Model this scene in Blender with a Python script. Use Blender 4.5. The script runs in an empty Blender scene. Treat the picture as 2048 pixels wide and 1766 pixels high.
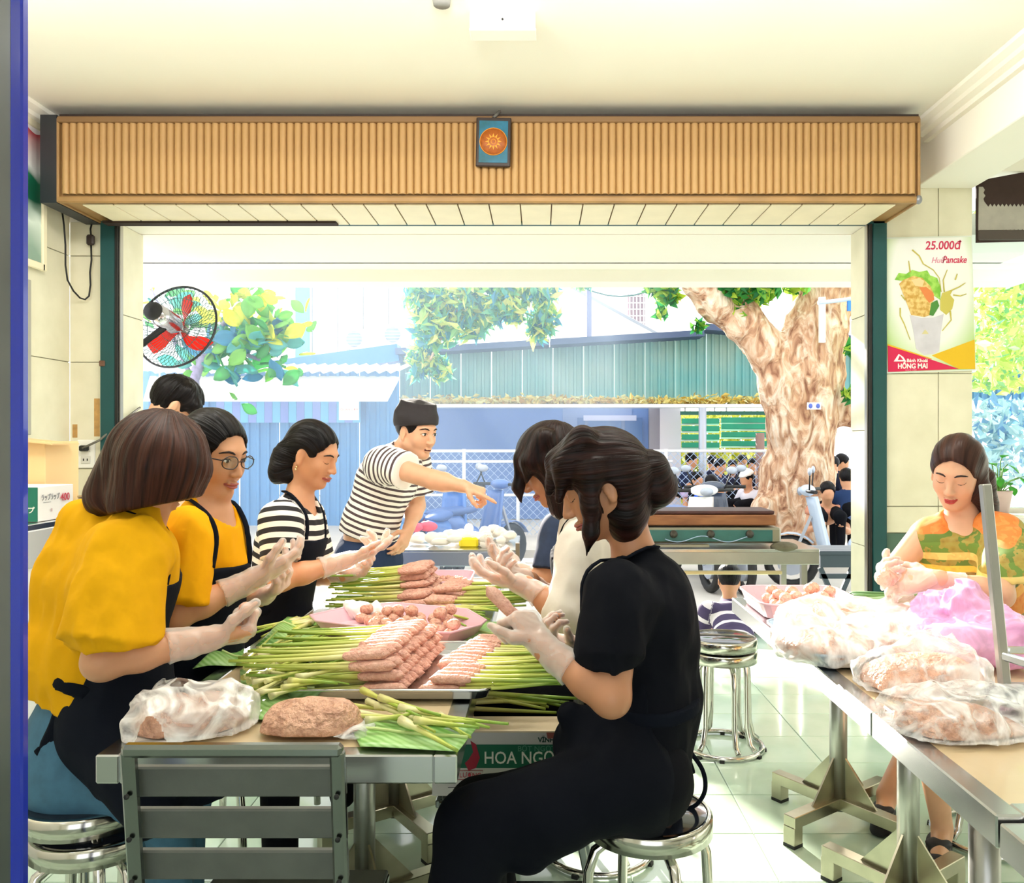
import bpy, math, random, numpy as np
from mathutils import Vector, Matrix
R_ = random.Random(7)
scene = bpy.context.scene
COL = scene.collection
# ---------------------------------------------------------------- camera
F, CX, CY, CH = 1650.0, 1080.0, 880.0, 1.35
cam_d = bpy.data.cameras.new('camera'); cam = bpy.data.objects.new('camera', cam_d); COL.objects.link(cam)
cam.location = (0, 0, CH); cam.rotation_euler = (math.pi/2, 0, 0)
cam_d.sensor_width = 36; cam_d.lens = F*36/2048
cam_d.shift_x = -(CX-1024)/2048; cam_d.shift_y = -(883-CY)/2048
cam_d.clip_start = 0.05; cam_d.clip_end = 200
scene.camera = cam
scene.view_settings.view_transform = 'Standard'; scene.view_settings.look = 'None'
scene.view_settings.exposure = 0.95; scene.view_settings.gamma = 1.0
scene.view_settings.use_curve_mapping = False
scene.cycles.use_denoising = True
scene.cycles.max_bounces = 10; scene.cycles.diffuse_bounces = 5; scene.cycles.transparent_max_bounces = 16
scene.cycles.sample_clamp_indirect = 6
# ---------------------------------------------------------------- sky and sun
w = bpy.data.worlds.new('sky'); scene.world = w; w.use_nodes = True
bg = w.node_tree.nodes['Background']; bg.inputs[0].default_value = (0.93, 0.97, 1.0, 1); bg.inputs[1].default_value = 1.35
def light(name, kind, loc, energy, rot=(0, 0, 0), size=None, color=(1, 1, 1), size_y=None):
    d = bpy.data.lights.new(name, kind); d.energy = energy; d.color = color
    if kind == 'AREA':
        d.size = size
        if size_y: d.shape = 'RECTANGLE'; d.size_y = size_y
    o = bpy.data.objects.new(name, d); COL.objects.link(o); o.location = loc; o.rotation_euler = rot
    return o
sun = light('sun', 'SUN', (0, 20, 20), 11.0, color=(1.0, 0.95, 0.87)); sun.data.angle = 0.012
sun.rotation_euler = Vector((0.33, -1.0, -0.41)).to_track_quat('-Z', 'Y').to_euler()
# unseen point lights added under the ceiling, out of frame, to brighten it
for ly, pw in ((2.45, 10), (1.3, 2.0), (-.6, 1.2)):
    for lx in (-1.9, -1.1, -.3, .5, 1.3):
        t_ = light('ceiling_fill_light', 'POINT', (lx, ly, 2.80), pw, color=(1.0, 0.98, 0.94)); t_.data.shadow_soft_size = .08
# ---------------------------------------------------------------- helpers
def P(px, py, D): return Vector(((px-CX)*D/F, D, CH-(py-CY)*D/F))
def lin(h):
    h = h.lstrip('#'); c = [int(h[i:i+2], 16)/255 for i in (0, 2, 4)]
    return tuple((x/12.92 if x <= 0.04045 else ((x+0.055)/1.055)**2.4) for x in c) + (1.0,)
WORG = {}
def tag(o, label=None, cat=None, group=None, kind=None):
    if label: o['label'] = label
    if cat: o['category'] = cat
    if group: o['group'] = group
    if kind: o['kind'] = kind
    return o
def thing(name, label, cat, loc=(0, 0, 0), group=None, rot=None):
    o = bpy.data.objects.new(name, None); COL.objects.link(o); o.location = loc
    if rot: o.rotation_euler = rot
    WORG[o.name] = Vector(loc); o.empty_display_size = 0.05
    return tag(o, label, cat, group)
def mesh_obj(name, me, mats, parent=None, local=False, origin=None):
    """links a mesh given in world coordinates (or, with local, in the parent's) as one object"""
    o = bpy.data.objects.new(name, me); COL.objects.link(o)
    if mats is not None:
        for m in (mats if isinstance(mats, (list, tuple)) else [mats]): me.materials.append(m)
    n = len(me.vertices)
    if parent is not None:
        o.parent = parent
        if not local and n:
            off = WORG[parent.name]
            a = np.empty(n*3, np.float32); me.vertices.foreach_get('co', a); a = a.reshape(-1, 3) - np.array(off, np.float32)
            me.vertices.foreach_set('co', a.ravel())
        WORG[o.name] = WORG[parent.name]
    elif n:
        a = np.empty(n*3, np.float32); me.vertices.foreach_get('co', a); a = a.reshape(-1, 3)
        if origin is None: origin = Vector(((a[:, 0].min()+a[:, 0].max())/2, (a[:, 1].min()+a[:, 1].max())/2, a[:, 2].min()))
        a = a - np.array(origin, np.float32); me.vertices.foreach_set('co', a.ravel()); o.location = origin
        WORG[o.name] = Vector(origin)
    me.update()
    return o
def clone(o, parent=None):
    c = o.copy(); COL.objects.link(c)
    if parent is not None: c.parent = parent
    WORG[c.name] = WORG.get(o.name, Vector((0, 0, 0)))
    for ch in o.children: clone(ch, c)
    return c
class MB:
    def __init__(s): s.v = []; s.f = []; s.m = []; s.sm = []
    def add(s, vs, fs, mi=0, smooth=False):
        b = len(s.v); s.v.extend([tuple(v) for v in vs])
        for f in fs: s.f.append(tuple(i+b for i in f)); s.m.append(mi); s.sm.append(smooth)
        return s
    def box(s, c, d, rot=None, ch=0.0, mi=0):
        c = Vector(c); hx, hy, hz = d[0]/2, d[1]/2, d[2]/2
        if ch <= 0:
            vs = [Vector((x*hx, y*hy, z*hz)) for x in (-1, 1) for y in (-1, 1) for z in (-1, 1)]
            fs = [(0, 1, 3, 2), (4, 6, 7, 5), (0, 4, 5, 1), (2, 3, 7, 6), (0, 2, 6, 4), (1, 5, 7, 3)]
        else:
            ch = min(ch, hx*.9, hy*.9, hz*.9); vs = []; ix = {}
            for sx in (-1, 1):
                for sy in (-1, 1):
                    for sz in (-1, 1):
                        for ax in range(3):
                            v = [sx*hx, sy*hy, sz*hz]
                            for k in range(3):
                                if k != ax: v[k] -= ch*(sx, sy, sz)[k]
                            ix[(sx, sy, sz, ax)] = len(vs); vs.append(Vector(v))
            fs = []
            for sg in (-1, 1):
                q = [(sg, a, b) for a, b in ((-1, -1), (1, -1), (1, 1), (-1, 1))]
                for ax in range(3):
                    ks = []
                    for t in q:
                        co = [0, 0, 0]; co[ax] = t[0]; co[(ax+1) % 3] = t[1]; co[(ax+2) % 3] = t[2]; ks.append(ix[(*co, ax)])
                    fs.append(tuple(ks if sg > 0 else ks[::-1]))
            for ax in range(3):
                b, c2 = (ax+1) % 3, (ax+2) % 3
                for sb in (-1, 1):
                    for sc in (-1, 1):
                        def K(sa, w):
                            co = [0, 0, 0]; co[ax] = sa; co[b] = sb; co[c2] = sc; return ix[(*co, w)]
                        q = (K(-1, b), K(1, b), K(1, c2), K(-1, c2)); fs.append(q if sb*sc > 0 else q[::-1])
            for sx in (-1, 1):
                for sy in (-1, 1):
                    for sz in (-1, 1):
                        t = tuple(ix[(sx, sy, sz, a)] for a in range(3)); fs.append(t if sx*sy*sz > 0 else t[::-1])
        if rot is not None: vs = [rot @ v for v in vs]
        return s.add([v + c for v in vs], fs, mi)
    def bar(s, a, b, wx, wz, up=(0, 0, 1), ch=0.0, mi=0):
        a, b = Vector(a), Vector(b); y = (b-a).normalized(); u = Vector(up)
        if abs(y.dot(u)) > .98: u = Vector((1, 0, 0))
        x = y.cross(u).normalized(); z = x.cross(y)
        return s.box((a+b)/2, (wx, (b-a).length, wz), Matrix((x, y, z)).transposed(), ch, mi)
    def tube(s, pts, r, seg=10, closed=False, caps=True, mi=0, up=None, sq=1.0):
        pts = [Vector(p) for p in pts]; n = len(pts); rs = r if isinstance(r, (list, tuple)) else [r]*n
        vs = []; prev = Vector(up) if up else None
        for i, p in enumerate(pts):
            t = (pts[(i+1) % n]-pts[i-1]) if closed else (pts[min(i+1, n-1)]-pts[max(i-1, 0)])
            t = t.normalized() if t.length > 1e-9 else Vector((0, 0, 1))
            if prev is None: prev = Vector((0, 0, 1)) if abs(t.z) < .9 else Vector((1, 0, 0))
            x = (prev - t*prev.dot(t)); x = x.normalized() if x.length > 1e-6 else t.orthogonal().normalized(); prev = x; y = t.cross(x)
            for k in range(seg):
                a = 2*math.pi*k/seg; vs.append(p + x*(math.cos(a)*rs[i]*sq) + y*(math.sin(a)*rs[i]))
        fs = []
        for i in range(n if closed else n-1):
            j = (i+1) % n
            for k in range(seg): l = (k+1) % seg; fs.append((i*seg+k, i*seg+l, j*seg+l, j*seg+k))
        s.add(vs, fs, mi, True)
        if caps and not closed:
            b = len(s.v)-n*seg
            s.f += [tuple(b+k for k in range(seg-1, -1, -1)), tuple(b+(n-1)*seg+k for k in range(seg))]; s.m += [mi]*2; s.sm += [False]*2
        return s
    def lathe(s, prof, c=(0, 0, 0), seg=24, rot=None, mi=0, smooth=True):
        c = Vector(c); vs = []
        for r, z in prof:
            for k in range(seg):
                a = 2*math.pi*k/seg; v = Vector((r*math.cos(a), r*math.sin(a), z)); vs.append((rot @ v if rot else v)+c)
        fs = [(i*seg+k, i*seg+(k+1) % seg, (i+1)*seg+(k+1) % seg, (i+1)*seg+k) for i in range(len(prof)-1) for k in range(seg)]
        s.add(vs, fs, mi, smooth); b = len(s.v)-len(prof)*seg
        for row, rev in ((0, True), (len(prof)-1, False)):
            if prof[row][0] > 1e-5:
                q = [b+row*seg+k for k in range(seg)]; s.f.append(tuple(q[::-1] if rev else q)); s.m.append(mi); s.sm.append(False)
        return s
    def prism(s, poly, o, ux, uy, h, mi=0):
        """polygon (2d) laid out from o along ux, uy; extruded by h along ux x uy"""
        o, ux, uy = Vector(o), Vector(ux), Vector(uy); nz = ux.cross(uy).normalized(); n = len(poly)
        ar = sum(poly[i][0]*poly[(i+1) % n][1]-poly[(i+1) % n][0]*poly[i][1] for i in range(n))
        if ar < 0: poly = poly[::-1]
        a = [o+ux*x+uy*y for x, y in poly]; b = [p+nz*h for p in a]
        fs = [tuple(range(n-1, -1, -1)), tuple(range(n, 2*n))] + [(i, (i+1) % n, n+(i+1) % n, n+i) for i in range(n)]
        return s.add(a+b, fs, mi)
    def ell(s, c, r, seg=12, rings=8, rot=None, mi=0, fn=None):
        c = Vector(c); vs = []
        for i in range(rings+1):
            t = math.pi*i/rings
            for k in range(seg):
                a = 2*math.pi*k/seg; v = Vector((r[0]*math.sin(t)*math.cos(a), r[1]*math.sin(t)*math.sin(a), -r[2]*math.cos(t)))
                if fn: v = fn(v)
                vs.append((rot @ v if rot else v)+c)
        fs = [(i*seg+k, i*seg+(k+1) % seg, (i+1)*seg+(k+1) % seg, (i+1)*seg+k) for i in range(rings) for k in range(seg)]
        return s.add(vs, fs, mi, True)
    def sheet(s, fn, nu, nv, th=0.0015, mi=0, smooth=True):
        """thin solid sheet; fn(u, v) -> point"""
        top = [Vector(fn(i/nu, j/nv)) for i in range(nu+1) for j in range(nv+1)]; W = nv+1; vs = list(top)
        nrm = []
        for i in range(nu+1):
            for j in range(nv+1):
                du = top[min(i+1, nu)*W+j]-top[max(i-1, 0)*W+j]; dv = top[i*W+min(j+1, nv)]-top[i*W+max(j-1, 0)]
                n = du.cross(dv); nrm.append(n.normalized() if n.length > 1e-12 else Vector((0, 0, 1)))
        vs += [p-n*th for p, n in zip(top, nrm)]; N = len(top); fs = []
        for i in range(nu):
            for j in range(nv):
                a, b, c, d = i*W+j, (i+1)*W+j, (i+1)*W+j+1, i*W+j+1
                fs += [(a, b, c, d), (N+d, N+c, N+b, N+a)]
        ring = [i*W for i in range(nu+1)] + [nu*W+j for j in range(1, nv+1)] + [i*W+nv for i in range(nu-1, -1, -1)] + [j for j in range(nv-1, 0, -1)]
        for k in range(len(ring)): a, b = ring[k], ring[(k+1) % len(ring)]; fs.append((b, a, N+a, N+b))
        return s.add(vs, fs, mi, smooth)
    def mesh(s, name):
        me = bpy.data.meshes.new(name); me.from_pydata(s.v, [], s.f)
        me.polygons.foreach_set('material_index', s.m); me.polygons.foreach_set('use_smooth', s.sm); me.update()
        return me
    def build(s, name, mats, parent=None, local=False, origin=None, kind=None, label=None):
        o = mesh_obj(name, s.mesh(name), mats, parent, local, origin)
        if kind: o['kind'] = kind
        if label: o['label'] = label
        return o
def fromnp(name, v, f, mats, parent=None, smooth=True, attrs=None, local=False):
    """v (n,3), f (m,4) arrays -> one object"""
    me = bpy.data.meshes.new(name); n, m, q = len(v), len(f), f.shape[1] if len(f) else 4
    me.vertices.add(n); me.vertices.foreach_set('co', np.asarray(v, np.float32).ravel())
    me.loops.add(m*q); me.loops.foreach_set('vertex_index', np.asarray(f, np.int32).ravel())
    me.polygons.add(m); me.polygons.foreach_set('loop_start', np.arange(0, m*q, q, dtype=np.int32))
    me.update(calc_edges=True)
    me.polygons.foreach_set('use_smooth', np.full(m, smooth, bool))
    for k, a in (attrs or {}).items():
        at = me.attributes.new(k, 'FLOAT', 'POINT'); at.data.foreach_set('value', np.asarray(a, np.float32))
    return mesh_obj(name, me, mats, parent, local)
# ---------------------------------------------------------------- materials
MATS = {}
def M(name, col, rough=.5, metal=0.0, var=0.0, vs=8.0, bump=0.0, bs=40.0, spec=.5, alpha=1.0, trans=0.0, sub=0.0, emit=0.0, col2=None, sheen=0.0, stretch=None, coat=0.0, detail=4, translu=0.0, c2fac=None):
    if name in MATS: return MATS[name]
    m = bpy.data.materials.new(name); m.use_nodes = True; nt = m.node_tree; N = nt.nodes; L = nt.links
    b = N['Principled BSDF']; c = lin(col) if isinstance(col, str) else col
    b.inputs['Base Color'].default_value = c; b.inputs['Roughness'].default_value = rough; b.inputs['Metallic'].default_value = metal
    b.inputs['Specular IOR Level'].default_value = spec; b.inputs['Alpha'].default_value = alpha
    b.inputs['Transmission Weight'].default_value = trans
    if coat: b.inputs['Coat Weight'].default_value = coat
    if sheen: b.inputs['Sheen Weight'].default_value = sheen
    if sub: b.inputs['Subsurface Weight'].default_value = sub; b.inputs['Subsurface Radius'].default_value = (.02, .007, .004); b.inputs['Subsurface Scale'].default_value = .5
    if emit: b.inputs['Emission Color'].default_value = c; b.inputs['Emission Strength'].default_value = emit
    if var or bump or col2:
        tc = N.new('ShaderNodeTexCoord'); mp = N.new('ShaderNodeMapping'); L.new(tc.outputs['Object'], mp.inputs[0])
        if stretch: mp.inputs['Scale'].default_value = stretch
        if var or col2:
            nz = N.new('ShaderNodeTexNoise'); nz.inputs['Scale'].default_value = vs; nz.inputs['Detail'].default_value = detail; L.new(mp.outputs[0], nz.inputs[0])
            rp = N.new('ShaderNodeValToRGB'); rp.color_ramp.elements[0].position = (c2fac or (.3, .7))[0]; rp.color_ramp.elements[1].position = (c2fac or (.3, .7))[1]
            ca = lin(col2) if col2 else tuple(x*(1-var) for x in c[:3])+(1,)
            rp.color_ramp.elements[0].color = ca; rp.color_ramp.elements[1].color = c if col2 else tuple(min(1, x*(1+var*.5)) for x in c[:3])+(1,)
            L.new(nz.outputs[0], rp.inputs[0]); L.new(rp.outputs[0], b.inputs['Base Color'])
        if bump:
            n2 = N.new('ShaderNodeTexNoise'); n2.inputs['Scale'].default_value = bs; n2.inputs['Detail'].default_value = 3; L.new(mp.outputs[0], n2.inputs[0])
            bp = N.new('ShaderNodeBump'); bp.inputs['Strength'].default_value = bump; bp.inputs['Distance'].default_value = .02; L.new(n2.outputs[0], bp.inputs['Height']); L.new(bp.outputs[0], b.inputs['Normal'])
    if translu:
        tr = N.new('ShaderNodeBsdfTranslucent'); tr.inputs[0].default_value = c; mx = N.new('ShaderNodeMixShader'); mx.inputs[0].default_value = translu
        L.new(b.outputs[0], mx.inputs[1]); L.new(tr.outputs[0], mx.inputs[2]); L.new(mx.outputs[0], N['Material Output'].inputs[0])
        src = b.inputs['Base Color'].links
        if src: L.new(src[0].from_socket, tr.inputs[0])
    MATS[name] = m; return m
def node_mat(name):
    m = bpy.data.materials.new(name); m.use_nodes = True; MATS[name] = m
    return m, m.node_tree.nodes, m.node_tree.links, m.node_tree.nodes['Principled BSDF']
def ramp(N, stops, interp='LINEAR'):
    r = N.new('ShaderNodeValToRGB'); r.color_ramp.interpolation = interp; e = r.color_ramp.elements
    e[0].position, e[0].color = stops[0][0], lin(stops[0][1]); e[1].position, e[1].color = stops[-1][0], lin(stops[-1][1])
    for p, c in stops[1:-1]: x = e.new(p); x.color = lin(c)
    return r
def lettering(txt, size, o, ux, uy, mat, parent, name='lettering', ext=.0006, sx=1.0, shear=0.0, bold=0.0, align='LEFT'):
    cu = bpy.data.curves.new('t', 'FONT'); cu.body = txt; cu.size = size; cu.extrude = ext; cu.shear = shear; cu.offset = bold; cu.align_x = align; cu.resolution_u = 3
    ob = bpy.data.objects.new('t', cu); COL.objects.link(ob)
    me = bpy.data.meshes.new_from_object(ob.evaluated_get(bpy.context.evaluated_depsgraph_get())); bpy.data.objects.remove(ob)
    ux, uy = Vector(ux).normalized(), Vector(uy).normalized(); nz = ux.cross(uy); o = Vector(o)
    for v in me.vertices: v.co = o + ux*(v.co.x*sx) + uy*v.co.y + nz*v.co.z
    me.materials.clear(); me.name = name
    ob = mesh_obj(name, me, mat, parent); return ob
STEEL = M('stainless_steel', '#c9cacb', .22, 1.0, var=.06, vs=3, bump=.03, bs=6)
STEEL_D = M('brushed_steel', '#b3b2ae', .38, 1.0, var=.12, vs=5, bump=.04, bs=30)
CHROME = M('polished_tube_steel', '#d6d2cd', .12, 1.0)
BLACK = M('black_rubber', '#151515', .6)
WHITE = M('white_paint', '#f4f3ee', .5)
# ================================================================ distance fields and their surfaces
_rs = np.random.RandomState(3); _LAT = _rs.rand(32, 32, 32).astype(np.float32)
def vnoise(p, s):
    q = p*s; i = np.floor(q).astype(int); f = (q-i).astype(np.float32); f = f*f*(3-2*f); i &= 31; j = (i+1) & 31
    r = 0
    for a in (0, 1):
        for b in (0, 1):
            for c in (0, 1):
                wx = f[:, 0] if a else 1-f[:, 0]; wy = f[:, 1] if b else 1-f[:, 1]; wz = f[:, 2] if c else 1-f[:, 2]
                r = r + _LAT[(j if a else i)[:, 0], (j if b else i)[:, 1], (j if c else i)[:, 2]]*wx*wy*wz
    return r-.5
def nrm(v): v = np.asarray(v, float); return v/max(np.linalg.norm(v), 1e-9)
class Field:
    """smooth union of round cones and ellipsoids; each may be cut by planes, or cut away from the rest"""
    def __init__(s, res=.006, k=.02): s.res, s.k, s.pr, s.cut, s.noise = res, k, [], [], []
    def cone(s, a, b, ra, rb, q=1.0, n=None, k=None, clips=(), sub=False, uv=None):
        s.pr.append(dict(t='c', a=np.array(a, float), b=np.array(b, float), ra=ra, rb=rb, q=q, n=None if n is None else nrm(n), k=s.k if k is None else k, clips=clips, sub=sub, uv=uv)); return s
    def ell(s, c, r, R=None, k=None, clips=(), sub=False, uv=None):
        s.pr.append(dict(t='e', c=np.array(c, float), r=np.array(r, float), R=np.eye(3) if R is None else np.array(R, float), k=s.k if k is None else k, clips=clips, sub=sub, uv=uv)); return s
    def chain(s, pts, rs, **kw):
        for i in range(len(pts)-1): s.cone(pts[i], pts[i+1], rs[i], rs[i+1], **kw)
        return s
    def copy(s, res=None):
        f = Field(res or s.res, s.k); f.pr = [dict(p) for p in s.pr]; f.cut = list(s.cut); f.noise = list(s.noise); return f
    def bbox(s, p, pad):
        if p['t'] == 'c':
            m = max(p['ra'], p['rb']); lo = np.minimum(p['a'], p['b'])-m; hi = np.maximum(p['a'], p['b'])+m
        else:
            e = np.sqrt(((p['R']*p['r'])**2).sum(1)); lo, hi = p['c']-e, p['c']+e
        return lo-pad, hi+pad
    @staticmethod
    def dist(p, X):
        if p['t'] == 'c':
            a, b = p['a'], p['b']; Y = X-a; ab = b-a; L2 = ab@ab
            if p['n'] is not None and p['q'] != 1:
                n = p['n']; axd = ab/math.sqrt(L2+1e-12); n = n-axd*(n@axd); n = n/max(np.linalg.norm(n), 1e-9)
                Y = Y+np.outer(Y@n, n)*(1/p['q']-1)
            t = np.clip(Y@ab/(L2+1e-12), 0, 1)
            d = np.linalg.norm(Y-np.outer(t, ab), axis=1)-(p['ra']+(p['rb']-p['ra'])*t)
            if p['q'] < 1: d = d*(p['q']**.5)
        else:
            Y = (X-p['c'])@p['R']; Q = Y/p['r']; k0 = np.linalg.norm(Q, axis=1); k1 = np.linalg.norm(Q/p['r'], axis=1)+1e-9; d = k0*(k0-1)/k1
        for o, n in p['clips']: d = np.maximum(d, (X-np.asarray(o))@nrm(n))
        return d.astype(np.float32)
    @staticmethod
    def mix(V, d, p):
        k = p['k']
        if p['sub']: d = -d; h = np.maximum(k-np.abs(V-d), 0)/k; return np.maximum(V, d)+h*h*k/4
        h = np.maximum(k-np.abs(V-d), 0)/k; return np.minimum(V, d)-h*h*k/4
    def at(s, X):
        X = np.asarray(X, float); V = np.full(len(X), 1.0, np.float32)
        for p in s.pr: V = s.mix(V, s.dist(p, X), p)
        for o, n in s.cut: V = np.maximum(V, (X-np.asarray(o))@nrm(n))
        return V
    def surface(s):
        h = s.res; bb = [s.bbox(p, 0) for p in s.pr if not p['sub']]
        lo = np.min([b[0] for b in bb], 0)-3*h; hi = np.max([b[1] for b in bb], 0)+3*h
        n = np.ceil((hi-lo)/h).astype(int)+1; V = np.full(n, 1.0, np.float32)
        ax = [lo[i]+h*np.arange(n[i]) for i in range(3)]
        for p in s.pr:
            l, u = s.bbox(p, p['k']+3*h); i0 = np.maximum(np.floor((l-lo)/h).astype(int), 0); i1 = np.minimum(np.ceil((u-lo)/h).astype(int)+1, n)
            if (i1 <= i0).any(): continue
            g = np.stack(np.meshgrid(*[ax[i][i0[i]:i1[i]] for i in range(3)], indexing='ij'), -1)
            sl = tuple(slice(i0[i], i1[i]) for i in range(3)); sh = g.shape[:3]
            V[sl] = s.mix(V[sl].ravel(), s.dist(p, g.reshape(-1, 3)), p).reshape(sh)
        idx = np.argwhere(np.abs(V) < 5*h+.03)
        X = lo+h*idx; D = V[tuple(idx.T)]
        for fn in s.noise: D = D+fn(X).astype(np.float32)
        for o, nn in s.cut: D = np.maximum(D, ((X-np.asarray(o))@nrm(nn)).astype(np.float32))
        V[tuple(idx.T)] = D
        for o, nn in s.cut:      # cut the rest too
            far = np.argwhere(V < -(5*h+.03))
            if len(far): e = ((lo+h*far-np.asarray(o))@nrm(nn)).astype(np.float32); V[tuple(far.T)] = np.maximum(V[tuple(far.T)], e)
        return surfnet(V, lo, h)
    def build(s, name, mats, parent=None, attr=None, label=None, flow=None, local=False):
        v, f = largest(*s.surface()); at = {}
        if attr: at['stripe'] = s.coord(v)
        if flow is not None:
            c, ax = np.asarray(flow[0], float), nrm(flow[1]); u = nrm(np.cross(ax, [.3, .2, .9] if abs(ax[2]) < .9 else [1, 0, 0])); w_ = np.cross(ax, u); d = v-c
            at['flow'] = np.arctan2(d@w_, d@u)/(2*math.pi); at['along'] = d@ax
        o = fromnp(name, v, f, mats, parent, attrs=at, local=local)
        if label: o['label'] = label
        return o
    def coord(s, X):
        best = np.full(len(X), 9., np.float32); u = np.zeros(len(X), np.float32)
        for p in s.pr:
            if p['uv'] is None: continue
            d = s.dist(p, X); o, dr, off = p['uv']; m = d < best; best[m] = d[m]; u[m] = ((X[m]-np.asarray(o))@nrm(dr))+off
        return u
def largest(v, f):
    lab = np.arange(len(v))
    while True:
        m = lab[f].min(1); new = lab.copy(); np.minimum.at(new, f.ravel(), np.repeat(m, f.shape[1])); new = new[new]
        if (new == lab).all(): break
        lab = new
    ids, cn = np.unique(lab, return_counts=True)
    if len(ids) < 2: return v, f
    keep = lab == ids[cn.argmax()]; idx = np.cumsum(keep)-1
    return v[keep], idx[f[keep[f].all(1)]]
def surfnet(V, lo, h):
    I = V < 0; c = np.zeros(np.array(V.shape)-1, np.int8)
    O = [(a, b, d) for a in (0, 1) for b in (0, 1) for d in (0, 1)]
    nx, ny, nz = c.shape
    for a, b, d in O: c += I[a:a+nx, b:b+ny, d:d+nz]
    act = (c > 0) & (c < 8); ijk = np.argwhere(act); N = len(ijk)
    if N == 0: return np.zeros((0, 3)), np.zeros((0, 4), int)
    idx = np.full(c.shape, -1, np.int64); idx[act] = np.arange(N)
    val = {o: V[ijk[:, 0]+o[0], ijk[:, 1]+o[1], ijk[:, 2]+o[2]] for o in O}; pos = np.zeros((N, 3)); cnt = np.zeros(N)
    for o in O:
        for ax in range(3):
            if o[ax]: continue
            q = list(o); q[ax] = 1; q = tuple(q); a, b = val[o], val[q]; m = (a < 0) != (b < 0); t = np.where(m, a/np.where(m, a-b, 1), 0)
            p = np.array(o, float)[None].repeat(N, 0); p[:, ax] += t; pos += p*m[:, None]; cnt += m
    v = lo+h*(ijk+pos/cnt[:, None]); fs = []
    for ax in range(3):
        A = np.moveaxis(I, ax, 0); X = np.moveaxis(idx, ax, 0)
        a, b = A[:-1, 1:-1, 1:-1], A[1:, 1:-1, 1:-1]; e = np.argwhere(a != b)
        if not len(e): continue
        i, j, k = e.T; q = np.stack([X[i, j, k], X[i, j+1, k], X[i, j+1, k+1], X[i, j, k+1]], 1); fl = a[i, j, k]
        if ax == 1: fl = ~fl
        q[~fl] = q[~fl][:, ::-1]; fs.append(q)
    f = np.concatenate(fs); f = f[(f >= 0).all(1)]
    return v, f
# ================================================================ the room
XL, XR, YB, ZC = -2.48, 3.4, 4.35, 2.95          # left wall, far right, back wall face, ceiling
m_tile = M('floor_tile_pale_green', '#cfe3d2', .16, var=.16, vs=3.5, spec=.6, coat=.3, col2='#b9d3bd')
m_grout = M('floor_grout', '#8d9c90', .8)
m_ceil = M('ceiling_paint_cream', '#f7f4ea', .8, var=.02, vs=1.5)
m_wt = M('wall_tile_cream', '#ebe6cf', .28, var=.05, vs=5, col2='#dcd7bd')
m_wg = M('wall_tile_grout', '#9d9985', .8)
m_green = M('wall_tile_dark_green', '#4d6b5c', .25, var=.1, vs=5)
m_teal = M('door_frame_teal', '#0d4a4c', .45, var=.08)
m_wpaint = M('white_wall_paint', '#f3efe4', .7)
fl = MB().box((.4, 2.4, -.03), (6.2, 6.8, .05)).build('floor', m_grout); tag(fl, kind='structure')
tw, td = .45, .31; tm = None
for i in range(-6, 7):
    for j in range(-3, 11):
        x, y = .283+.45*i+tw/2, 2.52+.31*j-td/2
        if y < 0.9 and abs(x) > 1.9: continue
        if tm is None: tm = MB().box((0, 0, 0), (tw-.004, td-.004, .012), ch=.0015).mesh('tile'); tm.materials.append(m_tile)
        o = bpy.data.objects.new('tile', tm); COL.objects.link(o); o.parent = fl
        o.location = Vector((x, y, -.006+R_.uniform(-.0004, .0004)))-WORG[fl.name]
ce = MB().box((.4, 1.3, ZC+.05), (6.2, 6.1, .1)).build('ceiling', m_ceil); tag(ce, kind='structure')
def tiled(name, x0, x1, z0, z1, y, tw, th, mats, x_off=0, z_off=0, axis='x', thick=.25, base=None):
    """a wall whose face (towards the room) lies at y (axis x) or x (axis y), covered with proud tiles"""
    if axis == 'x': wl = MB().box(((x0+x1)/2, y+thick/2+.004, (z0+z1)/2), (x1-x0, thick-.004, z1-z0))
    else: wl = MB().box((y-math.copysign(1, thick)*.004-thick/2, (x0+x1)/2, (z0+z1)/2), (abs(thick)-.004, x1-x0, z1-z0))
    wl = wl.build(name, base or m_wg); tag(wl, kind='structure')
    i0 = math.floor((x0-x_off)/tw); zz = math.floor((z0-z_off)/th)
    for i in range(i0, i0+40):
        a, b = max(x0, x_off+i*tw), min(x1, x_off+(i+1)*tw)
        if a >= x1: break
        for k in range(zz, zz+20):
            c, d = max(z0, z_off+k*th), min(z1, z_off+(k+1)*th)
            if c >= z1: break
            if b-a < .01 or d-c < .01: continue
            t = MB()
            sx, sz = b-a-.004, d-c-.004
            mt = mats(k) if callable(mats) else mats
            if axis == 'x': t.box(((a+b)/2, y+.002, (c+d)/2), (sx, .008, sz), ch=.0015)
            else: t.box((y-math.copysign(.002, thick), (a+b)/2, (c+d)/2), (.008, sx, sz), ch=.0015)
            t.build('tile', mt, wl)
    return wl
# back wall: strip by the left corner, pillar on the right, lintel above the opening
tiled('wall_back', XL, -2.266, 0, 2.5, YB, .4, .56, m_wt, x_off=-2.63, z_off=1.76-1.12)
tiled('wall_pillar', 1.77, 2.28, .86, 2.68, YB, .30, .70, m_wt, x_off=1.80, z_off=2.40-1.4)
tiled('wall_pillar', 1.77, 2.28, 0, .86, YB, .60, .43, m_green, x_off=1.77)
lin_ = MB().box((-.2, YB+.13, 2.76), (4.6, .25, .52)).build('wall_lintel', m_wpaint); tag(lin_, kind='structure')
# reveals of the opening (thickness of the wall, tiled)
tiled('wall_reveal', YB, 4.64, 0, 2.5, -2.232, .3, .62, m_wt, axis='y', thick=.05, x_off=YB, z_off=2.02-1.86)
tiled('wall_reveal', YB, 4.62, 0, 2.5, 1.742, .3, .62, m_wt, axis='y', thick=-.03, x_off=YB, z_off=2.02-1.86)
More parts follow.
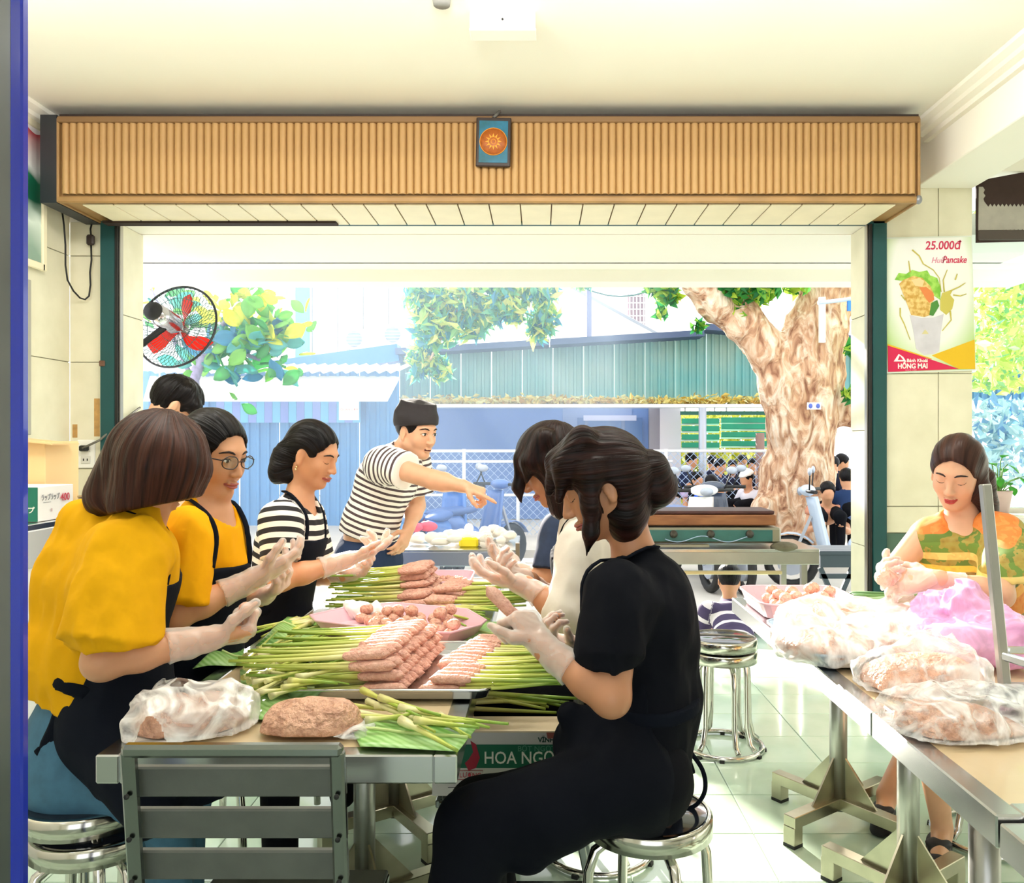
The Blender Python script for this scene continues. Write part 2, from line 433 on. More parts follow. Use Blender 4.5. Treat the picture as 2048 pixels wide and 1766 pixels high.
# teal door frame
for nm, c, d in (('trim_1', (-2.262, YB-.012, 1.26), (.078, .05, 2.52)), ('trim_2', (1.778, YB-.012, 1.26), (.075, .05, 2.52)), ('trim_3', (-.24, YB-.012, 2.505), (4.1, .05, .05))):
    o = MB().box(c, d, ch=.004).build(nm, m_teal); tag(o, kind='structure')
m_alu = M('aluminium_rail', '#b9b4ac', .3, .9)
for nm, x in (('trim_4', -2.215), ('trim_5', 1.728)):
    o = MB().box((x, YB-.01, 1.24), (.014, .06, 2.48)).box((x+.012*(1 if x < 0 else -1), YB-.01, 1.24), (.006, .03, 2.48), mi=1).build(nm, [BLACK, m_alu]); tag(o, kind='structure')
# left wall with cornice
tiled('wall_left', 1.5, YB, 0, 2.8, XL, .56, .56, m_wt, axis='y', thick=.2, x_off=YB-.56*5, z_off=1.76-1.12)
o = MB().box((XL-.1, 2.9, 2.9), (.2, 3.0, .25)).build('wall_left', m_wpaint); tag(o, kind='structure')
def cornice(nm, x, y0, y1, s):
    prof = [(0, 0), (.10, 0), (.10, -.02), (.07, -.035), (.06, -.05), (.03, -.06), (.03, -.085), (0, -.085)]
    b = MB().prism([(s*a, c) for a, c in prof], (x, y1, ZC), (1, 0, 0), (0, 0, 1), y1-y0); o = b.build(nm, m_wpaint); tag(o, kind='structure')
cornice('trim_6', XL, 1.5, 4.2, 1)
# beam along the right
o = MB().box((2.13, 2.2, 2.815), (.305, 4.5, .275), ch=.004).build('ceiling_beam', m_ceil); tag(o, kind='structure')
cornice('trim_7', 1.978, 1.2, 4.2, -1)
# the rest of the room behind the camera: rear wall with a wide doorway, right hand wall
for nm, c, d in (('wall_rear', (-2.1, -2.7, 1.5), (1.4, .2, 3.0)), ('wall_rear', (2.6, -2.7, 1.5), (2.2, .2, 3.0)), ('wall_rear', (.1, -2.7, 2.7), (2.9, .2, .6)), ('wall_right', (3.45, .9, 1.5), (.2, 7.2, 3.0)), ('wall_left', (XL-.1, -.55, 1.5), (.2, 4.1, 3.0))):
    o = MB().box(c, d).build(nm, m_wpaint); tag(o, kind='structure')
o = MB().box((.5, -2.0, -.03), (6.2, 2.2, .05)).build('floor', m_tile); tag(o, kind='structure')
o = MB().box((.5, -2.2, ZC+.05), (6.2, 1.2, .1)).build('ceiling', m_ceil); tag(o, kind='structure')
# window wall to the right of the pillar
m_sill = M('window_sill_stone', '#d8d6cd', .3)
o = MB().box((2.9, YB+.12, .46), (1.25, .24, .92)).build('wall_right', m_green); tag(o, kind='structure')
o = MB().box((2.9, YB+.08, .935), (1.25, .36, .04), ch=.006).build('window_1', m_sill); tag(o, kind='structure')
MB().box((2.305, YB+.16, 1.86), (.03, .05, 1.8)).build('window_frame', m_alu, o)
MB().box((2.9, YB+.16, .965), (1.2, .05, .03)).build('window_frame', m_alu, o)
m_glass, N, L, b = node_mat('window_glass')
tr = N.new('ShaderNodeBsdfTransparent'); tr.inputs[0].default_value = (.93, .98, .98, 1); gl = N.new('ShaderNodeBsdfGlossy'); gl.inputs['Roughness'].default_value = .02
mx = N.new('ShaderNodeMixShader'); mx.inputs[0].default_value = .06; L.new(tr.outputs[0], mx.inputs[1]); L.new(gl.outputs[0], mx.inputs[2]); L.new(mx.outputs[0], N['Material Output'].inputs[0])
MB().box((2.9, YB+.16, 1.86), (1.2, .006, 1.78)).build('pane', m_glass, o)
o = MB().box((3.0, YB+.13, 2.86), (1.5, .25, .18)).build('wall_right', m_wpaint); tag(o, kind='structure')
# porch outside: floor slab, soffit and fascia beam
o = MB().box((0, 5.0, 2.56), (6, .75, .12)).build('porch_ceiling', m_wpaint); tag(o, kind='structure')
o = MB().box((0, 5.68, 2.50), (6.6, .22, .16)).box((0, 5.5, 2.6), (6.6, .3, .2)).build('porch_beam', m_ceil); tag(o, kind='structure')
# metal post with blue film at the front left
px, D = -.842, 1.30
post = thing('steel_post', 'stainless steel door post with a strip of blue film, beside the yellow shirt', 'post', (px, D, 0))
MB().box((px-.006, D-.008, 1.5), (.052, .012, 3.0), ch=.003).build('post_body', M('post_steel_dark', '#77797a', .25, 1.0, var=.2, vs=4), post)
MB().box((px+.0275, D-.010, 1.5), (.0205, .018, 3.0), ch=.003).build('blue_film', M('blue_protective_film', '#0a1c94', .2, var=.35, vs=2.0, coat=.3, col2='#2038b8', stretch=(1, 1, .6)), post, label='deep blue glossy protective film strip')
# small box fitting on the ceiling
lp = thing('ceiling_fitting', 'small pale box fitting fixed on the ceiling above the plaque', 'fitting', (-.14, 3.12, ZC))
MB().box((-.14, 3.12, ZC-.03), (.245, .08, .06), ch=.003).build('housing', M('fitting_housing_grey', '#e6e0d6', .5), lp)
MB().lathe([(.004, 0), (.004, .003), (0, .003)], (-.14, 3.079, ZC-.03), 8, Matrix.Rotation(math.pi/2, 3, 'X')).build('screw', BLACK, lp)
MB().box((-.14, 3.125, ZC-.064), (.25, .085, .008), ch=.002).build('underside_plate', WHITE, lp)  # whiter plate puts the floor light on the underside into its colour
sc = MB().lathe([(.0, -.03), (.03, -.03), (.035, 0)], (-.355, 2.98, ZC), 16).build('smoke_detector', M('grey_plastic', '#8b8a86', .5)); tag(sc, 'small grey round ceiling fitting above the box fitting', 'fitting')
# rolling shutter box clad with half-round bamboo-coloured slats
x0, x1, yf, zb, zt = -2.30, 1.81, 3.94, 2.484, 2.885
sb = thing('shutter_box', 'bamboo slatted shutter box hung over the wide opening', 'shutter box', (-.24, 4.1, zb))
m_bam = M('bamboo_slat', '#b68f5a', .5, var=.14, vs=2.5, col2='#8a6338', stretch=(6, 1, .8), c2fac=(.15, .55))
m_bamd = M('bamboo_edge', '#a57f4e', .5, var=.2, vs=6)
pitch = (x1-x0-.03)/114
prof = [(-pitch*.5, .004)] + [(pitch*.44*math.cos(a), -.013*math.sin(a)) for a in [math.pi*k/6 for k in range(6, -1, -1)]] + [(pitch*.5, .004)]
sm_ = MB()
vs = [(x, y, z) for z in (-.17, .17) for x, y in prof]; n = len(prof)
sm_.add(vs, [(i, i+1, n+i+1, n+i) for i in range(n-1)], 0, True); sm_.add([(x, y, z) for z in (-.17, .17) for x, y in ((-pitch/2, .006), (pitch/2, .006))], [(1, 0, 2, 3)])
sm_ = sm_.mesh('slat'); sm_.materials.append(m_bam)
for i in range(114):
    o = bpy.data.objects.new('slat', sm_); COL.objects.link(o); o.parent = sb
    o.location = Vector((x0+.015+pitch*(i+.5), yf+.004, (zb+zt)/2+.01))-Vector(sb.location)
MB().box(((x0+x1)/2, yf+.205, (zb+zt)/2), (x1-x0-.01, .38, zt-zb-.02)).build('box_body', m_bamd, sb)
MB().box(((x0+x1)/2, yf, zb+.012), (x1-x0, .026, .03), ch=.006).build('bottom_rail', m_bamd, sb)
MB().box(((x0+x1)/2, yf, zt-.008), (x1-x0, .03, .03), ch=.004).build('top_rail', M('bamboo_rail_dark', '#7d5d38', .55), sb)
MB().box(((x0+x1)/2, yf+.05, zt+.022), (x1-x0+.02, .05, .018)).build('top_track', M('dark_track', '#2b1c17', .6), sb)
for x in (x0, x1-.002): MB().box((x, yf+.2, (zb+zt)/2), (.012, .42, zt-zb), ch=.003).build('side_panel', m_bamd, sb)
MB().ell((x1-.004, yf-.006, zb+.012), (.016, .016, .022)).build('corner_cap', M('grey_cap', '#8e8f95', .4, .6), sb)
uw = (x1-x0-.2)/26
for i in range(26):
    MB().box((x0+.1+uw*(i+.5), yf+.20, zb-.004), (uw-.006, .36, .008), ch=.002).build('soffit_panel', M('cream_soffit', '#f3e6c8', .45, var=.05), sb)
MB().box((-1.65, yf+.33, zb-.012), (1.2, .06, .014)).build('dark_gap', M('dark_slot', '#2a1a12', .8), sb)
# framed plaque
pl = thing('wall_plaque', 'small framed blue plaque with an orange sun disc hung on the bamboo slats', 'plaque', (-.225, 3.92, 2.66))
c = P(987, 285, 3.915); ux, uz = Vector((1, 0, -.02)).normalized(), Vector((.02, 0, 1)).normalized(); rt = Matrix((ux, (0, 1, 0), uz)).transposed()
MB().box(c, (.165, .018, .232), rt, .004).build('frame', M('plaque_frame', '#2b1d1a', .4), pl)
MB().box(c-Vector((0, .009, 0)), (.136, .004, .198), rt).build('picture_panel', M('plaque_blue', '#166a8c', .4, var=.3, vs=14, col2='#0c4f57'), pl)
MB().lathe([(0, 0), (.066, 0), (.066, .002), (0, .002)], c-Vector((0, .011, 0)), 32, Matrix.Rotation(math.pi/2, 3, 'X')).build('sun_disc', M('disc_brown', '#a85a20', .45, var=.25, vs=60), pl)
mg = M('disc_gold', '#d8922e', .4, .3)
def rays(rad, n, l, wd, y):
    b = MB()
    for k in range(n):
        a = 2*math.pi*k/n; d = Vector((math.cos(a), 0, math.sin(a))); t = Vector((-d.z, 0, d.x))
        q = [c+d*rad-t*wd, c+d*(rad+l), c+d*rad+t*wd]; q = [v-Vector((0, y, 0)) for v in q]; b.add(q+[v+Vector((0, .002, 0)) for v in q], [(0, 1, 2), (5, 4, 3), (0, 3, 4, 1), (1, 4, 5, 2)])
    return b
rays(.022, 12, .018, .005, .0145).build('sun_ray', mg, pl)
for r in (.064, .022, .011): MB().tube([c+Vector((r*math.cos(t), -.0135, r*math.sin(t))) for t in [2*math.pi*k/28 for k in range(28)]], .0016, 6, closed=True).build('gold_ring', mg, pl)
MB().tube([c+Vector((0, 0, .116)), P(1000, 222, 3.93)], .008, 6).build('hanging_wire', M('wire_grey', '#55524d', .6), pl)
# ================================================================ the street outside
rng = np.random.RandomState(11)
m_ground = M('street_ground_pale', '#c9c3ba', .8, var=.15, vs=1.5)
o = MB().box((0, 25.2, -.06), (60, 30, .1)).build('ground', m_ground); tag(o, kind='structure')
o = MB().box((0, 8.0, -.21), (60, 4.4, .1)).build('ground', m_ground); tag(o, kind='structure')
m_blue = M('corrugated_sheet_blue', '#3f86c4', .5, var=.12, vs=1.2)
m_tealw = M('corrugated_sheet_teal', '#5fa0a6', .5, var=.22, vs=1.1, col2='#8aa9a4')
m_wht = M('building_white', '#f2f2ee', .7)
m_eave = M('eave_dark_blue', '#3d4f72', .6)
def corrugated(x0, x1, zlo, zhi, y, pitch, depth=.03):
    """a sheet with trapezoid ribs, zlo/zhi functions of x"""
    b = MB(); pts = []; x = x0
    while x < x1-1e-6:
        for fx, dy in ((0, 0), (.55, 0), (.65, -depth), (.9, -depth), (1.0, 0)):
            xx = min(x+pitch*fx, x1)
            if not pts or xx > pts[-1][0]+1e-5: pts.append((xx, y+dy))
        x += pitch
    vs = [(px_, py_, zlo(px_)) for px_, py_ in pts]+[(px_, py_, zhi(px_)) for px_, py_ in pts]; n = len(pts)
    vs += [(a, b_+.012, c) for a, b_, c in vs]
    fs = [(i, i+1, n+i+1, n+i) for i in range(n-1)]+[(2*n+i+1, 2*n+i, 3*n+i, 3*n+i+1) for i in range(n-1)]+[(n+i, n+i+1, 3*n+i+1, 3*n+i) for i in range(n-1)]
    return b.add(vs, fs)
def X(px, D): return (px-CX)*D/F
def Z(py, D): return CH-(py-CY)*D/F
# ---- teal shed across the street
sh = thing('market_shed', 'long teal corrugated metal shed across the street behind the tree', 'shed', (1.5, 14, 0))
D = 14.0; step = (X(1720, D)-X(800, D))/15
zt = lambda x: np.interp(x, [X(800, D), X(1400, D), X(1401, D), X(1720, D)], [Z(712, D), Z(676, D), Z(664, D), Z(690, D)])
for i in range(15):
    a = X(800, D)+i*step
    corrugated(a, a+step-.01, lambda x: Z(803, D), zt, D+(.01 if i % 2 else 0), .133).build('metal_sheet', m_tealw, sh)
for a, b_ in ((800, 1100), (1100, 1400), (1400, 1560), (1560, 1720)):
    xa, xb = X(a, D), X(b_, D)-.02
    o_ = MB().bar((xa, D-.22, zt(xa+.01)+.03), (xb, D-.22, zt(xb-.01)+.03), .5, .10).build('roof_edge', m_eave, sh)
MB().box(((X(790, D)+X(1300, D))/2, D+.25, 1.0), (X(1300, D)-X(790, D), .3, 2.0)).build('lower_wall', M('lower_wall_blue', '#5d7fc0', .6, var=.08, vs=.8), sh)
MB().box((X(1340, D), D+.1, 1.0), (X(1361, D)-X(1319, D), .3, 2.0)).build('pillar', M('pillar_pale', '#d9d3de', .7), sh)
MB().box((X(1310, D), D+.12, 1.0), (.2, .3, 2.0)).build('door_post', M('door_post_grey', '#8c8794', .7), sh)
wf = MB().box((X(1195, D), D+.08, 1.35), (X(1300, D)-X(1150, D)-.1, .06, 1.1)).build('window_frame', M('frame_slate_blue', '#6f84b5', .6), sh)
for a, b_ in ((1155, 1170), (1176, 1243), (1250, 1285)):
    MB().box(((X(a, D)+X(b_, D))/2, D+.04, 1.28), (X(b_, D)-X(a, D), .03, .9)).build('pane', M('dark_pane_blue', '#2f5a9c', .15), wf)
MB().box((X(1220, D), D+.03, Z(836, D)), (.9, .04, .09)).build('lintel_strip', M('pale_lilac', '#b9bfe0', .6), sh)
# ledge with fallen leaves
ld = thing('awning_ledge', 'pale ledge heaped with yellow fallen leaves along the shed', 'ledge', (1.5, 13.6, 2.0))
MB().box(((X(785, 13.5)+X(1710, 13.5))/2, 13.6, Z(812, 13.5)), (X(1710, 13.5)-X(785, 13.5), .5, .05)).build('shelf', M('ledge_white', '#e9edf2', .6), ld)
def leaf_cloud(n, fn, size, flat=0.0, wid=.42):
    """n folded leaves; fn(n) -> centres"""
    c = fn(n); d = rng.normal(size=(n, 3)); d[:, 2] -= .5
    if flat: d[:, 2] *= 1-flat
    d /= np.linalg.norm(d, axis=1)[:, None]; u = np.cross(d, rng.normal(size=(n, 3))); u /= np.linalg.norm(u, axis=1)[:, None]; nn = np.cross(d, u)
    s = size*rng.uniform(.6, 1.25, n)[:, None]
    v = np.stack([c-d*s*.5, c+u*s*wid*.5+nn*s*.08, c+d*s*.5-nn*s*.06, c-u*s*wid*.5+nn*s*.08], 1).reshape(-1, 3)
    f = np.arange(4*n).reshape(n, 4); t = np.repeat(rng.rand(n), 4)
    return v, f, t
def leaf_mat(name, stops, translu=.5, base=.5):
    m, N, L, b = node_mat(name); at = N.new('ShaderNodeAttribute'); at.attribute_name = 'tone'; r = ramp(N, stops); L.new(at.outputs['Fac'], r.inputs[0])
    L.new(r.outputs[0], b.inputs['Base Color']); b.inputs['Roughness'].default_value = base
    tr = N.new('ShaderNodeBsdfTranslucent'); L.new(r.outputs[0], tr.inputs[0]); mx = N.new('ShaderNodeMixShader'); mx.inputs[0].default_value = translu
    L.new(b.outputs[0], mx.inputs[1]); L.new(tr.outputs[0], mx.inputs[2]); L.new(mx.outputs[0], N['Material Output'].inputs[0]); return m
m_lit = leaf_mat('fallen_leaf', [(0, '#b98f3c'), (.4, '#e3cf72'), (.75, '#c9c98a'), (1, '#f4ecb8')], .3)
v, f, t = leaf_cloud(2600, lambda n: np.stack([rng.uniform(X(790, 13.5), X(1710, 13.5), n), rng.uniform(13.36, 13.8, n), Z(806, 13.5)+np.abs(rng.normal(0, .045, n))], 1), .13, .6, .5)
fromnp('leaf_litter', v, f, m_lit, ld, False, {'tone': t})['kind'] = 'stuff'
GREY = M('galvanised_pipe', '#a9b0bd', .45, .5)
# ---- green slatted blind panels at the eating place
for k, (a, b_, ys, lab) in enumerate(((1362, 1440, (842, 857, 874, 890), 'green slatted screen hanging next to the pale pillar'), (1441, 1550, (840, 853, 869, 887), 'wider green slatted screen hanging next to the tree trunk'))):
    Dg = 13.4; t_ = thing('slatted_screen', lab, 'screen', ((X(a, Dg)+X(b_, Dg))/2, Dg, 1.2))
    MB().box(((X(a, Dg)+X(b_, Dg))/2, Dg+.05, Z(826, Dg)), (X(b_, Dg)-X(a, Dg), .06, .06)).build('top_rail', M('rail_green_dark', '#1b5a52', .6), t_)
    for fx in (.12, .88): MB().box((X(a, Dg)+(X(b_, Dg)-X(a, Dg))*fx, Dg+.05, (Z(826, Dg)+Z(811, 13.5))/2), (.02, .02, Z(811, 13.5)-Z(826, Dg))).build('hanger', GREY, t_)
    for y_ in ys:
        MB().box(((X(a, Dg)+X(b_, Dg))/2, Dg, Z(y_, Dg)), (X(b_, Dg)-X(a, Dg)-.02, .03, .085), ch=.006).build('slat', M('slat_green', '#0f8a6c', .5, var=.2, vs=3), t_)
        MB().box(((X(a, Dg)+X(b_, Dg))/2, Dg+.04, Z(y_+7, Dg)), (X(b_, Dg)-X(a, Dg)-.02, .02, .03)).build('slat', M('slat_pale', '#cfe8dc', .5), t_)
def pole(name, pts, r, mat, label, cat): return tag(MB().tube(pts, r, 8).build(name, mat), label, cat)
pole('shelter_post', [(X(1405, 12.6), 12.6, 0), (X(1405, 12.6), 12.6, Z(815, 12.6))], .06, GREY, 'grey steel post in front of the green slatted screens', 'post')
pole('shelter_post', [(X(1520, 13), 13, 0), (X(1520, 13), 13, Z(866, 13))], .07, M('rust_pipe', '#8a6d66', .7), 'short rusty post beside the tree trunk', 'post')
# hedge behind the eating place
m_hedge = leaf_mat('hedge_leaf', [(0, '#9aa83a'), (.5, '#e4df62'), (1, '#f6f3a2')], .5)
v, f, t = leaf_cloud(2600, lambda n: np.stack([rng.uniform(X(1340, 17), X(1560, 17), n), rng.uniform(16.8, 17.6, n), rng.uniform(.0, 1.9, n)], 1), .22)
o = fromnp('hedge', v, f, m_hedge, None, False, {'tone': t}); tag(o, 'sunlit yellow green hedge behind the seated diners', 'hedge', kind='stuff')
# ---- left: blue market stall with white awning
st = thing('blue_stall', 'blue corrugated market stall with a white awning behind the wall fan', 'stall', (-4, 13, 0)); D = 13.0
step = (X(800, D)-X(240, D))/7
for i in range(7): corrugated(X(240, D)+i*step, X(240, D)+(i+1)*step-.01, lambda x: 0, lambda x: Z(742, D), D+(.012 if i % 2 else 0), .16).build('metal_sheet', m_blue, st)
MB().add([(X(300, 12.2), 12.0, Z(798, 12.0)), (X(775, 12.0), 12.0, Z(798, 12.0)), (X(800, D), D, Z(752, D)), (X(300, D), D, Z(752, D))]+[(X(300, 12.2), 12.0, Z(803, 12.0)), (X(775, 12.0), 12.0, Z(803, 12.0)), (X(800, D), D, Z(756, D)), (X(300, D), D, Z(756, D))], [(0, 1, 2, 3), (7, 6, 5, 4), (0, 4, 5, 1), (1, 5, 6, 2)]).build('awning', m_wht, st)
b = MB(); nn_ = 90; xs = [X(300, 12.6)+(X(800, 12.6)-X(300, 12.6))*i/nn_ for i in range(nn_+1)]
vs = []
for y_, z_ in ((12.5, Z(742, 12.6)), (13.6, Z(742, 12.6)+.18)):
    for i, x in enumerate(xs): vs.append((x, y_, z_+.035*math.sin(i*math.pi/2)))
N1 = nn_+1; vs += [(x, y, z-.015) for x, y, z in vs]
b.add(vs, [(i, i+1, N1+i+1, N1+i) for i in range(nn_)]+[(2*N1+i+1, 2*N1+i, 3*N1+i, 3*N1+i+1) for i in range(nn_)]+[(2*N1+i, 2*N1+i+1, i+1, i) for i in range(nn_)], 0, True).build('wavy_roof_sheet', m_wht, st)
MB().bar((X(540, 13.8), 13.8, Z(742, 13.8)), (X(800, 13.8), 13.8, Z(707, 13.8)), .4, .28).build('upper_roof', M('roof_blue', '#2d6fb5', .5), st)
for i in range(18):
    xa = X(430, 12.8)+(X(720, 12.8)-X(430, 12.8))*(i+.5)/18
    MB().box((xa, 12.85, Z(822, 12.8)), ((X(720, 12.8)-X(430, 12.8))/18-.004, .012, .36)).build('valance_strip', M('stripe_pale_blue' if i % 2 else 'stripe_violet', '#62b4df' if i % 2 else '#7a8fd8', .6), st)
o = thing('paper_notice', 'white paper notice with faint red writing hung on the blue stall', 'notice', (X(698, 12.7), 12.7, Z(820, 12.7)))
MB().box((X(698, 12.7), 12.7, Z(820, 12.7)), (.31, .01, .31)).build('sheet', M('paper', '#fbf8f2', .7), o)
lettering('QUÁN CƠM', .05, (X(698, 12.7)-.13, 12.692, Z(820, 12.7)-.01), (1, 0, 0), (0, 0, 1), M('faint_red_ink', '#e2b1a8', .7), o)
# ---- buildings beyond
bd = thing('white_building', 'pale ribbed building with a blue downpipe strip above the stall', 'building', (-4, 20, 0)); D = 20
for i in range(9):
    a = X(470, D)+i*.62; MB().box((a+.3, D+.3, 2.7), (.6, .5, 5.4), ch=.03).build('wall_panel', m_wht, bd)
MB().box((X(607, D), D-.05, 2.7), (.28, .2, 5.4)).build('blue_strip', M('strip_blue', '#5fb4e0', .5), bd)
MB().box((X(592, D), D-.02, 2.7), (.05, .2, 5.4)).build('drain_pipe', M('pipe_pale', '#b7d8ee', .5), bd)
for cx_, cy_, lab in ((712, 680, 'white outdoor AC unit beside the blue strip of the pale building'), (788, 671, 'white outdoor AC unit beside the hanging branch')):
    D = 19.86; x, z = X(cx_+8, D), Z(cy_, D); u = thing('ac_unit', lab, 'AC unit', (x, D, z-.3))
    MB().box((x, D, z), (.72, .34, .48), ch=.02).build('casing', m_wht, u)
    MB().lathe([(0, 0), (.19, 0), (.19, .02), (0, .02)], (x-.1, D-.17, z), 24, Matrix.Rotation(math.pi/2, 3, 'X')).build('fan_grille', M('grille_blue_grey', '#8794c9', .5), u)
    for k in range(5): MB().box((x-.1, D-.195, z-.15+.075*k), (.36, .01, .012)).build('grille_bar', m_wht, u)
    for s in (-1, 1): MB().box((x+s*.25, D, z-.29), (.05, .34, .1)).build('bracket', M('bracket_grey', '#9aa0a8', .5), u)
gh = thing('gabled_house', 'white gabled house with a sloping roof edge above the shed', 'house', (3, 22, 0)); D = 22
MB().prism([(X(1110, D), 0), (X(1330, D), 0), (X(1330, D), Z(705, D)), (X(1110, D), Z(588, D))], (0, D+.3, 0), (1, 0, 0), (0, 0, 1), .2).build('gable_wall', M('gable_white', '#f4efe6', .8), gh)
MB().bar((X(1100, D), D-.3, Z(572, D)), (X(1335, D), D-.3, Z(700, D)), .9, .32).build('roof_edge', M('roof_pale_grey', '#cfd2d8', .7), gh)
MB().bar((X(1100, D), D-.75, Z(562, D)), (X(1335, D), D-.75, Z(690, D)), .05, .06).build('ridge_line', M('ridge_grey', '#8f949c', .7), gh)
pole('vent_pipe', [(X(1178, 16), 16, -.01), (X(1178, 16), 16, Z(580, 16))], .055, M('pipe_slate', '#6c7090', .6), 'slate grey vent pipe rising behind the shed roof', 'pipe')
D = 24; tw_ = thing('far_building', 'white building with a barred window above the gable roof', 'building', (X(1275, D), D, 0))
MB().box((X(1290, D), D+.5, 3), (2.6, .6, 6)).build('wall', m_wht, tw_)
w_ = MB().box((X(1274, D), D+.15, Z(625, D)), (.5, .1, 1.1)).build('window', M('window_mauve', '#8d7a86', .4), tw_)
for i in range(5): MB().box((X(1260+7*i, D), D+.06, Z(625, D)), (.03, .03, 1.1)).build('window_bar', M('bar_pale', '#ded6cc', .6), w_)
for i in range(6): MB().box((X(1274, D), D+.05, Z(592+13*i, D)), (.5, .03, .03)).build('window_bar', M('bar_pale', '#ded6cc', .6), w_)
# ---- the big tree
D = 10.5; tf = Field(.035, .16); T = lambda x, y, d=D: np.array(P(x, y, d))
pxm = D/F
tf.chain([T(1585, 1120), T(1587, 1040), T(1592, 950), T(1607, 850), T(1612, 760), T(1628, 670), T(1655, 560), T(1672, 470), T(1690, 330)], [.46, .42, .415, .38, .40, .36, .31, .29, .26])
tf.chain([T(1580, 860, 10.35), T(1560, 780, 10.3), T(1535, 700, 10.3), T(1490, 650, 10.3), T(1430, 605, 10.2), T(1392, 560, 10.1), T(1370, 470, 10.0)], [.24, .17, .17, .2, .17, .14, .11])
tf.chain([T(1480, 640, 10.3), T(1466, 560, 10.4), T(1455, 460, 10.5)], [.15, .12, .10]); tf.chain([T(1450, 615, 10.2), T(1440, 560, 10.4), T(1425, 470, 10.4)], [.1, .08, .07])
for a_ in ((1548, 1085), (1625, 1095), (1580, 1095), (1530, 1020)): tf.cone(T(1590, 1000), T(*a_, 10.2), .2, .17)
tf.ell(T(1690, 820), (.16, .2, .22)); tf.ell(T(1555, 700), (.26, .25, .2))
tf.cone(T(1592, 920, 10.02), T(1588, 960, 10.02), .05, .03, sub=True, k=.06); tf.cone(T(1600, 1000, 10.02), T(1586, 1060, 10.0), .05, .03, sub=True, k=.06)
tf.noise.append(lambda p: .10*vnoise(p*np.array([1, 1, .45]), 3.0)+.06*vnoise(p*np.array([1, 1, .35])+9, 9)+.03*vnoise(p+5, 18))
tree = thing('street_tree', 'massive gnarled street tree with forked trunk across the street', 'tree', (X(1590, D), D, 0))
m_bark, N, L, b = node_mat('bark_tan')
tc = N.new('ShaderNodeTexCoord'); mp = N.new('ShaderNodeMapping'); mp.inputs['Scale'].default_value = (1, 1, .4); L.new(tc.outputs['Object'], mp.inputs[0])
nz = N.new('ShaderNodeTexNoise'); nz.inputs['Scale'].default_value = 7; nz.inputs['Detail'].default_value = 9; nz.inputs['Distortion'].default_value = 1.5; L.new(mp.outputs[0], nz.inputs[0])
r = ramp(N, [(.32, '#8a5a41'), (.46, '#c69a78'), (.6, '#e6cbb0'), (.75, '#f2e2d0')]); L.new(nz.outputs[0], r.inputs[0]); L.new(r.outputs[0], b.inputs['Base Color']); b.inputs['Roughness'].default_value = .85
bp = N.new('ShaderNodeBump'); bp.inputs['Strength'].default_value = .9; bp.inputs['Distance'].default_value = .12; L.new(nz.outputs[0], bp.inputs['Height']); L.new(bp.outputs[0], b.inputs['Normal'])
tf.build('trunk', m_bark, tree)
m_leafA = leaf_mat('street_leaf', [(0, '#1c6a3c'), (.35, '#3d9a3f'), (.65, '#a6c93a'), (1, '#eef07a')], .45)
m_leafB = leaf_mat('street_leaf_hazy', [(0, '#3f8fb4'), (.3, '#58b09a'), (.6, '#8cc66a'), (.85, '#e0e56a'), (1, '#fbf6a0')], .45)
def blobs(px_list, D, sp=.3):
    c = np.array([np.array(P(x, y, D+rng.uniform(-sp, sp))) for x, y, r in px_list]); rr = np.array([r*D/F for *_, r in px_list]); wgt = rr**2/np.sum(rr**2)
    def fn(n):
        i = rng.choice(len(c), n, p=wgt); d = rng.normal(size=(n, 3)); d /= np.linalg.norm(d, axis=1)[:, None]
        return c[i]+d*(rr[i]*rng.rand(n)**.4)[:, None]
    return fn
v, f, t = leaf_cloud(1500, blobs([(1310, 560, 35), (1340, 590, 22), (1400, 540, 40), (1470, 560, 40), (1530, 560, 45), (1590, 550, 40), (1475, 615, 26), (1395, 655, 14), (1510, 590, 22), (1320, 625, 14), (1450, 520, 50), (1580, 520, 40), (1700, 790, 14), (1700, 700, 12)], 10.2), .2, wid=.45)
fromnp('foliage', v, f, m_leafA, tree, False, {'tone': t*.8})['kind'] = 'stuff'
# hanging boughs of a second tree
t2 = thing('hanging_bough', 'hazy leafy boughs hanging over the shed roof', 'foliage', (X(900, 11), 11, 1.5))
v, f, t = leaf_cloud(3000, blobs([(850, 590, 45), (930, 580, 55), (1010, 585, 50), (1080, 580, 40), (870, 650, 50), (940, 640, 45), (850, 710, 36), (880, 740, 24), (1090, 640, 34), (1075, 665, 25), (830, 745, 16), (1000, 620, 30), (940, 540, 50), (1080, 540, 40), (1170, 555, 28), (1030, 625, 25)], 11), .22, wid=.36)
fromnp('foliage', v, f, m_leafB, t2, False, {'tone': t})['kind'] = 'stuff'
MB().tube([P(1000, 430, 11), P(960, 540, 11), P(900, 640, 11), P(860, 720, 11)], [.06, .05, .03, .015], 6).build('branch', m_bark, t2)
MB().tube([P(1672, 450, 10.5), P(1500, 330, 10.6), P(1250, 330, 10.8), P(1000, 430, 11)], [.14, .12, .09, .06], 8).build('branch', m_bark, t2)
MB().tube([P(1000, 430, 11), P(1080, 560, 11), P(1085, 640, 11)], [.05, .03, .015], 6).build('branch', m_bark, t2)
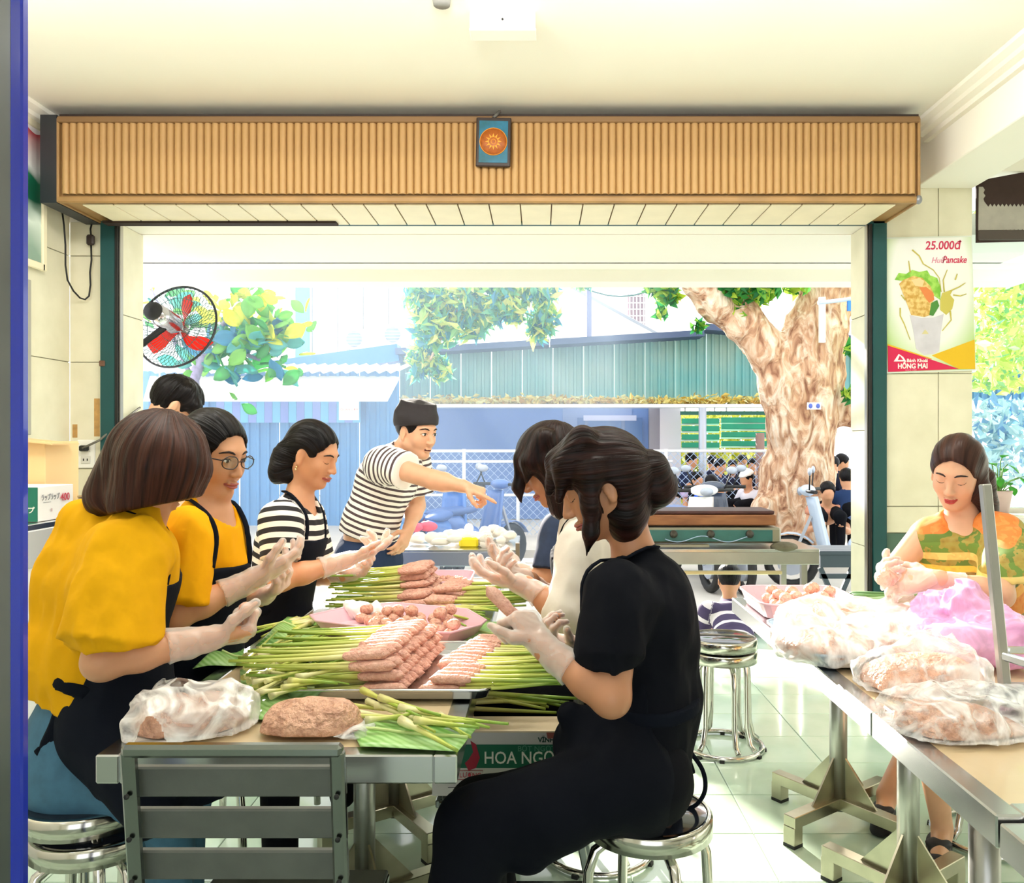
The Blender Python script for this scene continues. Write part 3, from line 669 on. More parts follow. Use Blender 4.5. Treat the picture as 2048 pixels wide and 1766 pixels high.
# broad-leaved tree by the fan: each large leaf on its own
t3 = thing('broadleaf_tree', 'young broad-leaved tree with pale trunk behind the wall fan', 'tree', (X(390, 9), 9, 0))
MB().tube([P(405, 1130, 9), P(398, 900, 9), P(385, 760, 9), P(420, 680, 9), P(470, 620, 9)], [.09, .085, .075, .04, .02], 8).build('trunk', M('pale_bark', '#a79dc0', .8, var=.3, vs=20), t3)
for q in ([P(400, 720, 9), P(480, 690, 9), P(570, 660, 9)], [P(385, 760, 9), P(330, 640, 9), P(300, 570, 9)], [P(420, 680, 9), P(520, 720, 9)]): MB().tube(q, [.03, .02, .008], 6).build('branch', M('pale_bark', '#a79dc0'), t3)
lm = []
for k, cs in enumerate((('#6fc7c0', .5), ('#8fd05a', .5), ('#4f9fc0', .5), ('#e6ea3a', .55), ('#63b96a', .5))):
    b = MB().sheet(lambda u, v_: ((u-.5)*.17, (v_-.5)*.105*math.sin(math.pi*min(max(u*1.02+.02, 0), 1))**.7, -.05*(u-.3)**2-.03*abs(v_-.5)), 6, 4, .0012)
    m_ = b.mesh('leaf'); m_.materials.append(M('broad_leaf_%d' % k, cs[0], .45, translu=cs[1], var=.1)); lm.append(m_)
for i in range(280):
    r = R_.random()
    if r < .75: x_, y_ = R_.gauss(478, 52), R_.gauss(665, 48); k = R_.choice((0, 1, 2, 4)) if y_ > 640 else R_.choice((1, 3, 3, 4))
    elif r < .88: x_, y_ = R_.gauss(560, 26), R_.gauss(660, 22); k = R_.choice((1, 3, 3))
    else: x_, y_ = R_.uniform(290, 400), R_.gauss(590, 40); k = R_.choice((0, 1, 3, 4))
    o = bpy.data.objects.new('leaf', lm[k]); COL.objects.link(o); o.parent = t3
    o.location = P(x_, y_, 9+R_.uniform(-.5, .5))-Vector(t3.location); o.rotation_euler = (R_.uniform(-1, 1)+.9, R_.uniform(-.9, .9), R_.uniform(0, 6.28)); s = R_.uniform(1.0, 1.7); o.scale = (s, s, s)
# ---- view through the side window
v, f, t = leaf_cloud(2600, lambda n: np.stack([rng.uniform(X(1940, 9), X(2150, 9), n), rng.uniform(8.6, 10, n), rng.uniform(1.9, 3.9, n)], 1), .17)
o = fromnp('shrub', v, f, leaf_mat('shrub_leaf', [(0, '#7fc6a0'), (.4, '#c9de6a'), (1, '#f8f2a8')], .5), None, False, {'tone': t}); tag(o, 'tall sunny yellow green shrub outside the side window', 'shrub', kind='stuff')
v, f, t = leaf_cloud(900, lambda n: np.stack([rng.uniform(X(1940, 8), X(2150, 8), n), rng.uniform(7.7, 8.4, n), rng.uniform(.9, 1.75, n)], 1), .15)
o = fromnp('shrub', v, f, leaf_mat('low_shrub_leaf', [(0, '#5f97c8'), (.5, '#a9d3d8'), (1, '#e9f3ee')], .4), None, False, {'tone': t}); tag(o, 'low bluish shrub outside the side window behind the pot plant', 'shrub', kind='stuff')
o = corrugated(X(1935, 10.5), X(2160, 10.5), lambda x: Z(800, 10.5), lambda x: Z(745, 10.5), 10.5, .1).build('roof_sheet', m_blue); tag(o, 'pale blue corrugated roof sheet beyond the side window', 'roof')
# ---- fence of pipes and wire
fe = thing('wire_fence', 'pale pipe fence with chain link wire in front of the shed', 'fence', (X(1100, 11.6), 11.6, 0)); D = 11.6
m_rail = M('fence_pipe_white', '#eef4fb', .5)
for y_ in (902, 923, 990): MB().tube([(X(845, D), D, Z(y_, D)), (X(1345 if y_ > 910 else 1545, D), D, Z(y_, D))], .02, 8).build('rail', m_rail, fe)
for x_ in (845, 928, 1036, 1140, 1240, 1332): MB().tube([(X(x_, D), D, 0), (X(x_, D), D, Z(898, D))], .025, 8).build('post', m_rail, fe)
b = MB(); xa, xb, za, zb_ = X(845, D), X(1545, D), .02, Z(902, D); s = .11; r_ = .0035
k = xa-(zb_-za)
while k < xb:
    for sg in (1, -1):
        p0 = max(k, xa); p1 = min(k+(zb_-za), xb)
        if p1-p0 < .02: continue
        z0, z1 = za+(p0-k), za+(p1-k)
        if sg < 0: z0, z1 = zb_+za-z0, zb_+za-z1
        b.bar((p0, D+.01*sg, z0), (p1, D+.01*sg, z1), r_*2, r_*2)
    k += s
b.build('chain_link', M('wire_pale', '#a9bfe0', .5, .3), fe)['kind'] = 'stuff'
# ---- scooters
def scooter(name, label, px_, D, cols, rz=0.0, plate=True, ground=-.16, s=1.0):
    t = thing(name, label, 'scooter', (X(px_, D), D, ground), 'parked scooters', rot=(0, 0, rz)); t.scale = (s, s, s)
    A, B_ = M('scooter_'+cols[0].strip('#'), cols[0], .3, coat=.4), M('scooter_'+cols[1].strip('#'), cols[1], .5)
    def part(nm, b, m, par=None): return b.build(nm, m, par or t, local=True)
    for y_ in (-.55, .62):
        wh = part('wheel', MB().tube([(0, y_+.23*math.cos(a), .27+.23*math.sin(a)) for a in [2*math.pi*k/20 for k in range(20)]], .045, 8, closed=True), BLACK)
        part('hub', MB().lathe([(.14, -.03), (.14, .03)], (0, y_, .27), 12, Matrix.Rotation(math.pi/2, 3, 'Y')), GREY, wh)
    f = Field(.02, .05); f.cone((0, -.72, .68), (0, -.30, .60), .055, .115).cone((0, -.30, .58), (0, -.02, .46), .115, .10).ell((0, -.2, .42), (.11, .16, .14)); f.build('body', A, t, local=True)
    part('footboard', MB().box((0, .14, .33), (.26, .4, .05), ch=.015), B_)
    part('front_shield', MB().sheet(lambda u, v_: ((v_-.5)*(.36-.10*u), .34+.14*u-.10*(2*v_-1)**2, .33+.6*u), 8, 8, .03), A)
    part('handle_cowl', MB().ell((0, .46, 1.0), (.15, .08, .06)), A); part('head_lamp', MB().ell((0, .53, .99), (.07, .03, .045)), GREY)
    for sg in (-1, 1): part('fork', MB().bar((sg*.06, .42, .75), (sg*.06, .62, .27), .03, .03), GREY)
    part('front_fender', MB().sheet(lambda u, v_: ((v_-.5)*.12, .62+.30*math.cos(.5+u*1.9), .27+.30*math.sin(.5+u*1.9)), 6, 2, .01), A)
    part('seat', MB().ell((0, -.32, .735), (.12, .40, .055)), B_)
    part('handlebar', MB().tube([(-.34, .36, 1.0), (-.2, .44, 1.0), (0, .48, 1.0), (.2, .44, 1.0), (.34, .36, 1.0)], .018, 8), BLACK)
    for sg in (-1, 1):
        m_ = part('mirror', MB().tube([(sg*.22, .43, 1.0), (sg*.3, .42, 1.17)], .008, 6), BLACK); part('mirror_glass', MB().ell((sg*.31, .42, 1.2), (.06, .02, .04)), GREY, m_)
    part('tail_light', MB().ell((0, -.78, .68), (.1, .04, .05)), M('tail_light_red', '#e0405a', .3))
    part('fender', MB().sheet(lambda u, v_: ((v_-.5)*.15, -.55-.29*math.sin(-.3+u*1.5), .27+.29*math.cos(-.3+u*1.5)), 6, 2, .01), B_)
    if plate: part('number_plate', MB().box((0, -.84, .47), (.2, .015, .15), Matrix.Rotation(-.25, 3, 'X')), WHITE)
    return t
scooter('scooter', 'pale blue scooter seen from behind beside the striped chef', 826, 8.6, ('#5b9bd6', '#3f6fb0'), .15)
scooter('scooter', 'blue scooter with a white number plate under the pointing hand', 893, 8.7, ('#2f6fc0', '#335c9e'), -.12)
scooter('scooter', 'dark scooter with tall front beside the wire fence', 945, 9.2, ('#4d74b8', '#3d5f9b'), -.7, plate=False)
scooter('scooter', 'white scooter parked behind the ponytail', 1378, 8.8, ('#f4f4f2', '#6f7fa8'), 3.3, False)
scooter('scooter', 'red and black scooter behind the griddle', 1452, 8.6, ('#3a4456', '#22262e'), .1)
scooter('scooter', 'silver scooter parked to the side of the tree trunk', 1712, 8.2, ('#b9c8dc', '#39507a'), 1.2, False)
# ---- X-legged dark bench
bn = thing('folding_bench', 'dark folding bench with crossed legs under the tree', 'bench', (X(1690, 6.3), 6.3, 0)); D = 6.3
for k, dy in enumerate((-.12, 0, .12)): MB().box((X(1705, D), D+dy, Z(1100, D)), (.62, .11, .03), ch=.004).build('slat', M('bench_dark', '#39434d', .6), bn)
MB().box((X(1705, D), D-.15, Z(1115, D)), (.6, .03, .1)).build('apron', M('bench_dark', '#39434d'), bn)
MB().box((X(1705, D), D-.14, Z(1146, D)), (.6, .03, .035)).build('rail', M('bench_dark', '#39434d'), bn)
for a_, b_ in (((1640, 1135), (1700, 1272)), ((1705, 1135), (1645, 1272)), ((1770, 1135), (1710, 1272)), ((1715, 1135), (1775, 1272))): MB().bar(P(*a_, D-.14), P(*b_, D-.14), .03, .035).build('leg', M('bench_dark', '#39434d'), bn)
# lamp-post style water pipe and cable on the trunk
o = thing('water_pipe', 'white plastic pipe fixed on the tree trunk', 'pipe', (X(1644, 9.9), 9.9, 2))
MB().box(P(1644, 640, 10.02), (.07, .05, .55)).build('upright', WHITE, o)
MB().tube([P(1636, 606, 10.0), P(1668, 602, 10.0), P(1702, 598, 10.0)], .025, 8).build('side_pipe', M('pipe_light_blue', '#c3d3e6', .4), o)
MB().box(P(1699, 612, 9.95), (.05, .04, .12)).build('valve', M('valve_blue', '#2f7fd8', .4), o)
o = thing('street_sign', 'small blue and white plate nailed to the tree trunk', 'sign', P(1628, 812, 9.98)); c = P(1628, 812, 9.97)
MB().box(c, (.17, .015, .085), ch=.004).build('plate', WHITE, o)
for s in (-1, 1): MB().ell(c+Vector((s*.045, -.012, 0)), (.025, .006, .03)).build('blue_mark', M('sign_blue', '#4f63b8', .5), o)
tag(MB().tube([P(1110, 545, 12)+Vector((0, 0, -.35*math.sin(math.pi*k/10)))+Vector((.19*k, 0, .0)) for k in range(11)], .012, 5).build('cable', M('cable_green', '#3b6b66', .6)), 'sagging green overhead cable above the shed roof', 'cable')
# ---- smoke of the charcoal
m_sm = bpy.data.materials.new('charcoal_smoke'); m_sm.use_nodes = True; N = m_sm.node_tree.nodes; L = m_sm.node_tree.links; N.remove(N['Principled BSDF'])
vsn = N.new('ShaderNodeVolumeScatter'); vsn.inputs['Color'].default_value = (.62, .8, 1, 1); vsn.inputs['Density'].default_value = .045; vsn.inputs['Anisotropy'].default_value = 0; L.new(vsn.outputs[0], N['Material Output'].inputs['Volume'])
sv = MB().box((-2.6, 9.1, 1.9), (7.2, 6.4, 3.8)).build('smoke', m_sm); tag(sv, 'thin blue charcoal smoke drifting over the street', 'smoke', kind='stuff')
# ================================================================ tables, chairs, stools
m_lam = M('table_laminate_beige', '#cbb592', .25, var=.06, vs=6, coat=.3)
m_foot = M('leg_steel_worn', '#b5b09c', .3, 1.0, var=.15, vs=10)
def table(label, x0, x1, y0, y1, z, legs, low=.0, group='steel work tables'):
    t = thing('work_table', label, 'table', ((x0+x1)/2, (y0+y1)/2, 0), group); r, h = .045, .055
    MB().box(((x0+x1)/2, (y0+y1)/2, z-.012), (x1-x0-2*r+.004, y1-y0-2*r+.004, .02)).build('top_panel', m_lam, t)
    for c, d in (((x0+r/2, (y0+y1)/2, z-h/2), (r, y1-y0, h)), ((x1-r/2, (y0+y1)/2, z-h/2), (r, y1-y0, h)), (((x0+x1)/2, y0+r/2, z-h/2), (x1-x0-2*r, r, h)), (((x0+x1)/2, y1-r/2, z-h/2), (x1-x0-2*r, r, h))):
        MB().box(c, d, ch=.003).build('edge_rail', STEEL, t)
    for lx, ly in legs:
        lg = MB().tube([(lx, ly, .06), (lx, ly, z-h+.002)], .03, 16).build('leg', STEEL_D, t)
        MB().box((lx, ly, z-h+.004), (.2, .2, .008)).build('mount_plate', m_foot, lg)
        for k in range(4):
            a = math.pi*k/2+.62; d = Vector((math.cos(a), math.sin(a), 0)); L_ = .27
            c = Vector((lx, ly, .085)); fb = MB().bar(c+d*.02, c+d*L_, .045, .04, ch=.002).box(c+d*(L_-.02)+Vector((0, 0, -.045)), (.045, .045, .06), Matrix.Rotation(a, 3, 'Z'), .002)
            fb.box(c+d*(L_-.02)+Vector((0, 0, -.0795)), (.045, .045, .011), Matrix.Rotation(a, 3, 'Z'), mi=1).build('foot_bar', [m_foot, BLACK], lg)
            up = Vector((0, 0, 1)); n = d.cross(up)
            q = [c+d*.028+up*.018, c+d*.15+up*.018, c+d*.028+up*.16]
            MB().add([v+n*.003 for v in q]+[v-n*.003 for v in q], [(0, 1, 2), (5, 4, 3), (0, 3, 4, 1), (1, 4, 5, 2), (2, 5, 3, 0)]).build('gusset', m_foot, lg)
    return t
table('long steel edged table under the lemongrass trays, behind the slatted chair', -.847, -.158, 1.57, 3.10, .75, ((-.485, 2.28), (-.495, 2.84)))
table('steel edged table at the far end of the lemongrass, in front of the chef', -.847, -.158, 3.105, 3.62, .75, ((-.49, 3.36),))
table('steel edged table holding the bagged meat on trays', .73, 1.41, 1.82, 3.14, .75, ((1.04, 2.33), (1.045, 2.89)))
table('short steel edged table under the closest meat bag', .73, 1.41, 1.32, 1.815, .75, ((.90, 1.67),))
table('steel edged table at the bottom corner, lower than its neighbour', .73, 1.41, .75, 1.312, .742, ((1.15, 1.0),))
m_slat = M('chair_slat_grey', '#5f625d', .5, .35, var=.12, vs=20, bump=.02, bs=120)
m_slat2 = M('chair_slat_edge', '#b9b7ae', .4, .6)
m_cf = M('chair_frame_steel', '#868b88', .22, 1.0)
def slat_chair(label, loc, rz, seat=.42, top=.835, w=.365, slats=4):
    t = thing('slatted_chair', label, 'chair', loc, 'grey slatted metal chairs', rot=(0, 0, rz)); lean = .05; hw = w/2-.009; sw = seat-.02
    def bp(z): return -lean*(z-sw)/(top-sw)
    def part(nm, b, m, par=None): return b.build(nm, m, par or t, local=True)
    fr = part('back_frame', MB().bar((-hw, bp(sw), sw), (-hw, bp(top), top), .018, .024, ch=.004).bar((hw, bp(sw), sw), (hw, bp(top), top), .018, .024, ch=.004).bar((-hw-.009, bp(top), top), (hw+.009, bp(top), top), .024, .022, ch=.006), m_cf)
    for k in range(slats):
        z = top-.065-k*.075; part('slat', MB().box((0, bp(z)+.028, z), (w-.005, .014, .054), Matrix.Rotation(lean/.4, 3, 'X'), .003), m_slat)
        for s in (-1, 1): part('bolt', MB().lathe([(.0045, 0), (.0045, .003), (0, .003)], (s*hw, bp(z)-.0125, z-.01), 8, Matrix.Rotation(math.pi/2, 3, 'X')), BLACK, fr)
    d = .37
    sf = part('seat_frame', MB().bar((-hw, 0, seat-.02), (-hw, d, seat-.02), .02, .022, ch=.003).bar((hw, 0, seat-.02), (hw, d, seat-.02), .02, .022, ch=.003).bar((-hw, d, seat-.02), (hw, d, seat-.02), .02, .022, ch=.003).bar((-hw, .01, seat-.02), (hw, .01, seat-.02), .02, .022, ch=.003), m_cf)
    for k in range(5): part('seat_slat', MB().box((0, .04+k*.073, seat-.003), (w, .06, .012), ch=.003), m_slat)
    for s in (-1, 1):
        part('leg', MB().bar((s*hw, d-.02, seat-.025), (s*hw, d+.03, .012), .02, .022, ch=.003), m_cf); part('leg', MB().bar((s*hw, .01, seat-.025), (s*hw, -.06, .012), .02, .022, ch=.003), m_cf)
        part('side_rail', MB().bar((s*hw, d+.005, .16), (s*hw, -.03, .16), .014, .014), m_cf)
    return t
slat_chair('grey slatted metal chair with its back to the viewer at the lemongrass table end', (-.51, 1.42, 0), 0)
slat_chair('slatted chair carrying the seasoning carton', (.10, 2.38, 0), math.pi/2, seat=.395, top=.72)
slat_chair('slatted chair of the woman with the white sleeve', (.22, 3.05, 0), math.pi/2+.2, top=.80)
m_seat = M('stool_seat_dark', '#20242e', .12, coat=.6); m_band = M('stool_band_steel', '#c6c3bb', .15, 1.0)
def stool(label, x, y, h=.47, r=.15, ring=.0, rot=.3, z0=0.0, bright=False, legs=True, base=False):
    t = thing('round_stool', label, 'stool', (x, y, z0), 'round steel stools', rot=(0, 0, rot)); m_l = CHROME
    def part(nm, b, m, par=None): return b.build(nm, m, par or t, local=True)
    part('seat', MB().lathe([(0, h-.03), (r-.006, h-.03), (r-.006, h-.001), (r*.9, h+.004), (0, h+.005)], seg=36), m_seat)
    part('seat_band', MB().lathe([(r-.006, h-.042), (r, h-.042), (r, h-.002), (r-.005, h+.003), (r-.014, h+.0045), (r-.014, h-.0), (r-.006, h-.004)], seg=40), m_band)
    if legs:
        for k in range(4):
            a = math.pi/2*k; c, s = math.cos(a), math.sin(a)
            prof = [(.06, h-.05), (.10, h-.055), (.135, h-.075), (.152, h-.12), (.157, h-.2), (.16, .2), (.165, .012)]
            if base: prof = [(.07, h-.05), (.10, h-.06), (.118, h-.09), (.122, h-.15), (.125, .12), (.14, .05), (.165, .028)]
            part('leg', MB().tube([(c*u, s*u, z) for u, z in prof], .0125, 10), m_l)
        part('under_ring', MB().tube([(.085*math.cos(a), .085*math.sin(a), h-.05) for a in [2*math.pi*i/24 for i in range(24)]], .009, 8, closed=True), m_l)
        if base or ring:
            rr = .172 if base else ring
            part('base_ring', MB().tube([(rr*math.cos(a), rr*math.sin(a), .014 if base else .11) for a in [2*math.pi*i/32 for i in range(32)]], .011, 8, closed=True), m_l)
        if base:
            for k in range(4): a = math.pi/2*k+.6; part('foot', MB().box((.172*math.cos(a), .172*math.sin(a), .006), (.03, .02, .012), Matrix.Rotation(a, 3, 'Z')), BLACK)
    return t
stool('steel stool under the person in the black shirt', .258, 1.96)
stool('lower one of two stacked stools under the woman in the bob haircut', -1.03, 1.93, h=.455, rot=.9)
stool('upper one of two stacked stools under the woman in the bob haircut', -1.05, 1.93, h=.52, rot=.6, r=.152)
stool('round based stool, lower of the stacked pair standing free on the floor', .80, 3.62, h=.43, rot=.2, base=True)
stool('round based stool, upper of the stacked pair standing free on the floor', .80, 3.62, h=.485, rot=.75, base=True)
stool('stool with round base under the person in white sleeves', .19, 2.70, h=.46, rot=.5, base=True)
stool('stool under the woman in the patterned dress', 1.52, 2.80, h=.45, rot=.4, base=True)
stool('stool under the woman wearing glasses', -1.02, 2.36, h=.47, rot=.2)
stool('stool under the woman in the striped top', -.98, 3.0, h=.47, rot=.2)
# upturned steel stand on the short table
us = thing('steel_stand', 'upturned steel tube frame standing on the table beside the pink bag', 'stand', (1.02, 1.84, .75))
c0, c1 = P(2010, 1378, 1.86), P(1970, 968, 1.90)
MB().bar(c0, c1, .022, .022, ch=.003).build('upright', STEEL_D, us)
MB().bar(P(2000, 1310, 1.865), P(2130, 1350, 1.80), .018, .018, ch=.003).build('cross_bar', STEEL, us)
MB().bar(P(2000, 1375, 1.86), P(2140, 1378, 1.86), .022, .022, ch=.003).build('base_bar', STEEL_D, us)
MB().bar(P(2012, 1300, 1.88), P(2140, 1302, 1.95), .016, .016, ch=.003).build('cross_bar', STEEL, us)
MB().box(P(2050, 1392, 1.83), (.16, .12, .012)).build('base_plate', M('plate_grey', '#8b9096', .4, .6), us)
# ---- griddle station outside the door
gt = thing('griddle_table', 'low stainless table carrying the charcoal griddle at the doorway', 'table', (1.0, 5.1, 0)); D = 4.95
zt_ = Z(1098, D); xa, xb = .1, X(1638, D)
MB().box(((xa+xb)/2, D+.25, zt_-.01), (xb-xa, .52, .02), ch=.003).build('top', STEEL, gt)
MB().box(((xa+xb)/2, D, zt_-.055), (xb-xa, .02, .075), ch=.003).build('apron', STEEL_D, gt)
for x in (xa+.1, xb-.08):
    for y in (D+.04, D+.46): MB().box((x, y, (zt_-.09)/2), (.035, .035, zt_-.09)).build('leg', STEEL_D, gt)
MB().box(((xa+X(1565, D))/2, D+.02, Z(1146, D)), (X(1565, D)-xa, .03, .02), ch=.003).build('lower_rail', M('brass_rail', '#d8c49a', .3, .7), gt)
gr = thing('griddle', 'gas griddle with green front panel and three dark knobs', 'griddle', (X(1425, 5), 5.1, zt_)); D = 5.0
xa, xb = X(1270, D), X(1562, D)
MB().box(((xa+xb)/2, D+.2, Z(1071, D)), (xb-xa, .42, .095), ch=.012).build('body', M('griddle_edge_steel', '#9a9788', .4, .7), gr)
pn = MB().box(((xa+xb)/2-.02, D-.012, Z(1071, D)), (xb-xa-.07, .012, .07), ch=.003).build('front_panel', M('griddle_green', '#2f6664', .35, var=.2, vs=10), gr)
for x_ in (1347, 1421, 1499): MB().lathe([(.024, 0), (.022, .02), (.012, .022), (.012, .034), (0, .034)], P(x_, 1068, D-.018), 16, Matrix.Rotation(math.pi/2, 3, 'X')).build('knob', M('knob_dark', '#4a453e', .35, .5), pn)
MB().tube([P(1330+k*8, 1078+6*math.sin(k*.5), D-.03) for k in range(22)], .003, 5).build('wire', M('wire_pale', '#cfd2c8'), pn)
MB().box((X(1300, D), D-.02, Z(1090, D)), (.7, .05, .015)).build('ledge', M('griddle_edge_steel', '#9a9788'), gr)
pk = thing('grill_plank', 'burnt wooden plank lying along the griddle top', 'plank', (X(1420, 5), 5.15, Z(1055, 5)))
MB().box(((X(1262, D)+X(1554, D))/2, D+.16, Z(1041, D)), (X(1554, D)-X(1262, D), .3, .064), ch=.006).build('board', M('burnt_wood', '#7a4a30', .7, var=.4, vs=5, col2='#a06a44', stretch=(1, 6, 6)), pk)
MB().box(((X(1262, D)+X(1552, D))/2, D+.18, Z(1026, D)), (X(1552, D)-X(1262, D), .3, .02), ch=.004).build('lid_sheet', M('scorched_sheet', '#4b2a2a', .5, var=.4, vs=9), pk)
o = MB().ell(P(1568, 1094, 4.98), (.085, .06, .032), 14, 8).build('stone', M('stone_moss', '#6d6856', .9, bump=.6, bs=20, var=.4, vs=14)); tag(o, 'mossy stone lying at the end of the griddle', 'stone')
ct = thing('charcoal_table', 'stainless counter of glowing white charcoal behind the meat tray', 'counter', (-.5, 4.9, 0)); D = 4.6
xa, xb = X(790, D), X(1034, D); z_ = Z(1100, D)
MB().box(((xa+xb)/2, D+.35, z_-.012), (xb-xa, .7, .025), ch=.003).build('top', STEEL, ct)
MB().box(((xa+xb)/2, D, z_-.05), (xb-xa, .02, .08), ch=.003).build('apron', M('counter_apron_blue_grey', '#9fa6bd', .3, .7), ct)
for x in (xa+.06, xb-.03): MB().box((x, D+.06, (z_-.09)/2), (.03, .03, z_-.09)).build('leg', STEEL, ct)
MB().box((xb+.004, D-.02, (Z(1085, D)+Z(1145, D))/2), (.022, .03, Z(1085, D)-Z(1145, D))).build('corner_post', M('post_bronze', '#8a7a68', .4, .6), ct)
for k in range(34):
    x, y = R_.uniform(xa+.05, xb-.04), D+R_.uniform(.05, .6); c_ = 'ash_lump' if k < 32 else 'ash_lump'
    o = MB().ell((x, y, z_+.02+R_.uniform(0, .04)), (R_.uniform(.03, .06), R_.uniform(.03, .05), R_.uniform(.02, .035)), 7, 5).build('coal', M('coal_ash_white', '#ece6dd', .9), ct)
o = MB().box(P(938, 1084, 4.75), (.11, .08, .06), ch=.012).build('yellow_sponge', M('yellow_plastic', '#f2e02a', .4)); tag(o, 'bright yellow tub on the charcoal counter', 'tub')
# ---- left wall counter and what stands on it
cn = thing('wall_counter', 'white counter with steel top along the tiled side wall', 'counter', (-2.19, 2.8, 0))
MB().box((-2.19, 2.8, 1.02), (.56, 2.4, .025), ch=.003).build('top', STEEL, cn)
MB().box((-1.92, 2.8, .94), (.03, 2.4, .14), ch=.004).build('apron', M('counter_apron_pale', '#d5d6d8', .4, .35), cn)
for k in range(4): MB().box((-1.925, 1.9+.6*k, .44), (.02, .59, .86), ch=.003).build('front_panel', M('panel_white', '#f4f4f4', .4), cn)
bx = thing('cling_film_box', 'green and white carton marked 400 on the wall counter', 'carton', (-2.05, 3.3, 1.033))
x1_, y0_, y1_ = -1.93, 3.18, 3.42; zb_, zt2 = 1.034, 1.168
MB().box(((x1_-.16), (y0_+y1_)/2, (zb_+zt2)/2), (.31, y1_-y0_, zt2-zb_), ch=.002).build('carton', M('carton_white', '#f7f6f6', .6), bx)
MB().box((x1_-.16, y0_-.001, (zb_+zt2)/2), (.308, .003, zt2-zb_-.002)).build('green_face', M('carton_green', '#17745f', .55), bx)
MB().prism([(0, 0), (.075, 0), (.075, .03), (.05, .03), (.05, .045), (.012, .045), (.012, .03), (0, .03)], (x1_-.13, y0_-.0026, zt2-.055), (1, 0, 0), (0, 0, 1), .001).build('red_badge', M('badge_red', '#c43b32', .5), bx)
mwht = M('ink_white', '#f6f4ec', .6); mred = M('ink_red', '#c8455a', .6); mink = M('ink_dark', '#4a4a55', .6)
lettering('PALMS', .02, (x1_-.127, y0_-.0032, zt2-.045), (1, 0, 0), (0, 0, 1), mwht, bx, sx=1.0, bold=.0006)
lettering('ON', .014, (x1_-.108, y0_-.0032, zt2-.024), (1, 0, 0), (0, 0, 1), mwht, bx)
lettering('ラップ', .028, (x1_-.1, y0_-.003, zb_+.035), (1, 0, 0), (0, 0, 1), mwht, bx, bold=.0005)
lettering('ロ', .02, (x1_-.1, y0_-.003, zb_+.012), (1, 0, 0), (0, 0, 1), mwht, bx, bold=.0005)
lettering('ラップラップ', .028, (x1_+.0005, y0_+.012, zt2-.052), (0, 1, 0), (0, 0, 1), mink, bx, sx=.72)
lettering('400', .042, (x1_+.0005, y0_+.142, zt2-.062), (0, 1, 0), (0, 0, 1), mred, bx, sx=1.0, bold=.0006)
MB().box((x1_+.0006, y0_+.05, zt2-.062), (.0008, .05, .0016)).build('print_line', mink, bx); MB().box((x1_+.0006, y0_+.08, zb_+.04), (.001, .008, .012)).build('print_mark', M('ink_faint', '#c7aeb4', .6), bx)
o = thing('cardboard_box', 'plain cream cardboard box behind the green carton', 'carton', (-2.2, 3.55, 1.033))
MB().box((-2.26, 3.56, 1.19), (.4, .25, .31), ch=.003).build('carton', M('cardboard_cream', '#ecc993', .8), o); MB().box((-2.2, 3.5, 1.352), (.38, .2, .006), Matrix.Rotation(.1, 3, 'Y')).build('flap', M('cardboard_cream', '#ecc993'), o)
o = thing('steel_canister', 'small ribbed steel canister beside the white carton', 'canister', (-1.98, 3.62, 1.033))
MB().lathe([(.035, 1.033), (.038, 1.05), (.034, 1.055), (.038, 1.07), (.034, 1.075), (.038, 1.09), (.036, 1.10), (0, 1.10)], (-1.985, 3.62, 0), 20).build('body', STEEL, o)
MB().lathe([(.04, 1.10), (.04, 1.107), (0, 1.112)], (-1.985, 3.62, 0), 20).build('lid', STEEL, o)
# ---- things on the walls
so = thing('socket_plate', 'white double socket plate on the tiled wall by the teal frame', 'socket', P(173, 908, YB-.01)); c = P(173, 908, YB-.006)
MB().box(c, (.092, .012, .15), ch=.004).build('plate', WHITE, so)
for dz in (.03, -.03):
    s_ = MB().box(c+Vector((0, -.007, dz)), (.05, .006, .04), ch=.002).build('outlet', M('outlet_grey', '#d8d6cf', .4), so)
    for dx in (-.01, .01): MB().box(c+Vector((dx, -.0105, dz)), (.005, .002, .012)).build('slot', BLACK, s_)
MB().box(c+Vector((.0, -.025, .03)), (.04, .035, .03), ch=.006).build('plug', BLACK, so)
tag(MB().tube([c+Vector((0, -.04, .03)), P(200, 880, YB-.05), P(240, 845, YB+.0), P(280, 815, YB+.22)], .006, 6).build('power_cord', M('cord_grey', '#6d6a62', .6)), 'grey cord running from the socket round the door frame', 'cord')
hc = thing('looped_wire', 'dark cord with an inline switch looping down beside the shutter box', 'cord', P(150, 520, YB-.03))
MB().tube([P(x, y, d_) for x, y, d_ in ((124, 420, 4.2), (128, 450, 4.2), (131, 490, 4.21), (131, 530, 4.22), (135, 560, 4.23), (147, 582, 4.26), (160, 596, 4.3), (170, 599, 4.32), (178, 592, 4.32), (181, 570, 4.32), (180, 545, 4.32), (183, 520, 4.32), (182, 490, 4.32))], .0045, 7).build('cord', BLACK, hc)
MB().tube([P(182, 470, YB-.03), P(181, 458, YB-.03), P(184, 445, YB-.02)], .0045, 7).build('cord', BLACK, hc)
MB().box(P(181, 480, YB-.03), (.04, .025, .055), ch=.008).build('inline_switch', M('switch_brown', '#2c1c1c', .4), hc)
for x_, y_, w__, h__, lab in ((194, 835, .03, .2, 'long strip of old brown tape stuck by the door frame'), (150, 862, .026, .07, 'short piece of old brown tape above the socket')):
    o = MB().box(P(x_, y_, YB-.002), (w__, .002, h__)).build('old_tape', M('tape_brown', '#c79a5a', .6, var=.3, vs=30)); tag(o, lab, 'tape')
o = MB().box(P(205, 727, YB-.035), (.03, .02, .03), ch=.004).build('latch', M('latch_brown', '#6a4a38', .5)); tag(o, 'small brown latch on the teal door frame', 'latch')
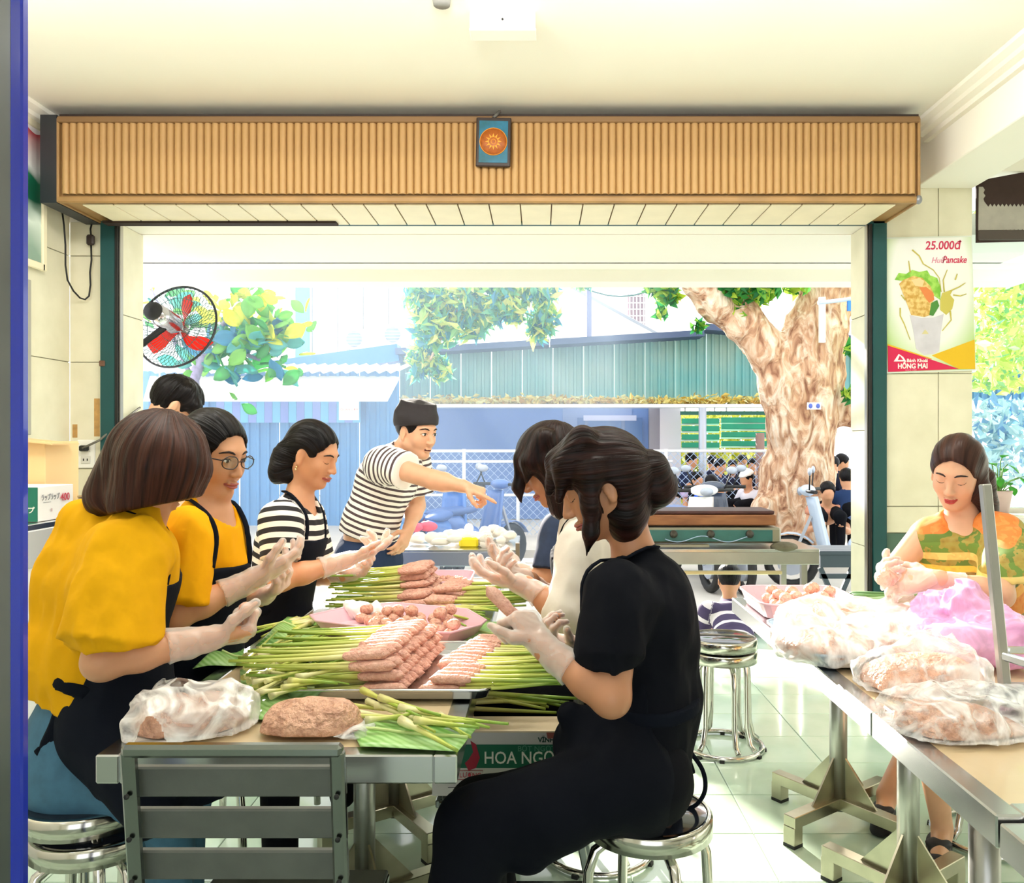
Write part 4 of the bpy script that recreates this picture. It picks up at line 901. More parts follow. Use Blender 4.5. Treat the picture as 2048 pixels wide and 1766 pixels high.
pic = thing('lotus_picture', 'tall framed lotus picture in red white and green on the side wall', 'picture', (XL+.02, 3.6, 2.2))
yy0, yy1, zz0, zz1 = 3.1, 4.07, 2.2, 2.88; xw = XL+.03
for c_, d_ in (((xw, yy1, (zz0+zz1)/2), (.02, .035, zz1-zz0+.035)), ((xw, yy0, (zz0+zz1)/2), (.02, .035, zz1-zz0+.035)), ((xw, (yy0+yy1)/2, zz1), (.02, yy1-yy0, .035)), ((xw, (yy0+yy1)/2, zz0), (.02, yy1-yy0, .035))): MB().box(c_, d_, ch=.004).build('frame_bar', M('frame_cream', '#ede3c4', .5), pic)
m, N, L, b = node_mat('lotus_print'); tc = N.new('ShaderNodeTexCoord'); sp = N.new('ShaderNodeSeparateXYZ'); L.new(tc.outputs['Generated'], sp.inputs[0])
nz = N.new('ShaderNodeTexNoise'); nz.inputs['Scale'].default_value = 3; L.new(tc.outputs['Generated'], nz.inputs[0]); ma = N.new('ShaderNodeMath'); ma.operation = 'MULTIPLY_ADD'; ma.inputs[1].default_value = .5; L.new(nz.outputs[0], ma.inputs[0]); L.new(sp.outputs[2], ma.inputs[2])
r = ramp(N, [(.25, '#8aa595'), (.42, '#d8e5da'), (.52, '#0f5a44'), (.7, '#1c7a5a'), (.74, '#ffffff'), (1.0, '#f7eef0'), (1.15, '#c22a3a')]); L.new(ma.outputs[0], r.inputs[0]); L.new(r.outputs[0], b.inputs['Base Color'])
ma2 = N.new('ShaderNodeMath'); ma2.operation = 'MULTIPLY'; ma2.inputs[1].default_value = .8; L.new(ma.outputs[0], ma2.inputs[0]); L.new(ma2.outputs[0], r.inputs[0])
MB().box((xw-.004, (yy0+yy1)/2, (zz0+zz1)/2), (.008, yy1-yy0, zz1-zz0)).build('print', m, pic)
o = MB().box((XL+.0085, 3.6, 1.75), (.012, .8, .75), ch=.003).build('notice_board', M('board_grey', '#a8a69c', .6)); tag(o, 'grey panel on the side wall below the lotus picture', 'panel')
MB().box((-2.342, 4.13, 2.69), (.078, .40, .42)).build('shadow_panel', M('gap_shadow_black', '#1b2027', .5), sb)  # dark box put in for the shadow between shutter box and wall
# ---- wall fan outside (at rest)
fn = thing('wall_fan', 'wall mounted fan with red blades and chrome motor seen from behind', 'fan', P(285, 648, 5.0)); D = 5.02
c = P(345, 648, D); ax = Vector((.16, .95, -.26)).normalized(); u = ax.cross(Vector((0, 0, 1))).normalized(); v_ = u.cross(ax)
rt = Matrix((u, v_, ax)).transposed()
cg = MB()
for k in range(54):
    a = 2*math.pi*k/54; d = u*math.cos(a)+v_*math.sin(a)
    cg.tube([c+ax*.04+d*.05, c+ax*.03+d*.14, c-ax*.0+d*.24, c+ax*.04+d*.262], .0018, 4); cg.tube([c+ax*.15+d*.05, c+ax*.14+d*.16, c+ax*.09+d*.24, c+ax*.04+d*.262], .0018, 4)
for r_, o_ in ((.10, .036), (.18, .018)): cg.tube([c+ax*o_+(u*math.cos(a)+v_*math.sin(a))*r_ for a in [2*math.pi*k/40 for k in range(40)]], .002, 5, closed=True)
cg.build('guard_wire', M('guard_green_wire', '#3d6660', .4, .4), fn)['kind'] = 'stuff'
MB().tube([c+ax*.04+(u*math.cos(a)+v_*math.sin(a))*.264 for a in [2*math.pi*k/48 for k in range(48)]], .0075, 8, closed=True).build('guard_rim', M('rim_black', '#23262b', .4), fn)
m_red = M('fan_blade_red', '#f0321e', .3, translu=.4)
for k in range(3):
    a0 = math.pi*.5+2*math.pi*k/3-.25
    def bl(uu, vv):
        rr = .03+.2*uu; w__ = (vv-.5)*(.35+.35*math.sin(math.pi*uu)); a = a0+w__+.25*uu; d = u*math.cos(a)+v_*math.sin(a); return c+ax*(.09+.05*(vv-.5))+d*rr
    MB().sheet(bl, 8, 5, .003).build('blade', m_red, fn)
MB().lathe([(0, -.19), (.055, -.19), (.062, -.11), (.062, .0), (.05, .03), (.02, .05), (.02, .1), (.035, .1), (.035, .13), (0, .13)], c, 24, rt).build('motor', M('motor_chrome', '#c4c2c8', .18, 1.0, var=.3, vs=8, stretch=(1, 1, .1)), fn)
MB().lathe([(0, -.225), (.045, -.22), (.056, -.2), (.056, -.188), (0, -.188)], c, 20, rt).build('motor_cap', BLACK, fn)
MB().tube([c-ax*.08+Vector((0, 0, -.05)), P(282, 690, D), P(240, 700, 4.75), P(232, 705, 4.62)], .02, 8).build('bracket', BLACK, fn)
# ---- poster on the pillar
po = thing('food_poster', 'green and white pancake poster priced 25.000 on the cream pillar', 'poster', P(1860, 740, YB-.02)); D = YB-.014; s_ = D/F
pc = lambda x, y, o=0: P(x, y, D)-Vector((0, o, 0))
def flat(pts, col, o=0.0, nm='print_shape', m=None):
    q = [(p[0]*s_, -p[1]*s_) for p in pts]; return MB().prism(q, pc(0, 0, o)-Vector((0, 0, 0)), (1, 0, 0), (0, 0, 1), .0008).build(nm, m or M('print_'+col.strip('#'), col, .45), po)
m, N, L, b = node_mat('poster_ground'); tc = N.new('ShaderNodeTexCoord'); gr_ = N.new('ShaderNodeTexGradient'); gr_.gradient_type = 'SPHERICAL'; mp = N.new('ShaderNodeMapping'); mp.inputs['Location'].default_value = (-.62, 0, -.72); mp.inputs['Scale'].default_value = (1.2, 0, 1.05); L.new(tc.outputs['Generated'], mp.inputs[0]); L.new(mp.outputs[0], gr_.inputs[0])
r = ramp(N, [(0, '#6fae2c'), (.22, '#a5cd62'), (.5, '#eef0ea'), (1, '#f3f1f4')]); L.new(gr_.outputs['Fac'], r.inputs[0]); L.new(r.outputs[0], b.inputs['Base Color']); b.inputs['Roughness'].default_value = .35
flat([(1766, 478), (1942, 474), (1950, 738), (1776, 744)], '', 0, 'board', m)
for o_ in po.children: pass
MB().prism([(p[0]*s_, -p[1]*s_) for p in ((1764, 475), (1944, 471), (1952, 741), (1774, 747))], pc(0, 0, 0)+Vector((0, .012, 0)), (1, 0, 0), (0, 0, 1), .011).build('backing', M('poster_back', '#dfe5da', .5), po)
flat([(1775, 690), (1918, 738), (1776, 744)], '#d3174f', .0012); flat([(1863, 711), (1949, 679), (1950, 738), (1918, 738)], '#e2b714', .001)
flat([(1775, 688), (1863, 717), (1863, 719), (1775, 691)], '#e8b91a', .0016)
m_cup = M('print_cup', '#d3d0da', .45, var=.12, vs=12); flat([(1819, 630), (1842, 636), (1866, 635), (1887, 628), (1881, 668), (1878, 702), (1868, 708), (1848, 710), (1832, 698), (1826, 660)], '', .0014, m=m_cup)
flat([(1843, 668), (1850, 659), (1857, 668)], '#d9cf9a', .0024)
m_nood = M('print_noodle', '#c99a44', .5, var=.5, vs=45, col2='#e8c981', c2fac=(.4, .6)); flat([(1798, 568), (1806, 560), (1826, 552), (1844, 556), (1860, 572), (1868, 590), (1864, 610), (1868, 628), (1848, 634), (1822, 630), (1812, 604)], '', .0022, m=m_nood)
m_let = M('print_lettuce', '#79ba3a', .5, var=.5, vs=30, col2='#a8d860', c2fac=(.4, .6)); flat([(1789, 560), (1797, 546), (1812, 548), (1824, 540), (1838, 544), (1854, 541), (1860, 551), (1874, 556), (1881, 575), (1880, 600), (1868, 592), (1856, 572), (1838, 556), (1806, 562)], '', .0018, m=m_let)
flat([(1838, 575), (1852, 574), (1866, 586), (1868, 600), (1858, 606), (1850, 596)], '#e08548', .0028); flat([(1822, 560), (1838, 556), (1848, 562), (1844, 574), (1830, 572)], '#f0cf9a', .0027)
flat([(1862, 606), (1874, 600), (1878, 612), (1866, 632), (1858, 630)], '#4c8a3a', .0026)
m_oil = M('print_oil', '#c9bd5a', .4); flat([(1880, 600), (1884, 586), (1896, 582), (1906, 578), (1900, 590), (1908, 600), (1904, 618), (1892, 630), (1880, 620)], '', .002, m=m_oil)
for q in (((1824, 500), (1838, 512), (1846, 528), (1866, 540), (1878, 556), (1882, 584)), ((1900, 582), (1918, 574), (1930, 566)), ((1906, 590), (1920, 592), (1932, 588)), ((1888, 584), (1886, 560), (1894, 540)), ((1900, 622), (1902, 640), (1892, 652), (1884, 662)), ((1800, 616), (1800, 632), (1808, 648), (1814, 664), (1820, 680)), ((1810, 600), (1802, 590)), ((1820, 545), (1818, 530), (1817, 522)), ((1910, 560), (1914, 548))):
    MB().tube([pc(x, y, .003) for x, y in q], [.004-.0025*k/len(q) for k in range(len(q))], 5).build('splash', m_oil, po)
mr = M('print_price_red', '#cc2f57', .5)
lettering('25.000đ', .062, pc(1850, 499, .0012), (1, 0, .012), (0, 0, 1), mr, po, bold=.0012, shear=.12, sx=.9)
lettering('Huế', .042, pc(1862, 526, .0012), (1, 0, .01), (0, 0, 1), M('print_pink', '#d88aa0', .5), po, shear=.3, bold=.0004, sx=.9)
lettering('Pancake', .05, pc(1884, 526, .0012), (1, 0, .01), (0, 0, 1), mr, po, shear=.3, bold=.001, sx=.78)
lettering('Bánh Khoái', .024, pc(1813, 724, .0022), (1, 0, 0), (0, 0, 1), mwht, po, bold=.0005)
lettering('HỒNG MAI', .036, pc(1795, 737, .0022), (1, 0, .01), (0, 0, 1), mwht, po, bold=.0012, sx=.88)
lettering('SINCE 1989', .012, pc(1810, 742, .0022), (1, 0, .01), (0, 0, 1), M('print_rose', '#e88aa8', .5), po)
flat([(1787, 723), (1797, 708), (1806, 714), (1812, 723)], '#fbfaf6', .0022); flat([(1795, 720), (1799, 711), (1806, 720)], '#d3174f', .0026)
# ---- dark roller blind in the side window
bl_ = thing('window_blind', 'dark brown blind with a zigzag trimmed pale edge in the side window', 'blind', P(2000, 480, YB+.05)); D = YB+.03
zzg = [(X(1954, D), Z(486, D)), (X(2150, D), Z(478, D)), (X(2150, D), Z(330, D)), (X(1954, D), Z(372, D))]
MB().prism([(X(1953, D), Z(485, D)), (X(2150, D), Z(480, D)), (X(2150, D), Z(325, D)), (X(1953, D), Z(362, D))], (0, D+.01, 0), (1, 0, 0), (0, 0, 1), .01).build('fabric', M('blind_brown', '#3b2a26', .9, var=.15, vs=30), bl_)
pts = []; x = 1956
while x < 2150: pts += [(x, 460-.02*(x-1956)), (x+4, 466-.02*(x-1956))]; x += 8
up = []; x = 2148
while x > 1972: up += [(x, 408+.0*x), (x-4, 414)]; x -= 8
pale = pts+[(2150, 456)]+up+[(1968, 404), (1966, 398), (1970, 392), (1966, 386), (1969, 380), (1965, 374), (1957, 374)]
MB().prism([(X(a, D), Z(b_, D)) for a, b_ in pale], (0, D-.001, 0), (1, 0, 0), (0, 0, 1), .003).build('pale_trim', M('blind_trim_grey', '#a9a499', .8, var=.1, vs=20), bl_)
MB().box(((X(1955, D)+X(2150, D))/2, D-.004, Z(471, D)), (X(2150, D)-X(1955, D), .02, .055), ch=.006).build('bottom_rail', M('blind_rail', '#4b413b', .6), bl_)
# ---- potted plant on the window sill
pp = thing('potted_plant', 'small green plant in a pale pink pot on the window sill', 'plant', P(1998, 1040, YB+.05)); D = YB+.05
MB().lathe([(.045, .956), (.06, 1.05), (.066, 1.08), (.06, 1.08), (.05, 1.06), (0, 1.06)], (X(1998, D), D, 0), 20).build('pot', M('pot_pink', '#c9b1ab', .6), pp)
for k in range(16):
    a = R_.uniform(0, 6.28); rr = R_.uniform(.02, .11); z1 = R_.uniform(1.1, 1.26); e = Vector((X(2000, D)+rr*math.cos(a), D+rr*math.sin(a)*.6, z1))
    st_ = MB().tube([(X(1998, D), D, 1.05), ((X(1998, D)+e.x)/2, (D+e.y)/2, z1-.02), e], .003, 5).build('stem', M('stem_green', '#5f8a3a', .6), pp)
    q = Matrix.Rotation(a, 3, 'Z') @ Matrix.Rotation(R_.uniform(-.2, .9), 3, 'Y')
    MB().sheet(lambda u, v__: e+q @ Vector((u*.075, (v__-.5)*.045*math.sin(math.pi*(u*.94+.03)), .008*math.sin(math.pi*u))), 5, 2, .001).build('leaf', M('plant_leaf_green', '#4fae3a', .45, translu=.4), st_)
# ================================================================ food, trays, leaves, bags
m, N, L, b = node_mat('lemongrass_stalk'); m_stalk = m
tc = N.new('ShaderNodeTexCoord'); sp = N.new('ShaderNodeSeparateXYZ'); L.new(tc.outputs['Object'], sp.inputs[0]); mr_ = N.new('ShaderNodeMapRange'); mr_.inputs['From Min'].default_value = .02; mr_.inputs['From Max'].default_value = .36; L.new(sp.outputs[0], mr_.inputs[0])
oi = N.new('ShaderNodeObjectInfo'); ad = N.new('ShaderNodeMath'); ad.operation = 'MULTIPLY_ADD'; ad.inputs[1].default_value = .5; ad.inputs[2].default_value = -.2; L.new(oi.outputs['Random'], ad.inputs[0]); a2 = N.new('ShaderNodeMath'); a2.operation = 'ADD'; L.new(ad.outputs[0], a2.inputs[0]); L.new(mr_.outputs[0], a2.inputs[1])
r = ramp(N, [(0, '#f2ecb4'), (.3, '#e2e080'), (.65, '#bccb52'), (1, '#8cb040')]); L.new(a2.outputs[0], r.inputs[0])
mpn = N.new('ShaderNodeMapping'); mpn.inputs['Scale'].default_value = (2, 90, 90); L.new(tc.outputs['Object'], mpn.inputs[0]); nz = N.new('ShaderNodeTexNoise'); nz.inputs['Scale'].default_value = 2; L.new(mpn.outputs[0], nz.inputs[0])
mxc = N.new('ShaderNodeMix'); mxc.data_type = 'RGBA'; mxc.blend_type = 'MULTIPLY'; mxc.inputs[0].default_value = .35; L.new(r.outputs[0], mxc.inputs[6]); L.new(nz.outputs[0], mxc.inputs[7]); L.new(mxc.outputs[2], b.inputs['Base Color']); b.inputs['Roughness'].default_value = .38
m_meat = M('minced_meat', '#e4b3a0', .4, var=.3, vs=70, bump=.45, bs=160, col2='#c48a78', sub=.15, c2fac=(.25, .6))
m_meatb = M('minced_meat_block', '#dcab90', .38, var=.3, vs=45, bump=.7, bs=90, col2='#a8755d', sub=.1, c2fac=(.25, .55))
m_ball = M('meatball', '#e8b8a2', .4, var=.35, vs=80, bump=.6, bs=120, col2='#c07f6a', sub=.15, c2fac=(.25, .55))
def stalk_mesh(seed, L0=.10, L1=.36, r0=.0065, r1=.0035, bend=.015, n=7, bulb=False):
    rr = random.Random(seed); b = MB(); w1, w2 = rr.uniform(-bend, bend), rr.uniform(-bend, bend)
    pts = [Vector((L0+(L1-L0)*i/n, w1*(i/n)**2, w2*(i/n)**2)) for i in range(n+1)]
    rs = [r0+(r1-r0)*(i/n)**.8 for i in range(n+1)]
    if bulb: rs[0] = r0*1.35; rs[1] = r0*1.2
    b.tube(pts, rs, 7)
    m_ = b.mesh('stalk'); m_.materials.append(m_stalk); return m_
def meat_mesh(seed, L0=0.0, L1=.118, r=.0145):
    rr = random.Random(seed); b = MB(); n = 9; seg = 10; vs = []
    for i in range(n+1):
        t = i/n; e = math.sqrt(max(0, 1-abs(2*t-1)**5))*(1-.28*t)
        for k in range(seg):
            a = 2*math.pi*k/seg; q = r*e*(1+rr.uniform(-.12, .12)); vs.append((L0+(L1-L0)*t, q*math.cos(a), q*math.sin(a)))
    fs = [(i*seg+k, i*seg+(k+1) % seg, (i+1)*seg+(k+1) % seg, (i+1)*seg+k) for i in range(n) for k in range(seg)]
    b.add([(-v[0], v[1], v[2]) if False else v for v in vs], [f[::-1] for f in fs], 0, True); m_ = b.mesh('meat'); m_.materials.append(m_meat); return m_
STK = [stalk_mesh(i) for i in range(4)]; MEA = [meat_mesh(i) for i in range(4)]
def skewer(loc, rz, label, group, ry=0.0, k=None, s=1.0):
    t = thing('meat_skewer', label, 'skewer', loc, group, rot=(R_.uniform(-.4, .4), ry, rz)); t.scale = (s, s, s)
    for nm, ms in (('meat', MEA), ('stalk', STK)):
        o = bpy.data.objects.new(nm, ms[R_.randrange(4)]); COL.objects.link(o); o.parent = t; WORG[o.name] = Vector(loc)
    return t
ORD = ('first', 'second', 'third', 'fourth', 'fifth', 'sixth', 'seventh', 'eighth', 'ninth', 'tenth', 'eleventh', 'twelfth', 'thirteenth', 'fourteenth')
LAY = ('bottom', 'second', 'third', 'fourth', 'fifth')
# near steel tray with two piles
def tray(name, label, poly, z, h, mat, wall=.018, cat='tray', flare=.02):
    """shallow tray with flat floor and flared rim; poly: outline (ccw) of the rim in world xy"""
    t = thing(name, label, cat, (sum(p[0] for p in poly)/len(poly), sum(p[1] for p in poly)/len(poly), z)); cx, cy = t.location.x, t.location.y
    def ring(k, zz): return [(cx+(x-cx)*k, cy+(y-cy)*k, zz) for x, y in poly]
    kk = 1-flare*2.2; n = len(poly); rows = [ring(kk, z), ring(1-.01, z+h*.9), ring(1, z+h), ring(1-.022, z+h), ring(kk-.02, z+.004)]
    b = MB(); b.add(sum(rows, []), [(i*n+k, i*n+(k+1) % n, (i+1)*n+(k+1) % n, (i+1)*n+k) for i in range(4) for k in range(n)]+[tuple(range(n-1, -1, -1)), tuple(4*n+k for k in range(n))])
    b.build('tray_pan', mat, t)
    MB().tube([Vector(p) for p in ring(1.0, z+h)], .004, 6, closed=True).build('rim', mat, t)
    return t
def rrect(x0, x1, y0, y1, c, rot=0.0, n=3):
    pts = []; mx_, my_ = (x0+x1)/2, (y0+y1)/2
    for cx_, cy_, a0 in ((x1-c, y1-c, 0), (x0+c, y1-c, 90), (x0+c, y0+c, 180), (x1-c, y0+c, 270)):
        for k in range(n+1): a = math.radians(a0+90*k/n); pts.append((cx_+c*math.cos(a), cy_+c*math.sin(a)))
    cr, sr = math.cos(rot), math.sin(rot)
    return [(mx_+(x-mx_)*cr-(y-my_)*sr, my_+(x-mx_)*sr+(y-my_)*cr) for x, y in pts]
m_tray = M('tray_steel', '#c3c3c4', .2, 1.0); m_pink = M('tray_pink', '#e5b8c6', .35, var=.05, vs=4)
tray('steel_tray', 'steel tray of two leaning skewer piles on the lemongrass table', rrect(-.595, -.11, 1.88, 2.33, .03), .757, .022, m_tray)
for r_ in range(13):
    y = 1.905+.031*r_
    for l in range(4 if r_ < 11 else 3):
        x = -.305+.004*r_+R_.uniform(-.006, .006)-.012*l
        skewer((x, y+R_.uniform(-.003, .003)+.012*(l % 2), .778+.0255*l), math.pi+R_.uniform(-.06, .06)+.10-.01*r_, 'meat skewer of the tall steel tray stack, %s column from the chair, %s layer' % (ORD[r_], LAY[l]), 'skewers of the tall stack on the steel tray', R_.uniform(-.02, .05)+.03*(l > 0))
for r_ in range(14):
    y = 1.90+.030*r_
    for l in range(2):
        x = -.345+.0085*r_+R_.uniform(-.005, .005)+.02*l
        if x < -.29: x += .03
        skewer((x+.035, y+R_.uniform(-.003, .003), .776+.024*l), R_.uniform(-.05, .05)-.02, 'meat skewer of the low steel tray row, %s from the chair, %s layer' % (ORD[r_], LAY[l]), 'skewers of the low row on the steel tray', R_.uniform(-.03, .03), s=.9)
# far piles
tray('steel_tray', 'steel tray of skewers nearer the chef', rrect(-.62, -.20, 2.86, 3.24, .03), .757, .02, m_tray)
for r_ in range(9):
    y = 2.90+.034*r_
    for l in range(2 if r_ < 3 else 5):
        skewer((-.385+.002*r_+R_.uniform(-.006, .006)-.008*l, y+.012*(l % 2), .778+.0255*l), math.pi+R_.uniform(-.08, .08)+.12, 'meat skewer of the high stack behind the pink tray, %s column from it, %s layer' % (ORD[r_], LAY[l]), 'skewers of the high stack behind the pink tray', R_.uniform(-.02, .05)+.02*l)
for r_ in range(7):
    y = 2.84+.034*r_
    for l in range(3 if r_ > 1 else 2):
        skewer((-.41+.006*r_+R_.uniform(-.005, .005)+.01*l, y, .774+.0245*l), R_.uniform(-.05, .05)-.04, 'meat skewer of the low row behind the pink tray, %s from it, %s layer' % (ORD[r_], LAY[l]), 'skewers of the row behind the pink tray', R_.uniform(-.03, .03))
# pink trays with meatballs
pk_poly = [(X(617, 2.58), 2.60), (X(628, 2.50), 2.52), (X(800, 2.36), 2.375), (X(900, 2.35), 2.365), (X(960, 2.46), 2.46), (X(972, 2.52), 2.53), (X(935, 2.68), 2.69), (X(790, 2.80), 2.80), (X(700, 2.74), 2.74)]
tray('pink_tray', 'pink melamine tray of meatballs in the middle of the lemongrass table', pk_poly, .757, .04, m_pink, flare=.05)
BALL = []
for i in range(4):
    rr = random.Random(40+i); b = MB().ell((0, 0, .018), (.02, .019, .018), 11, 8, fn=lambda v: v*(1+rr.uniform(-.06, .06)))
    mm = b.mesh('ball'); mm.materials.append(m_ball); BALL.append(mm)
def ball(loc, label, group, s=1.0):
    o = bpy.data.objects.new('meatball', BALL[R_.randrange(4)]); COL.objects.link(o); o.location = loc; o.rotation_euler = (0, 0, R_.uniform(0, 6.3)); o.scale = (s*R_.uniform(.95, 1.15), s, s*R_.uniform(.9, 1.05)); tag(o, label, 'meatball', group); return o
pl_ = []
def scatter(n, reg, z, label, group, s=1.0, rad=.032):
    pts = []
    for _ in range(4000):
        if len(pts) >= n: break
        x, y, D = reg(); p = P(x, y, D); q = (p.x, p.y)
        if all((q[0]-a)**2+(q[1]-b_)**2 > (rad*s)**2 for a, b_ in pts): pts.append(q); ball((p.x, p.y, z), label, group, s)
    return pts
p_ = scatter(34, lambda: (R_.uniform(705, 850)+R_.uniform(0, 70), 0, R_.uniform(2.42, 2.68)), .762, 'meatball on the pink tray of the lemongrass table', 'meatballs on the middle pink tray')
for k in range(12):
    a, b_ = R_.choice(p_[:18]); ball((a+.012, b_+.012, .787), 'meatball on the pink tray of the lemongrass table', 'meatballs on the middle pink tray')
tray('pink_tray', 'pink tray of small meat scraps in front of the charcoal counter', rrect(X(822, 3.4), X(945, 3.4), 3.26, 3.56, .04), .757, .03, m_pink)
scatter(26, lambda: (R_.uniform(845, 930), 0, R_.uniform(3.32, 3.46)), .762, 'small meat scrap on the far pink tray', 'meat scraps on the far pink tray', .6)
tray('pink_tray', 'pink tray of meatballs at the end of the bagged meat table', rrect(X(1492, 2.95), X(1690, 2.95), 2.72, 3.08, .05), .755, .05, m_pink, flare=.05)
p_ = scatter(20, lambda: (R_.uniform(1535, 1662), 0, R_.uniform(2.8, 3.0)), .762, 'pinkish meatball on the tray by the bagged meat', 'meatballs on the tray by the bagged meat', 1.15)
for a, b_ in p_[:9]: ball((a+.014, b_+.01, .792), 'pinkish meatball on the tray by the bagged meat', 'meatballs on the tray by the bagged meat', 1.1)
# ---- loose lemongrass
LG = [stalk_mesh(60+i, 0, L_, r_, .0035, .03, 8, True) for i, (L_, r_) in enumerate(((.36, .008), (.32, .0075), (.40, .0085), (.28, .007)))]
def lemongrass(a, b_, label, group, s=1.0):
    a, b_ = Vector(a), Vector(b_); d = b_-a; o = bpy.data.objects.new('lemongrass', LG[R_.randrange(4)]); COL.objects.link(o); o.location = a; o.rotation_euler = d.to_track_quat('X', 'Z').to_euler(); k = d.length/.34; o.scale = (k, s, s); tag(o, label, 'lemongrass', group); WORG[o.name] = a; return o
lab = 'trimmed lemongrass stalk lying loose on the banana leaf before the steel tray'; g = 'loose lemongrass before the steel tray'
zt0 = .768
def TZ(px, py, z): D = (CH-z)*F/(py-CY); return P(px, py, D)
for (a, b_), dz in zip((((672, 1408), (900, 1432)), ((735, 1402), (905, 1465)), ((725, 1380), (850, 1440)), ((810, 1432), (960, 1448)), ((830, 1440), (955, 1455)), ((815, 1425), (1030, 1452)), ((700, 1425), (880, 1445)), ((730, 1440), (830, 1430)), ((760, 1395), (880, 1430)), ((750, 1412), (890, 1418)), ((860, 1436), (962, 1470)), ((880, 1430), (935, 1462)), ((800, 1415), (940, 1440)), ((690, 1432), (850, 1428))), (0, .012, .024, .02, .03, .01, .0, .02, .03, .012, .0, .02, .03, .01)):
    lemongrass(TZ(*a, zt0+dz), TZ(*b_, zt0+dz+.004), lab, g, .82)
lemongrass(TZ(802, 1440, .785), TZ(916, 1499, .768), 'thick single lemongrass stalk pointing at the table corner', None, 1.0)
lab = 'cut lemongrass stalk in the loose heap beside the open meat bag'; g = 'loose lemongrass beside the open meat bag'
for k in range(58):
    a = (R_.uniform(478, 600), R_.uniform(1292, 1400)); an = R_.gauss(-.45, .35); l = R_.uniform(70, 150); b_ = (a[0]+l*math.cos(an), a[1]+l*math.sin(an)*.8)
    if b_[1] > 1405: continue
    z = .768+R_.uniform(0, .045); lemongrass(TZ(*a, z), TZ(b_[0], max(b_[1], 1262), z+R_.uniform(-.01, .012)), lab, g, R_.uniform(.5, .95))
lab = 'green lemongrass stalk in the loose bunch behind the pink tray'; g = 'loose lemongrass behind the pink tray'
for k in range(14):
    a = (R_.uniform(850, 900), R_.uniform(1205, 1222)); lemongrass(TZ(*a, .775), TZ(a[0]+R_.uniform(80, 130), a[1]+R_.uniform(8, 34), .775), lab, g)
for k in range(10):
    a = (R_.uniform(590, 640), R_.uniform(1222, 1262)); lemongrass(TZ(*a, .768), TZ(a[0]-R_.uniform(70, 110), a[1]+R_.uniform(12, 40), .766), 'thin green stalk lying beside the left rim of the pink tray', 'thin stalks beside the pink tray', .8)
# ---- banana leaves
m, N, L, b = node_mat('banana_leaf'); tc = N.new('ShaderNodeTexCoord'); wv = N.new('ShaderNodeTexWave'); wv.inputs['Scale'].default_value = 30; wv.inputs['Distortion'].default_value = 1.5; wv.bands_direction = 'DIAGONAL'; L.new(tc.outputs['Object'], wv.inputs[0]); nz = N.new('ShaderNodeTexNoise'); nz.inputs['Scale'].default_value = 6; L.new(tc.outputs['Object'], nz.inputs[0])
mm = N.new('ShaderNodeMath'); mm.operation = 'MULTIPLY_ADD'; mm.inputs[1].default_value = .25; L.new(wv.outputs[1], mm.inputs[0]); L.new(nz.outputs[0], mm.inputs[2])
r = ramp(N, [(.3, '#4f8f3a'), (.55, '#7fb35a'), (.8, '#a9cf8c')]); L.new(mm.outputs[0], r.inputs[0]); L.new(r.outputs[0], b.inputs['Base Color']); b.inputs['Roughness'].default_value = .3; m_ban = m
m_rib = M('leaf_midrib', '#c3d68c', .4)
def banana(label, corners, z, wave=.008, rib=True):
    """four corners in the photograph's pixels on the plane z: near-left, near-right, far-right, far-left"""
    q = [TZ(x, y, z) for x, y in corners]; t = thing('banana_leaf', label, 'leaf', sum(q, Vector())/4)
    def fn(u, v): p = (q[0]*(1-u)+q[1]*u)*(1-v)+(q[3]*(1-u)+q[2]*u)*v; return p+Vector((0, 0, wave*(math.sin(5*u+3*v)*.5+.5)*min(1, 4*min(u, 1-u, v, 1-v)+.25)))
    MB().sheet(fn, 14, 8, .0012).build('blade', m_ban, t)
    if rib: MB().tube([fn(i/10, .5)+Vector((0, 0, .002)) for i in range(11)], .004, 6).build('midrib', m_rib, t)
banana('banana leaf laid over the near table edge beside the carton', ((720, 1493), (916, 1502), (955, 1455), (690, 1432)), .757, .006)
banana('banana leaf under the loose lemongrass heap', ((485, 1440), (640, 1440), (620, 1330), (480, 1340)), .756)
banana('banana leaf standing behind the open meat bag, below the gloved fist', ((385, 1340), (480, 1330), (560, 1300), (440, 1296)), .757, .03)
banana('broad banana leaf beside the left end of the pink tray', ((510, 1296), (615, 1292), (680, 1228), (575, 1236)), .757, .035)
banana('banana leaf sticking out behind the right end of the pink tray', ((930, 1290), (1010, 1300), (1020, 1246), (925, 1240)), .756, .01)
banana('banana leaf under the high skewer stack', ((650, 1215), (830, 1212), (835, 1185), (690, 1180)), .756, .005)
